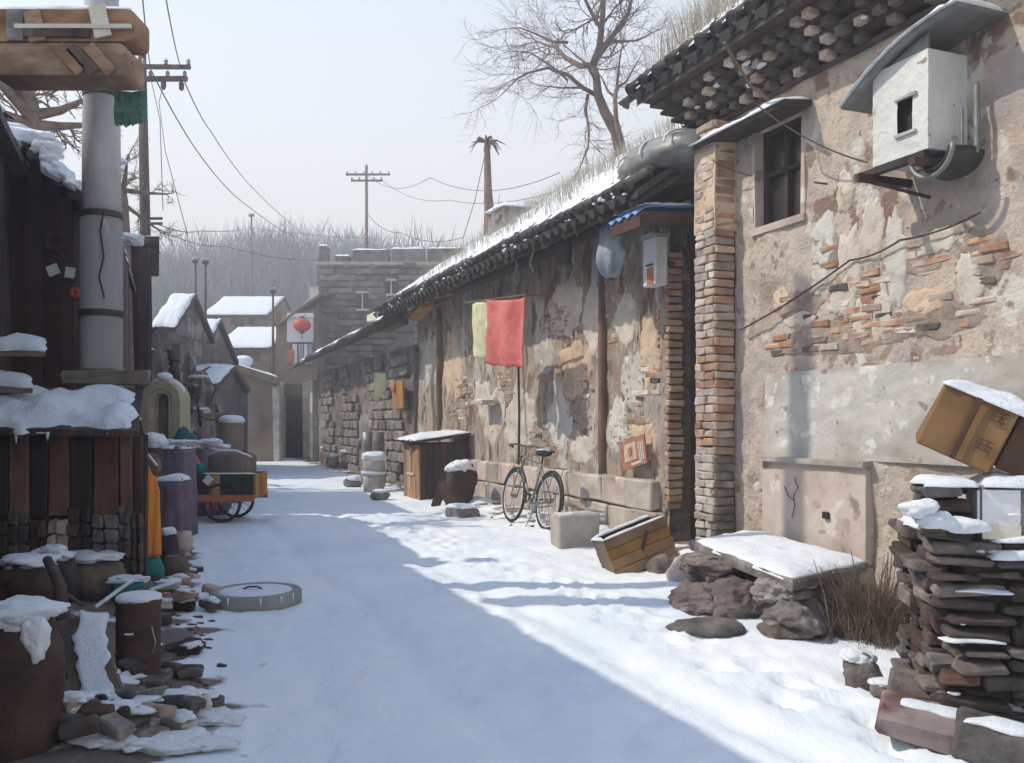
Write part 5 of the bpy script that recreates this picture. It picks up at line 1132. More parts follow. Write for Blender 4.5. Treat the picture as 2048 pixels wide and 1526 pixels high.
for x in range(3): face_wall(h2, 'window', 425 + x * 36, 436 + x * 36, 648, 636, 51.95, .1, 'glass_dark')
# gabled houses of the left row
def gable_house(label, x0, x1, xp, ye, yp, Y, m, L_=4, win=True):
    t = thing('gabled_house', label, 'house', Vector((P((x0 + x1) / 2, 0, Y).x, Y, 0))); OFF[t.name] = Vector(t.location)
    a, b, pk = P(x0, ye, Y), P(x1, ye, Y), P(xp, yp, Y); g0, g1 = Vector((a.x, Y, 0)), Vector((b.x, Y, 0)); bk2 = Vector((-.4 * L_, L_, 0))
    pts = [g0, g1, b, pk, a]; k = 5; mb = MB(); mb.add(pts + [p + bk2 for p in pts], [tuple(range(k)), tuple(range(2 * k - 1, k - 1, -1))] + [(i, k + i, k + (i + 1) % k, (i + 1) % k) for i in range(k)]); part(t, 'wall', mb, m)
    for e, nm in ((a, -1), (b, 1)):
        d_ = (e - pk); e2 = pk + d_ * 1.12; u_ = Vector((0, 0, .05)); f_ = Vector((0, -.25, 0))
        mb = MB(); c = [pk + u_ + f_, e2 + u_ + f_, e2 + u_ + bk2, pk + u_ + bk2]; mb.add(c + [p + Vector((0, 0, .1)) for p in c], [(3, 2, 1, 0), (4, 5, 6, 7), (0, 1, 5, 4), (1, 2, 6, 5), (2, 3, 7, 6), (3, 0, 4, 7)]); part(t, 'roof', mb, 'tile')
        mb = MB(); c = [p + Vector((0, 0, .1)) for p in c]
        mb.snow(c[0], c[1], c[2], c[3], .14, 14, 16, Y, .06, .4) if nm > 0 else mb.snow(c[1], c[0], c[3], c[2], .14, 14, 16, Y, .06, .4)
        part(t, 'snow_cover', mb, 'snow', True)
    if win:
        q = (a + b) / 2; w_o = MB(); w_o.box((q.x, Y - .02, q.z - .9), (.5, .08, .6)); wo_ = part(t, 'window', w_o, 'glass_dark')
        m2 = MB(); m2.box((q.x, Y - .08, q.z - .9), (.05, .04, .6)); m2.box((q.x, Y - .08, q.z - .58), (.6, .06, .05)); m2.box((q.x, Y - .08, q.z - 1.22), (.6, .1, .06)); f_ = link('window_frame', m2.mesh('window_frame', M['wood_old'])); f_.parent = wo_
    return t
small_house('narrow dark house with a white roof patch right of the utility pole', 300, 350, 655, 590, 24, 'mauve_dark', 1.6)
small_house('dark narrow house with a steep snow roof left of the two thin posts', 352, 404, 705, 640, 27, 'mauve_dark', 1.8)
small_house('low mauve-brown house with a thin snowy roof just behind the arched shelter', 342, 436, 768, 732, 25, 'mauve_dark', 1.5)
# dark ragged clutter between the shed and the far houses
rc = random.Random(12)
for i, (px, top, Y, wx, m, lab) in enumerate([(300, 655, 18.5, .42, 'mauve_dark', 'tall ragged firewood heap right beside the utility pole foot'), (335, 700, 19.5, .40, 'brick_dark', 'dark pile of lumber ends above the arched niche'), (372, 705, 20.5, .34, 'mauve_dark', 'snow-streaked heap of sacks under the two thin posts'),
                                              (402, 742, 19.5, .34, 'stone', 'grey rubble heap left of the brown house wall'), (388, 812, 17.5, .36, 'mauve_wall', 'low mauve heap with thin snow directly behind the tricycle load'), (420, 800, 21.5, .30, 'brick_dark', 'small dark heap against the left corner of the brown house')]):
    b_ = P(px, 0, Y); h_ = P(0, top, Y).z; t = thing('junk_heap', lab, 'heap', (b_.x, Y, 0)); mb = MB()
    mb.lathe([(wx * .9, 0), (wx * .95, h_ * .3), (wx * .8, h_ * .6), (wx * .62, h_ * .85), (wx * .25, h_)], n=16, wob=.7, seed=i + 3); part(t, 'heap', mb, m)
    for k_ in range(9):
        a_ = rc.uniform(3.4, 6.0); z_ = rc.uniform(.3, .95) * h_; r_ = wx * (1.05 - .5 * z_ / h_); mb = MB(); p_ = Vector((r_ * math.cos(a_), r_ * math.sin(a_), z_)); q_ = p_ + Vector((rc.gauss(0, .25), rc.gauss(0, .1), rc.uniform(-.1, .5)))
        mb.tube([p_, q_], [.035, .025], 5); part(t, 'stick', mb, rc.choice(['wood_old', 'wood_dark', 'wood_rust']))
    for k_ in range(4):
        a_ = rc.uniform(3.4, 6.0); z_ = rc.uniform(.5, .98) * h_; r_ = wx * (.95 - .6 * z_ / h_); mb = MB(); mb.rock((0, 0, 0), (rc.uniform(.08, .2), .08, .04), k_, .6, 3); part(t, 'snow_cap', mb, 'snow', True, loc=(r_ * math.cos(a_), r_ * math.sin(a_), z_))
# ================================================================ LEFT ROW NEAR
TL = 5.86
lh = rowthing('timber_house', 'dark red-brown timber house on the left with snow on its tiled gable edge', 'house', 12, TL + 1.5)
YN = 10.3
def LX(px, py, Y): return P(px, py, Y)
OFF[lh.name] = Vector((0, 0, 0)); lh.location = (-5.6, YN, 0); lh.rotation_euler = (0, 0, 0); OFF[lh.name] = Vector(lh.location)
cor = P(238, 845, YN); bkv = Vector((-.4 * 4.2, 4.2, 0))
pts = [Vector((-8.2, YN, 0)), Vector((cor.x, YN, 0)), Vector((cor.x, YN, P(0, 470, YN).z)), Vector((P(20, 0, YN).x, YN, P(0, 262, YN).z)), Vector((-8.2, YN, P(0, 470, YN).z + .2))]
mb = MB(); k = 5; mb.add(pts + [p + bkv for p in pts], [tuple(range(k)), tuple(range(2 * k - 1, k - 1, -1))] + [(i, k + i, k + (i + 1) % k, (i + 1) % k) for i in range(k)]); part(lh, 'wall', mb, 'wood_dark')
x = -6.3; i = 0
while x < cor.x - .08:                                 # boarding of the gable end
    wdt = rnd.uniform(.14, .22); xm = x + wdt / 2; tz = pts[3].z + (pts[2].z - pts[3].z) * max(0, (xm - pts[3].x) / (pts[2].x - pts[3].x)) if xm > pts[3].x else pts[3].z - (pts[3].x - xm) * .6
    hh = tz - 1.7 - .14; part(lh, 'board', bevbox(wdt - .012, .03, hh, .005, .003, i), rnd.choice(['wood_dark', 'wood_red', 'wood_dark', 'wood_old', 'wood_red']), loc=(xm, YN - .025, 1.7 + hh / 2)); x += wdt; i += 1
x = 0; i = 0
while x < 4.1:                                         # boarding of the alley side
    wdt = rnd.uniform(.16, .26); p = cor + bkv.normalized() * (x + wdt / 2); zt2 = pts[2].z - .12
    part(lh, 'board', bevbox(wdt - .012, .03, zt2, .005, .003, i), rnd.choice(['wood_red', 'wood_dark', 'wood_red', 'wood_old']), loc=(p.x + .03, p.y + .012, zt2 / 2), rot=(0, 0, math.atan2(bkv.y, bkv.x))); x += wdt; i += 1
for (e0, e1, nm) in ((pts[3], pts[2], 1), (pts[3], pts[4], -1)):
    d_ = e1 - e0; e2 = e0 + d_ * (1.10 if nm > 0 else 1.05); u_ = Vector((0, 0, .04)); f_ = Vector((0, -.35, 0)); c = [e0 + u_ + f_, e2 + u_ + f_, e2 + u_ + bkv, e0 + u_ + bkv]
    mb = MB(); mb.add(c + [p + Vector((0, 0, .09)) for p in c], [(3, 2, 1, 0), (4, 5, 6, 7), (0, 1, 5, 4), (1, 2, 6, 5), (2, 3, 7, 6), (3, 0, 4, 7)]); part(lh, 'roof', mb, 'tile')
    c = [p + Vector((0, 0, .09)) for p in c]; mb = MB(); c2 = c if nm > 0 else [c[1], c[0], c[3], c[2]]
    mb.snow(*c2, .16, 26, 26, 4, .10, .9); part(lh, 'snow_cover', mb, 'snow', True)
n = 9
for i in range(n):                                     # row of round verge tiles down the gable edge
    p = pts[3].lerp(pts[2], (i + .3) / n * 1.08) + Vector((0, -.40, .10)); o_ = link('roof_tile', CT, lh, p, (R(8), rnd.uniform(-.1, .1) + math.atan2(1.2, 1.4), R(180) + rnd.uniform(-.3, .3)), (1.25, 1, 1.25))
    if i % 2 == 0: mb = MB(); mb.rock((0, 0, 0), (.11, .07, .05), i, .5, 2); part(lh, 'snow_lump', mb, 'snow', True, loc=p + Vector((.02, -.02, .07)))
for i, (px, py, sx, sz) in enumerate([(50, 272, .34, .09), (95, 300, .16, .10), (118, 345, .18, .10), (150, 372, .16, .06), (215, 318, .20, .06), (262, 478, .14, .06), (20, 262, .3, .08)]):
    mb = MB(); mb.rock((0, 0, 0), (sx, .16, sz), i + 3, .4, 3); part(lh, 'snow_lump', mb, 'snow', True, loc=P(px, py, YN - .36), rot=(0, .5 if i in (2, 3) else .15, 0))
# red disc ornaments and papers on the gable end
for i, (px, py, kind) in enumerate([(110, 482, 'red'), (106, 540, 'paper'), (140, 545, 'paper'), (150, 585, 'red')]):
    c = P(px, py, YN - .09)
    if kind == 'red':
        mb = MB(); mb.torus((0, 0, 0), .10 if i == 0 else .04, .025, 'y', 18, 6); single('wall_ring', mb, 'red_paint' if i else 'rust', ['large dull red ring hanging on the dark gable wall left of the pole', 'small bright red ring on the dark wall beside the pole'][i > 0], 'ring', loc=c)
    else:
        mb = MB(); mb.box((0, 0, 0), (.13 if i == 1 else .11, .012, .12), ry=R(-22 if i == 1 else 8)); single('paper_notice', mb, 'white_paint', ['slanted blank paper notice on the dark gable wall', 'second paper notice, straight, closer to the concrete pole'][i - 1], 'paper', loc=c)
# second, taller dark building behind (red-brown strip beside the utility pole)
l2 = thing('red_brown_house', 'tall red-brown wooden house front squeezed between the concrete pole and the utility pole', 'house', P(270, 845, 15.2) * 1); l2.location = (P(262, 0, 15.2).x - 1.5, 15.2, 0); OFF[l2.name] = Vector(l2.location)
a = P(303, 0, 15.2); zt3 = P(0, 492, 15.2).z
mb = MB(); q = [Vector((a.x - 2.6, 15.2, 0)), Vector((a.x, 15.2, 0)), Vector((a.x - 1.8, 19.6, 0)), Vector((a.x - 4.4, 19.6, 0))]; mb.add(q + [p + Vector((0, 0, zt3)) for p in q], [(3, 2, 1, 0), (4, 5, 6, 7), (0, 1, 5, 4), (1, 2, 6, 5), (2, 3, 7, 6), (3, 0, 4, 7)]); part(l2, 'wall', mb, 'wood_red')
for i in range(8): part(l2, 'board', bevbox(.2, .03, zt3 - .1, .005, .004, i), rnd.choice(['wood_red', 'wood_dark', 'wood_red']), loc=(a.x - .12 - i * .21, 15.17, zt3 / 2))
mb = MB(); q2 = [q[0] + Vector((-.1, -.3, zt3)), q[1] + Vector((.25, -.3, zt3)), q[2] + Vector((.2, 0, zt3 + .2)), q[3] + Vector((0, 0, zt3 + .2))]; mb.add([p + Vector((0, 0, .0)) for p in q2] + [p + Vector((0, 0, .1)) for p in q2], [(3, 2, 1, 0), (4, 5, 6, 7), (0, 1, 5, 4), (1, 2, 6, 5), (2, 3, 7, 6), (3, 0, 4, 7)]); part(l2, 'roof', mb, 'tile')
mb = MB(); mb.snow(*[p + Vector((0, 0, .1)) for p in q2], .16, 18, 18, 5, .08, .8); part(l2, 'snow_cover', mb, 'snow', True)
# snowy stump-like growth above the left roof (bare pollard branches) 
bare_tree('pollard_tree', 'stubby pollarded tree with thick grey limbs above the left gable roof', 13.5,
    [(60, 300), (62, 255), (66, 225)],
    [([(66, 235), (40, 200), (15, 165)], .14, .06), ([(66, 225), (72, 190), (70, 150)], .14, .06), ([(66, 230), (100, 205), (120, 170)], .12, .05), ([(62, 250), (110, 245), (150, 235)], .12, .05), ([(60, 250), (20, 240), (-20, 215)], .12, .05)], 21, .24, .45)
bare_tree('stub_tree', 'short bare tree stub between the concrete pole and the utility pole', 14.5,
    [(250, 460), (248, 400), (245, 375)], [([(245, 378), (262, 355), (275, 330)], .06, .02), ([(246, 380), (270, 372), (290, 360)], .06, .02), ([(245, 378), (240, 350), (238, 335)], .05, .02), ([(250, 410), (275, 430), (300, 450)], .05, .02)], 22, .13, .3)

# near-left house just outside the frame, sized to shade the lane; its edge shows at the left border
nh = thing('near_left_house', 'mostly unseen dark brown house beyond the left picture border, sized to shade the alley', 'house', (-4.6, 5.0, 0), 0); OFF[nh.name] = Vector(nh.location)
q = [Vector((-1.80, .5, 0)), Vector((-5.70, 10.25, 0)), Vector((-10.3, 8.4, 0)), Vector((-6.4, -1.3, 0))]; HN = 4.32
mb = MB(); mb.add(q + [p + Vector((0, 0, HN)) for p in q], [(0, 1, 2, 3), (7, 6, 5, 4), (0, 4, 5, 1), (1, 5, 6, 2), (2, 6, 7, 3), (3, 7, 4, 0)]); part(nh, 'wall', mb, 'wood_dark')
mb = MB(); n1 = Vector((.9285, .3714, 0)) * .18; c = [q[0] + n1, q[1] + n1, (q[1] + q[2]) / 2, (q[0] + q[3]) / 2]; c = [Vector((p.x, p.y, HN + (.0 if i < 2 else 1.2))) for i, p in enumerate(c)]
mb.add(c + [p + Vector((0, 0, .1)) for p in c], [(3, 2, 1, 0), (4, 5, 6, 7), (0, 1, 5, 4), (1, 2, 6, 5), (2, 3, 7, 6), (3, 0, 4, 7)]); part(nh, 'roof', mb, 'tile')
mb = MB(); mb.snow(*[p + Vector((0, 0, .1)) for p in c], .15, 40, 14, 5, .12, .8); part(nh, 'snow_cover', mb, 'snow', True)

# ================================================================ CONCRETE POLE, SIGN BOX
cp = P(203, 845, 8.42); cpo = thing('concrete_pole', 'thick pale concrete pole standing in front of the dark timber house', 'pole', (cp.x, 8.42, 0)); 
zz = lambda py: P(0, py, 8.42).z
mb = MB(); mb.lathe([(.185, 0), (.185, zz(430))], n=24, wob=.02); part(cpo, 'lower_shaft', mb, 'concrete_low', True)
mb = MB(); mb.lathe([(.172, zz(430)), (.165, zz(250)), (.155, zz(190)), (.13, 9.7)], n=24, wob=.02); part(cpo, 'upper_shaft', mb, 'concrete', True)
for py, r_ in ((190, .165), (432, .195), (628, .20), (745, .20)):
    mb = MB(); mb.lathe([(r_ - .012, zz(py) - .03), (r_, zz(py) - .025), (r_, zz(py) + .025), (r_ - .012, zz(py) + .03)], n=24); part(cpo, 'band', mb, 'metal_dark' if py != 745 else 'stone')
mb = MB(); mb.tube([(.10, -.16, zz(600)), (.06, -.18, zz(560)), (.10, -.17, zz(520)), (.07, -.18, zz(470)), (.1, -.17, zz(430))], .008, 5); part(cpo, 'crack', mb, 'metal_dark')
sg = thing('sign_box', 'brown weathered double-tier wooden sign box fixed high on the concrete pole', 'sign', (P(130, 0, 7.7).x, 7.7, P(0, 150, 7.7).z)); OFF[sg.name] = Vector(sg.location)
def rbox(x0, x1, y0, y1, Y, dpt, r_):
    a = P(x0, y0, Y); b = P(x1, y1, Y); lo = []; m_ = MB()
    for cx_, cz_, g0 in ((b.x - r_, a.z - r_, 0), (a.x + r_, a.z - r_, 90), (a.x + r_, b.z + r_, 180), (b.x - r_, b.z + r_, 270)):
        for i in range(5): g_ = R(g0 + 90 * i / 4); lo.append((cx_ + r_ * math.cos(g_), cz_ + r_ * math.sin(g_)))
    k_ = len(lo); m_.add([(x, Y, z) for x, z in lo] + [(x, Y + dpt, z) for x, z in lo], [tuple(range(k_)), tuple(range(2 * k_ - 1, k_ - 1, -1))] + [(i, k_ + i, k_ + (i + 1) % k_, (i + 1) % k_) for i in range(k_)]); return m_
part(sg, 'upper_box', rbox(-30, 270, 18, 82, 7.55, .3, .06), 'sign_brown'); part(sg, 'lower_box', rbox(-30, 254, 86, 150, 7.55, .36, .08), 'sign_brown')
mb = MB(); a = P(30, 56, 7.52); b = P(262, 50, 7.52); mb.box((a + b) / 2, ((b - a).length, .03, .035)); part(sg, 'rail', mb, 'cream')
mb = MB(); a = P(48, 66, 7.53); b = P(180, 66, 7.53); mb.box((a + b) / 2, ((b - a).length, .03, .07)); part(sg, 'slot', mb, 'wood_dark')
for (x, y, L_, m) in ((70, 52, .26, 'sign_brown'), (200, 42, .27, 'cream'), (30, 50, .26, 'stone')): 
    mb = MB(); mb.box(P(x, y, 7.53), (.14, .02, L_), ry=R(-12 if x > 50 else 0)); part(sg, 'batten', mb, m)
for (x, y, m) in ((140, 118, 'cream'), (200, 118, 'cream'), (165, 118, 'wood_old')):
    mb = MB(); mb.box(P(x, y, 7.53), (.10, .02, .29), ry=R(-42)); part(sg, 'batten', mb, m if m != 'cream' else 'sign_brown')
mb = MB(); mb.snow(P(-28, 16, 7.55), P(262, 17, 7.55), P(262, 17, 7.85) , P(-28, 16, 7.85), .03, 20, 5, 2, .02); part(sg, 'snow_cap', mb, 'snow_grey', True)
gc = P(232, 178, 7.9); cloth('green_cloth', gc + Vector((-.02, 0, 0)), gc + Vector((.24, .08, .02)), .30, 'green_cloth', 'small green rag hanging under the brown sign box', 8)

# ================================================================ LEFT LEAN-TO SHED
sh = thing('lean_to_shed', 'low shed of mixed boards with a snow-heaped roof at the foot of the concrete pole', 'shed', (-4.3, 8.6, 0)); OFF[sh.name] = Vector(sh.location)
YS = 7.45; xr = P(284, 0, YS).x; xl = P(-60, 0, YS).x; zf = P(0, 868, YS).z
mb = MB(); q = [Vector((xl, YS + .04, 0)), Vector((xr, YS + .04, 0)), Vector((xr - .35, YS + .74, 0)), Vector((xl - .35, YS + .74, 0))]; mb.add(q + [q[0] + Vector((0, 0, zf)), q[1] + Vector((0, 0, zf)), q[2] + Vector((0, 0, zf + .3)), q[3] + Vector((0, 0, zf + .3))], [(3, 2, 1, 0), (4, 5, 6, 7), (0, 1, 5, 4), (1, 2, 6, 5), (2, 3, 7, 6), (3, 0, 4, 7)]); part(sh, 'core', mb, 'wood_dark')
cols = [(-60, 20, 'wood_dark'), (20, 60, 'brick_grey'), (60, 98, 'brick_dark'), (98, 142, 'wood_old'), (142, 186, 'wood_dark'), (186, 240, 'stone'), (240, 268, 'brick_grey'), (268, 288, 'brick_dark')]
for i, (a, b, m) in enumerate(cols):
    zl_ = .72; w2 = (b - a) / FPX * YS
    part(sh, 'board', bevbox(w2 - .015, .05, zf - zl_ - .02, .008, .006, i), ['wood_dark', 'wood_rust', 'wood_dark', 'wood_rust', 'wood_dark', 'wood_rust', 'wood_rust', 'wood_dark'][i], loc=(P((a + b) / 2, 0, YS).x, YS, (zf + zl_) / 2), rot=(0, 0, rnd.uniform(-.05, .05)))
    zz_ = .02
    while zz_ < zl_ - .05:
        hh = rnd.uniform(.10, .16)
        for kx in range(2): part(sh, 'stone', bevbox(w2 / 2 - .012, .10, hh - .012, .012, .012, i + kx), m if m != 'wood_old' else 'brick_pale', loc=(P(a + (b - a) * (.25 + .5 * kx), 0, YS).x, YS + rnd.uniform(-.02, .02), zz_ + hh / 2), rot=(0, rnd.uniform(-.04, .04), rnd.uniform(-.05, .05)))
        zz_ += hh
for i in range(5): mb = MB(); w2 = .3; p = q[1].lerp(q[2], (i + .5) / 5); part(sh, 'board', bevbox(.17, .03, 1.36, .006, .004, i), rnd.choice(['wood_dark', 'wood_red', 'teal']) if i else 'wood_dark', loc=(p.x + .02, p.y, .72), rot=(0, 0, math.atan2((q[2] - q[1]).y, (q[2] - q[1]).x)))
r0, r1_, r2, r3 = Vector((xl - .1, YS - .2, zf + .0)), Vector((xr + .05, YS - .2, zf - .02)), Vector((xr - .30, YS + .76, zf + .36)), Vector((xl - .6, YS + .76, zf + .36))
mb = MB(); mb.add([p for p in (r0, r1_, r2, r3)] + [p + Vector((0, 0, .05)) for p in (r0, r1_, r2, r3)], [(3, 2, 1, 0), (4, 5, 6, 7), (0, 1, 5, 4), (1, 2, 6, 5), (2, 3, 7, 6), (3, 0, 4, 7)]); part(sh, 'roof', mb, 'wood_dark')
u5 = Vector((0, 0, .05)); mb = MB()
def rq(u_, v_): return (r0 * (1 - u_) + r1_ * u_) * (1 - v_) + (r3 * (1 - u_) + r2 * u_) * v_ + u5
mb.snow(rq(0, .0), rq(.99, 0.02), rq(.98, .9), rq(0, .9), .12, 40, 20, 7, .10, 1.1, .03); part(sh, 'snow_cover', mb, 'snow', True)
for i, (a, b, c, d_, hgt) in enumerate([(-.02, .62, .50, .98, .40), (.0, .42, .44, .72, .15)]):
    mb = MB(); p0, p1, p2, p3 = rq(a, b), rq(c, b), rq(c - .03, d_), rq(a, d_); v5 = Vector((0, 0, hgt)); mb.add([p + v5 for p in (p0, p1, p2, p3)] + [p + v5 + u5 * .8 for p in (p0, p1, p2, p3)], [(3, 2, 1, 0), (4, 5, 6, 7), (0, 1, 5, 4), (1, 2, 6, 5), (2, 3, 7, 6), (3, 0, 4, 7)]); part(sh, 'roof_board', mb, 'wood_old')
    mb = MB(); v6 = v5 + u5; mb.snow(p0 + v6, p1 + v6, p2 + v6, p3 + v6, .07, 14, 10, i, .05, .8); part(sh, 'snow_cap', mb, 'snow', True)
mb = MB(); mb.box(rq(.8, .97) + Vector((0, .0, .1)), (.8, .06, .12), jit=.02); part(sh, 'back_board', mb, 'wood_old')
for x_, L_ in ((.38, .10), (.54, .07)): p = rq(x_, 0) + Vector((0, -.01, -.02)); mb = MB(); mb.tube([p, p - Vector((0, 0, L_ * .6)), p - Vector((0, 0, L_))], [.018, .010, .003], 6); part(sh, 'icicle', mb, 'snow_grey', True)

# ================================================================ UTILITY POLES, WIRES
def utility_pole(name, label, pxt, pyt, pxb, Y, r_, arms, m='wood_dark', group=None):
    t = thing(name, label, 'utility pole', (P(pxb, 0, Y).x, Y, 0), group=group); OFF[t.name] = Vector(t.location); tp = P(pxt, pyt, Y)
    mb = MB(); mb.tube([(P(pxb, 0, Y).x, Y, 0), P((pxt + pxb) / 2, (pyt + 845) / 2, Y), tp], [r_ * 1.25, r_ * 1.1, r_ * .8], 10); part(t, 'shaft', mb, m, True)
    for (x0, x1, py) in arms:
        a = P(x0, py, Y - r_); b = P(x1, py, Y - r_); am = MB(); am.box((a + b) / 2, ((b - a).length, .09, .09), jit=.01); ao = part(t, 'crossarm', am, m)
        n_ = max(3, int((b - a).length / .4))
        for i in range(n_ + 1):
            p = a.lerp(b, .03 + .94 * i / n_)
            ins = MB(); ins.lathe([(.03, .04), (.05, .07), (.03, .10), (.05, .13), (.02, .18)], c=p, n=8)
            ob = link('insulator', ins.mesh('insulator', M['metal_grey'])); ob.parent = ao
    return t
up1 = utility_pole('utility_pole', 'tall dark wooden utility pole with two short crossarms left of the open sky', 284, 97, 297, 20, .105, [(238, 381, 134), (228, 374, 158)])
for x, y in ((327, 170), (363, 172)): p = P(x, y, 19.9); mb = MB(); mb.lathe([(.02, .1), (.06, .06), (.06, -.05), (.03, -.10)], c=p, n=8); part(up1, 'hanging_insulator', mb, 'metal_dark')
for z_ in (437, 447): mb = MB(); mb.box(P(312, z_, 19.8), (.28, .05, .05)); part(up1, 'bracket', mb, 'wood_dark')
utility_pole('far_utility_pole', 'slim far utility pole with thin crossarms above the stone building', 733, 330, 733, 48, .09, [(692, 780, 349), (702, 765, 361)], 'wood_old')
utility_pole('distant_pole', 'very thin distant pole in front of the grey wood', 503, 428, 503, 58, .07, [(498, 508, 432)], 'wood_old')
utility_pole('distant_pole', 'pair-side thin post standing just above the farther snow roof, left', 391, 520, 391, 34, .05, [(386, 396, 524)], 'wood_dark')
utility_pole('distant_pole', 'thin dark post at the left end of the farther snow roof', 411, 520, 411, 34.5, .05, [(405, 417, 526)], 'wood_dark')
utility_pole('distant_pole', 'thin post at the right end of the farther snow roof beside the gate house', 546, 580, 546, 36, .05, [(540, 552, 584)], 'wood_dark')
A1 = P(300, 131, 20); A2 = P(360, 131, 20); A3 = P(345, 158, 20); A4 = P(368, 160, 20)
F1 = P(733, 349, 48); F2 = P(765, 361, 48)
wl = 'power wire '
wire('power_line', [P(280, -60, 12), A1], .011, 'wire dropping steeply to the left side of the upper crossarm', 'wire', sag=.1)
wire('power_line', [P(322, -60, 12), A2], .011, 'wire dropping steeply to the right tip of the upper crossarm', 'wire', sag=.1)
wire('power_line', [P(302, 140, 20), P(400, 310, 27), P(480, 400, 36), P(590, 475, 50)], .016, 'long wire slanting from the utility pole down across the pale sky', 'wire', sag=.1)
wire('power_line', [A4, P(420, 260, 27), P(500, 370, 38), P(610, 470, 52)], .014, 'upper of the two long slanting wires below the crossarm tip', 'wire', sag=.1)
wire('power_line', [P(300, 150, 20), P(320, 240, 19), P(326, 420, 18)], .009, 'thin wire hanging almost straight beside the utility pole', 'wire', sag=.0)
wire('power_line', [P(327, 170, 20), P(318, 205, 20), P(330, 300, 19), P(375, 470, 18)], .008, 'thin kinked wire hanging from the lower crossarm', 'wire', sag=.0)
wire('power_line', [P(312, 447, 20), P(400, 462, 30), P(503, 455, 58), F1 + Vector((0, 0, -3.4))], .014, 'nearly level wire running from the pole bracket past the distant pole', 'wire', sag=.1)
wire('power_line', [P(312, 455, 20), P(450, 492, 30), P(640, 520, 37)], .010, 'lower level wire leading to the stone building corner', 'wire', sag=.15)
wire('power_line', [F1, P(860, 355, 40), P(1120, 345, 30)], .013, 'wire leaving the far pole towards the tree on the right', 'wire', sag=.6)
wire('power_line', [F2, P(900, 400, 40), P(1190, 355, 26)], .012, 'second wire from the far pole passing behind the ragged pole', 'wire', sag=.4)
wire('power_line', [P(733, 425, 47.9), P(800, 465, 44), P(925, 475, 40)], .016, 'dark cable curving from the far pole to the right', 'wire', sag=.3)
wire('power_line', [P(974, 290, 22), P(950, 400, 22), P(925, 480, 22)], .009, 'guy wire of the ragged pole going down to the left', 'wire', sag=.0)

# ================================================================ FAR WOOD
fw = MB(); rg = random.Random(4)
def crown(cx, cy, h, r_, n):
    for _ in range(n):
        a = rg.uniform(0, 6.28); v = rg.random() ** .6; z_ = h * (.25 + .75 * rg.random()); rr = r_ * math.sin(math.pi * min(1, max(.08, (z_ / h - .15)))) ** .5 * rg.random() ** .5
        x, y = cx + rr * math.cos(a), cy + rr * math.sin(a); L_ = rg.uniform(.6, 1.7); w2 = rg.uniform(.015, .04)
        dx, dy = rg.gauss(0, .3) * L_ + (x - cx) * .15, rg.gauss(0, .3) * L_
        fw.add([(x - w2, y, z_), (x + w2, y, z_), (x + dx, y + dy, z_ + L_)], [(0, 1, 2)])
for i in range(300):
    px = rg.uniform(250, 1010); Y = rg.uniform(66, 100)
    top_ = 476 + 14 * math.sin(px * .021) + 10 * math.sin(px * .057 + 1) + (26 if px > 760 else 0) + (10 if px < 380 else 0) - (14 if 560 < px < 700 else 0)
    h = P(0, top_ + rg.uniform(0, 110) - 14 * (rg.random() < .15), Y).z; crown(P(px, 0, Y).x, Y, max(6, h), h * .22, 560)
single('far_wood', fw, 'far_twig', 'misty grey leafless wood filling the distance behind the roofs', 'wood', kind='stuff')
tr = MB()
for i in range(160):
    px = rg.uniform(250, 1010); Y = rg.uniform(64, 90); x = P(px, 0, Y).x; tr.tube([(x, Y, 0), (x + rg.uniform(-.4, .4), Y, rg.uniform(7, 12))], [.16, .05], 5)
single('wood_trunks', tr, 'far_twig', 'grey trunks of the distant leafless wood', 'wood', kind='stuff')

# ================================================================ ARCHED SHELTER, TRICYCLE, COVERS ON THE LEFT
YA = 15.0; ar = thing('arched_shelter', 'small olive arched niche with snow on its curve behind the shed', 'arch', (P(320, 0, YA).x, YA, 0)); OFF[ar.name] = Vector(ar.location)
c0_ = P(320, 800, YA); zt4 = c0_.z
def arch(r0_, r1__, Y0, Y1):
    m_ = MB(); n_ = 18; lo = []
    for rr in (r0_, r1__):
        lo.append([(c0_.x - rr, 0.0)] + [(c0_.x - rr * math.cos(math.pi * i / n_), zt4 + rr * math.sin(math.pi * i / n_)) for i in range(n_ + 1)] + [(c0_.x + rr, 0.0)])
    k_ = len(lo[0]); vs = [(x, y, z) for y in (Y0, Y1) for l_ in lo for x, z in l_]
    fs = []
    for i in range(k_ - 1): fs += [(i, i + 1, k_ + i + 1, k_ + i), (2 * k_ + i, 3 * k_ + i, 3 * k_ + i + 1, 2 * k_ + i + 1), (k_ + i, k_ + i + 1, 3 * k_ + i + 1, 3 * k_ + i), (i, 2 * k_ + i, 2 * k_ + i + 1, i + 1)]
    m_.add(vs, fs); return m_
part(ar, 'outer_arch', arch(.20, .33, YA, YA + .5), 'olive_plaster'); part(ar, 'inner_arch', arch(.12, .205, YA + .06, YA + .5), 'brick_pale')
mb = MB(); mb.box((c0_.x, YA + .3, zt4 / 2 + .05), (.42, .1, zt4 + .25)); part(ar, 'door', mb, 'wood_old')
mb = MB(); q = [(c0_.x - .345 * math.cos(math.pi * (.12 + .76 * i / 14)), YA + .22, zt4 + .345 * math.sin(math.pi * (.12 + .76 * i / 14))) for i in range(15)]; mb.tube(q, [.02] + [.05] * 13 + [.02], 8); mb.rock((c0_.x, YA + .2, zt4 + .40), (.13, .1, .07), 2, .2, 2); part(ar, 'snow_cap', mb, 'snow', True)
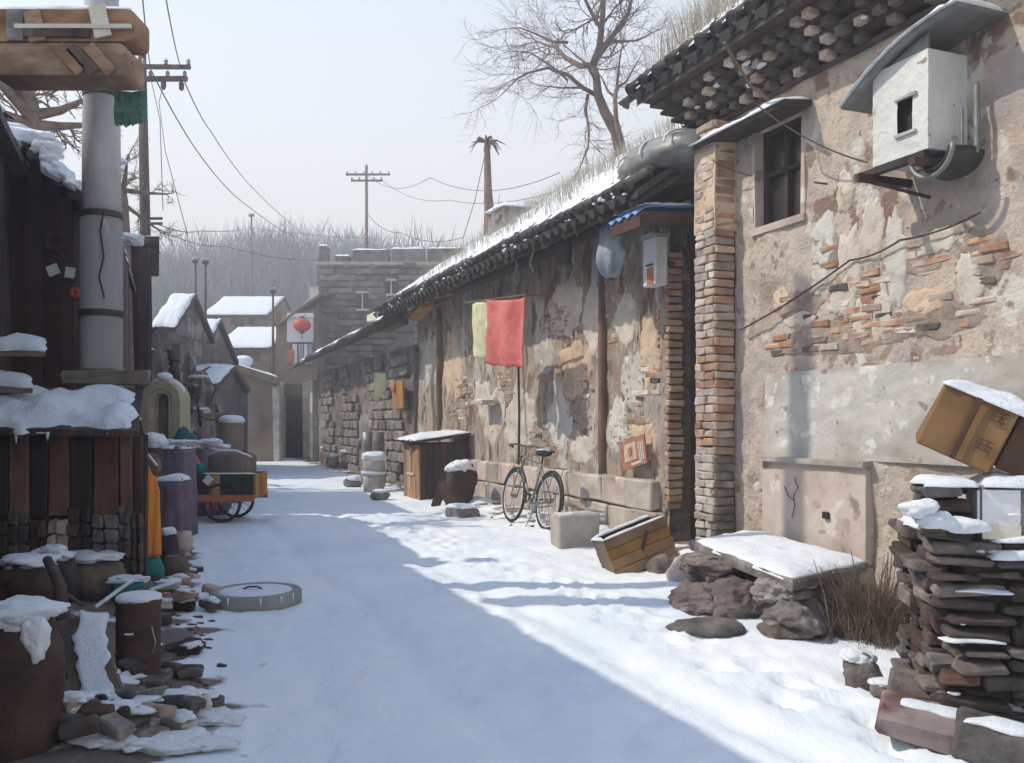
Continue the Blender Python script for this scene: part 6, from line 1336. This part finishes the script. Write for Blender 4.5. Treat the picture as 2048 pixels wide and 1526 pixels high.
# cargo tricycle
TY = 13.7; tr0 = thing('cargo_tricycle', 'old cargo tricycle with green and orange bed parked across the left side', 'tricycle', onG(P(458, 0, TY)), 0)
tr0.location = (P(458, 0, TY).x, TY, gz(P(458, 0, TY).x, TY)); Rr = .29
for yy, xx in ((-.34, 0), (.34, -.12)):
    mb = MB(); mb.torus((0, 0, 0), .02, .02, 'y', 12, 6); mb.cyl((0, -.06, 0), (0, .06, 0), .014, .014, 8); wh = part(tr0, 'wheel', mb, 'metal_grey', loc=(xx if yy < 0 else 0, yy, Rr))
    t1 = MB(); t1.torus((0, 0, 0), Rr - .02, .024, 'y', 36, 8); o_ = link('tyre', t1.mesh('tyre', M['rubber'], True)); o_.parent = wh
    t1 = MB()
    for i in range(14): g_ = 2 * math.pi * i / 14; t1.cyl((0, 0, 0), ((Rr - .04) * math.cos(g_), 0, (Rr - .04) * math.sin(g_)), .004, .004, 4)
    o_ = link('spokes', t1.mesh('spokes', M['metal_grey'])); o_.parent = wh
mb = MB(); mb.torus((0, 0, 0), Rr - .02, .024, 'y', 36, 8)
for i in range(14): g_ = 2 * math.pi * i / 14; mb.cyl((0, 0, 0), ((Rr - .04) * math.cos(g_), 0, (Rr - .04) * math.sin(g_)), .004, .004, 4)
part(tr0, 'front_wheel', mb, 'rubber', loc=(-1.30, 0, Rr))
mb = MB(); mb.box((.06, 0, .38), (.86, .66, .05)); part(tr0, 'bed_floor', mb, 'wood_orange')
for yy in (-.34, .34):
    for i in range(5): part(tr0, 'bed_slat', bevbox(.155, .025, .34, .005, .003, i), 'green_dark' if i > 1 else ('wood_orange' if i == 1 else 'wood_red'), loc=(-.27 + i * .165, yy, .55))
    mb = MB(); mb.box((.06, yy - .02 * (1 if yy < 0 else -1), .36), (.86, .03, .10)); part(tr0, 'bed_rail', mb, 'orange_paint')
for xx in (-.36, .48): mb = MB(); mb.box((xx, 0, .55), (.03, .64, .34)); part(tr0, 'end_board', mb, 'wood_orange' if xx > 0 else 'green_dark')
mb = MB(); mb.tube([(-.35, 0, .38), (-.75, 0, .32), (-1.10, 0, .75), (-1.14, 0, .95)], .02, 7); mb.tube([(-1.12, 0, .85), (-1.22, .05, .55), (-1.30, .05, Rr)], .014, 6); mb.tube([(-1.12, 0, .85), (-1.22, -.05, .55), (-1.30, -.05, Rr)], .014, 6); mb.tube([(-.70, 0, .33), (-.72, 0, .85)], .018, 6); part(tr0, 'frame', mb, 'metal_dark', True)
mb = MB(); mb.tube([(-1.0, -.28, .98), (-1.12, -.2, 1.0), (-1.14, 0, .97), (-1.12, .2, 1.0), (-1.0, .28, .98)], .014, 6); part(tr0, 'handlebar', mb, 'metal_grey')
mb = MB(); mb.rock((-.72, 0, .90), (.15, .10, .05), 2, .1, 2); part(tr0, 'saddle', mb, 'rubber', True)
mb = MB(); mb.snow((-.36, -.35, .72), (.49, -.35, .72), (.49, -.30, .72), (-.36, -.30, .72), .03, 16, 3, 4, .01); part(tr0, 'snow_rim', mb, 'snow', True)
# brown bale on the bed
bl = thing('wrapped_bale', 'brown rounded bale wrapped in sacking on the tricycle bed', 'bale', (tr0.location.x + .05, TY, .42))
mb = MB(); mb.grid(lambda u, v: (.36 * math.cos(2 * math.pi * u) * (1 if v < .7 else 1 - ((v - .7) / .3) ** 2 * .9), .28 * math.sin(2 * math.pi * u) * (1 if v < .7 else 1 - ((v - .7) / .3) ** 2 * .9), .02 + .62 * min(1, v * 1.25 if v < .7 else .875 + .125 * math.sin((v - .7) / .3 * 1.57)) + .02 * fn(u * 9, v * 5, 0, 1, 2)), 24, 14); part(bl, 'bale', mb, 'wood_old', True)
mb = MB(); mb.tube([(-.33, -.12, .56), (-.15, -.2, .66), (.12, -.2, .66), (.33, -.12, .56)], .018, 6); part(bl, 'snow_rim', mb, 'snow', True)
# red quilt over saddle
mb = MB(); cx_ = tr0.location.x
mb.grid(lambda u, v: (cx_ - .86 + .58 * u ** .8, TY - .16 + .34 * v, .95 + .22 * math.sin(1.2 + u * 1.8) - .62 * u ** 2.0 - .22 * (2 * v - 1) ** 2 + .02 * fn(u * 7, v * 4, 0, 1, 3)), 18, 10)
o = single('red_quilt', mb, 'red_cloth', 'dark red quilt slung over the tricycle saddle', 'quilt', True); solid(o, .05)
mb = MB(); mb.rock((cx_ - .70, TY, 1.19), (.26, .16, .05), 4, .4, 3); mb.rock((cx_ - .88, TY - .05, 1.15), (.10, .1, .1), 4, .4, 2); single('quilt_snow', mb, 'snow', 'strip of snow lying along the red quilt', 'snow', True)
mb = MB(); mb.box((0, 0, 0), (.11, .02, .13), ry=R(40)); single('number_tag', mb, 'white_paint', 'small white blank tag hanging on the front of the tricycle bed', 'tag', loc=P(416, 960, 13.3))
t_ = thing('dark_bale', 'dark lumpy bale with snow heaped behind the tricycle saddle', 'bale', onG(Vector((tr0.location.x - .55, TY + .75, 0)))); 
mb = MB(); mb.rock((0, 0, .55), (.40, .28, .62), 7, .35, 3, .1); part(t_, 'bale', mb, 'mauve_wall', True); mb = MB(); mb.rock((0, 0, 1.13), (.30, .22, .10), 9, .5, 3, .1); part(t_, 'snow_cap', mb, 'snow', True)
mb = MB(); mb.rock((0, 0, 0), (.11, .09, .10), 3, .3, 2); single('rag_bundle', mb, 'teal', 'small teal rag bundle tied to the near corner of the tricycle bed', 'bundle', True, loc=(tr0.location.x - .34, TY - .30, .80))
# snow-capped post behind tricycle
t_ = thing('stone_post', 'round-topped stone post with a snow cap behind the tricycle', 'post', onG(P(463, 0, 17.0))); t_.location = (P(463, 0, 17).x, 17, 0)
hp = P(0, 838, 17).z; mb = MB(); mb.lathe([(.22, 0), (.22, hp - .15), (.20, hp - .05), (.12, hp)], n=16); part(t_, 'post', mb, 'brown_wall', True); mb = MB(); mb.rock((0, 0, hp - .02), (.24, .24, .10), 3, .1, 2, .3); part(t_, 'snow_cap', mb, 'snow', True)
# purple-grey draped stacks
def draped(label, px, Y, wx, dy, h, m, seed, snowtop=True, name='covered_heap'):
    b_ = onG(P(px, 0, Y)); t = thing(name, label, 'covered heap', (P(px, 0, Y).x, Y, 0)); m_ = MB()
    def f(u, v):
        a_ = 2 * math.pi * u; sx, sy = math.cos(a_), math.sin(a_); q_ = 1 / max(abs(sx), abs(sy)) ** .7; vv = 1 - v
        k_ = 1 if v < .75 else max(0, 1 - ((v - .75) / .25)) ** .6; z_ = h * min(1, v / .78) ** 1 if v < .78 else h + .03 * fn(u * 5, v, 0, 1, seed)
        fold = 1 + .07 * math.sin(a_ * 9 + seed) * (1 - min(1, v / .8)) + .17 * fb(sx, sy, v * 2, 1.3, seed)
        return (wx / 2 * sx * q_ * k_ * fold * (1.12 - .2 * v), dy / 2 * sy * q_ * k_ * fold, z_ + (.05 * fb(sx * k_, sy * k_, 0, 1.6, seed) if v > .7 else 0))
    m_.grid(f, 48, 20); part(t, 'cover', m_, m, True)
    if snowtop: m2 = MB(); m2.snow((-wx * .46, -dy * .46, h - .01), (wx * .46, -dy * .46, h - .01), (wx * .46, dy * .46, h - .01), (-wx * .46, dy * .46, h - .01), .07, 14, 10, seed, .03, .8); part(t, 'snow_cap', m2, 'snow', True)
    return t
draped('tall mauve-grey cloth covered heap beside the tricycle, snow along its top', 352, 12.0, .42, .5, P(0, 895, 12).z, 'purple_cloth', 3)
draped('lower mauve covered heap in front of the tall one, beside the shed corner', 345, 10.3, .34, .4, P(0, 958, 10.3).z, 'purple_cloth', 8)
t_ = thing('snowy_bundle', 'dark rounded bundle with a big white snow cap beside the shed corner', 'bundle', (P(305, 0, 11.5).x, 11.5, 0)); hz = P(0, 882, 11.5).z
mb = MB(); mb.rock((0, 0, hz * .5), (.16, .2, hz * .52), 3, .1, 3); part(t_, 'bundle', mb, 'rust', True); mb = MB(); mb.rock((0, 0, hz), (.17, .18, .11), 5, .25, 3, .2); part(t_, 'snow_cap', mb, 'snow', True)
t_ = thing('teal_sheet', 'dark teal plastic tarp bundled behind the purple heap', 'tarp', (P(370, 0, 14.5).x, 14.5, 0)); hz = P(0, 852, 14.5).z
mb = MB(); mb.rock((0, 0, hz * .5), (.26, .25, hz * .5), 17, .25, 3); part(t_, 'tarp', mb, 'teal', True)
# orange cloth hung on a stake with a brown hood
oc = P(302, 935, 9.0); t_ = thing('draped_stake', 'bright orange cloth draped over a stake beside the shed corner', 'cloth', (oc.x, 9.0, 0)); OFF[t_.name] = Vector(t_.location)
mb = MB(); mb.cyl((oc.x, 9.02, 0), (oc.x, 9.02, oc.z + .05), .02, .02, 6); part(t_, 'stake', mb, 'wood_old')
mb = MB(); mb.grid(lambda u, v: (oc.x + (-.085 + .17 * u) * (.45 + .55 * min(1, v * 4)) * (1 + .15 * v), 9.0 - .09 * math.sin(math.pi * u) + .015 * math.sin(u * 17 + v * 3), oc.z - .02 + .04 * math.sin(math.pi * u) * (v < .1) - .86 * v), 18, 24); o = part(t_, 'cloth', mb, 'orange_cloth', True); solid(o, .012)
mb = MB(); mb.rock((oc.x, 9.0, oc.z + .02), (.10, .08, .12), 2, .15, 2); part(t_, 'hood', mb, 'wood_old', True)
mb = MB(); mb.tube([(oc.x - .1, 8.93, oc.z + .08), (oc.x, 8.93, oc.z + .13), (oc.x + .09, 8.93, oc.z + .02)], .014, 6); part(t_, 'snow_rim', mb, 'snow', True)
# teal plank at shed corner, pots
mb = MB(); mb.add(*(lambda b_: (b_.v, b_.f))(bevbox(.09, .04, 1.02, .006, .004, 2))); single('teal_plank', mb, 'teal', 'teal painted plank upright at the shed corner', 'plank', loc=P(262, 1070, 8.0), rot=(R(-4), R(2), 0))
def pot(label, px, py, r_, h, m, cap=True, name='clay_pot'):
    c = onG(G(px, py)); t = thing(name, label, 'pot', c); m_ = MB(); m_.lathe([(r_ * .6, 0), (r_ * .95, h * .35), (r_, h * .6), (r_ * .8, h * .88), (r_ * .7, h), (r_ * .62, h), (r_ * .6, h * .9)], n=18, wob=.05, seed=px); part(t, 'body', m_, m, True)
    if cap: m2 = MB(); m2.rock((0, 0, h), (r_ * .8, r_ * .8, h * .16), px, .3, 2, .3); part(t, 'snow_cap', m2, 'snow', True)
    return t
pot('round pinkish clay pot highest among the pots beside the orange cloth', 368, 1112, .10, .26, 'plinth_pink', False)
pot('dark pot with a white snow ball on it, by the orange cloth', 337, 1135, .10, .33, 'brick_dark')
pot('brown bulbous pot nearest the snow edge below the orange cloth', 352, 1172, .12, .24, 'wood_old', False)
pot('dark teal glazed pot standing among the clutter', 300, 1195, .12, .26, 'teal', False)
for i, (px, py, sx, sz, m, lab) in enumerate([(185, 1215, .26, .34, 'wood_old', 'brown sack with a broad snow cap in front of the shed'), (60, 1260, .22, .36, 'brick_dark', 'dark sack at the far left in front of the shed stones'), (265, 1225, .17, .20, 'teal', 'low greenish sack behind the rusty drum'), (112, 1240, .16, .42, 'wood_dark', 'slumped dark sack with a ragged snow edge left of the broad brown sack')]):
    c = onG(G(px, py)); t_ = thing('sack', lab, 'sack', c); mb = MB(); mb.rock((0, 0, sz * .42), (sx, sx * .8, sz * .6), i + 2, .25, 3, .1); part(t_, 'bag', mb, m, True)
    mb = MB(); mb.rock((-.01, -.01, sz * .92), (sx * .88, sx * .72, sz * .15), i + 6, .5, 3, .1); part(t_, 'snow_cap', mb, 'snow', True)
# rusty drum
dc = P(277, 0, 4.95); dd = thing('rusty_drum', 'narrow rust-brown drum with a snow-covered lid at the left foreground', 'drum', onG(dc)); dd.location = (dc.x, 4.95, gz(dc.x, 4.95))
mb = MB(); mb.lathe([(.118, 0), (.12, .02), (.116, .04), (.116, .16), (.121, .17), (.116, .18), (.116, .31), (.121, .32), (.116, .33), (.116, .43), (.122, .45), (.12, .47)], n=24, wob=.015); part(dd, 'body', mb, 'rust', True)
mb = MB(); mb.lathe([(.122, .465), (.118, .485), (.09, .498), (.03, .502), (.001, .502)], n=24, wob=.06, cap0=True, cap1=False); part(dd, 'snow_cap', mb, 'snow', True)
mb = MB(); mb.box((0, -.121, .30), (.045, .008, .010)); part(dd, 'label_strip', mb, 'white_paint')
mb = MB(); mb.tube([(.1, -.07, .33), (.13, -.09, .25), (.11, -.08, .19)], .005, 5); part(dd, 'handle', mb, 'metal_grey')
# big dark jar
jc = P(25, 0, 3.9); jj = thing('storage_jar', 'big dark glazed storage jar with thick snow on its shoulder at the left border', 'jar', (jc.x, 3.9, 0))
mb = MB(); mb.lathe([(.14, 0), (.18, .12), (.205, .35), (.20, .52), (.155, .64), (.12, .68), (.12, .71)], n=28, wob=.03); part(jj, 'body', mb, 'brick_dark', True)
mb = MB(); mb.rock((0, .0, .67), (.20, .19, .065), 4, .45, 3, .1); part(jj, 'snow_cap', mb, 'snow', True)
mb = MB(); mb.rock((.15, -.10, .585), (.06, .045, .10), 4, .35, 3); part(jj, 'snow_drip', mb, 'snow', True)
# leaning board with snow
lbA, lbB = P(158, 1235, 4.75), P(215, 1435, 4.35); t_ = thing('leaning_plank', 'broad plank leaning between the jar and the drum, snow along its face', 'plank', (lbB.x, lbB.y, 0)); OFF[t_.name] = Vector(t_.location)
d_ = lbB - lbA; nx = Vector((.12, .02, .02)); nn = Vector((0, .03, .0)); q = [lbA - nx, lbA + nx * .7, lbB + nx * .8, lbB - nx * 1.1]
mb = MB(); mb.add(q + [p + nn for p in q], [(0, 1, 2, 3), (7, 6, 5, 4), (0, 4, 5, 1), (1, 5, 6, 2), (2, 6, 7, 3), (3, 7, 4, 0)]); part(t_, 'board', mb, 'wood_old')
mb = MB(); f = Vector((0, -.012, .01)); mb.snow(lbA - nx * .1 + f, lbA + nx * .5 + f, lbB + nx * .8 + f, lbB - nx * .6 + f, .022, 12, 30, 4, .09, 1.3); mb.rock(lbB + Vector((.08, -.02, .04)), (.09, .05, .04), 3, .3, 2); part(t_, 'snow_cap', mb, 'snow', True)
mb = MB(); mb.tube([P(95, 1120, 5.6), P(120, 1170, 5.3), P(140, 1400, 4.6)], [.03, .035, .04], 8); single('bent_branch', mb, 'wood_dark', 'dark crooked branch standing behind the leaning plank', 'branch', True)
# crossed sticks
for i, (a, b) in enumerate([((190, 1215), (265, 1160)), ((230, 1230), (300, 1165)), ((300, 1180), (360, 1160)), ((120, 1180), (165, 1210))]):
    mb = MB(); A_ = P(a[0], a[1], 6.2); B2 = P(b[0], b[1], 6.6); mb.tube([A_, B2], .014, 6); single('loose_stick', mb, 'wood_old' if i % 2 else 'snow_grey', ['frosted stick poking up over the brown sack', 'brown stick lying behind the rusty drum', 'frosted stick by the teal pot', 'short stick beside the slumped dark sack'][i], 'stick')
# brick rubble piles, left foreground
def rubble(label, regs, n, ms, size, seed, zmax=.08, snowp=.5):
    rg_ = random.Random(seed); c0 = G(*regs[0]); t = thing('brick_rubble', label, 'rubble', onG(c0)); OFF[t.name] = Vector(t.location)
    for i in range(n):
        a, b = rg_.choice(regs); a += rg_.uniform(-42, 42); b += rg_.uniform(-16, 16); c = onG(G(a, b)); rz_ = rg_.uniform(-.7, .5)
        z_ = rg_.uniform(0, zmax); link('brick', brickmesh('rub' + str(size) + str(i % len(ms)), size, ms[i % len(ms)], .01, .008), t, c + Vector((0, 0, size[2] * .4 + z_)), (rg_.uniform(-.25, .25), rg_.uniform(-.25, .25), rz_))
        if rg_.random() < snowp * .8: m_ = MB(); m_.rock((0, 0, 0), (size[0] * .5, size[1] * .55, .022), i, .7, 2, .3); part(t, 'snow_cap', m_, 'snow', True, loc=c + Vector((rg_.uniform(-.02, .02), 0, size[2] * .9 + z_ + .008)), rot=(0, 0, rz_))
    return t
rubble('scattered pile of grey-brown bricks dusted with snow at the lower left corner', [(200, 1480), (260, 1450), (320, 1460), (380, 1445), (300, 1500), (230, 1510), (160, 1490)], 42, ['brick_pale', 'brick_grey', 'brick_dark', 'stone'], (.17, .09, .055), 1, .10, .7)
rubble('loose dark bricks lying in the snow just right of the rusty drum', [(345, 1330), (340, 1365), (350, 1300), (335, 1390)], 11, ['brick_dark', 'brick_grey'], (.13, .07, .05), 2, .02, .4)
rubble('dark bricks heaped around the foot of the leaning plank', [(230, 1420), (270, 1430), (190, 1440), (110, 1470), (60, 1500), (130, 1520)], 24, ['brick_dark', 'brick_dark', 'brick_grey'], (.16, .09, .06), 3, .12, .4)
rubble('bricks stacked low between the pots and the round well cap', [(340, 1215), (375, 1195), (400, 1212), (350, 1235)], 14, ['brick_dark', 'brick_warm', 'brick_pale'], (.18, .09, .06), 4, .10, .6)
rubble('small bricks half buried in snow near the upper left road edge', [(372, 1150), (385, 1120), (340, 1265)], 7, ['brick_dark', 'brick_pale'], (.15, .08, .05), 5, .01, .3)
for i in range(26):
    a, b = rnd.choice([(210, 1490), (280, 1475), (340, 1480), (400, 1450), (330, 1440), (300, 1512), (250, 1520), (380, 1500), (170, 1515)]); c = onG(G(a + rnd.uniform(-30, 30), b + rnd.uniform(-12, 8))); mb = MB() if i == 0 else mb
    mb.rock(c + Vector((0, 0, .02)), (rnd.uniform(.06, .16), rnd.uniform(.05, .10), rnd.uniform(.015, .04)), i, .5, 3, .1)
single('snow_drift', mb, 'snow', 'lumpy snow drifted over the brick rubble at the lower left corner', 'snow', True, kind='stuff')
# well cap
wc = G(512, 1205); wl_ = thing('well_cap', 'low round concrete well cap ring filled with snow on the alley', 'well cap', (wc.x, wc.y, gz(wc.x, wc.y) - .01))
mb = MB(); mb.lathe([(.365, 0), (.372, .03), (.372, .105), (.36, .12), (.31, .12), (.30, .105), (.30, .05)], n=48, wob=.01, cap1=False); part(wl_, 'ring', mb, 'concrete_low', True)
mb = MB(); mb.lathe([(.305, .07), (.30, .115), (.25, .122), (.1, .128), (.001, .13)], n=36, wob=.03, cap1=False); part(wl_, 'snow_fill', mb, 'snow', True)
mb = MB(); mb.tube([(-.10, -.02, .128), (-.05, -.03, .150), (.02, -.03, .150), (.06, -.02, .128)], .008, 6); part(wl_, 'handle', mb, 'metal_dark')
for a in (-1.9, -1.2, -.75, -.4, -2.5): mb = MB(); mb.tube([(.374 * math.cos(a), .374 * math.sin(a), .115), (.378 * math.cos(a), .378 * math.sin(a), .05)], [.009, .003], 5); part(wl_, 'icicle', mb, 'snow', True)

# ================================================================ HAZE
hz_ = MB(); hz_.box((0, 180, 11), (330, 450, 26))
hm = bpy.data.materials.new('haze'); hm.use_nodes = True; hn = hm.node_tree; hn.nodes.clear()
ho = hn.nodes.new('ShaderNodeOutputMaterial'); pv = hn.nodes.new('ShaderNodeVolumePrincipled'); pv.inputs['Density'].default_value = .0075; pv.inputs['Color'].default_value = (.95, .96, .98, 1); pv.inputs['Anisotropy'].default_value = .3
hn.links.new(pv.outputs[0], ho.inputs['Volume'])
hzo = link('haze', hz_.mesh('haze', hm)); hzo['kind'] = 'stuff'; hzo['label'] = 'pale winter haze hanging over the alley'
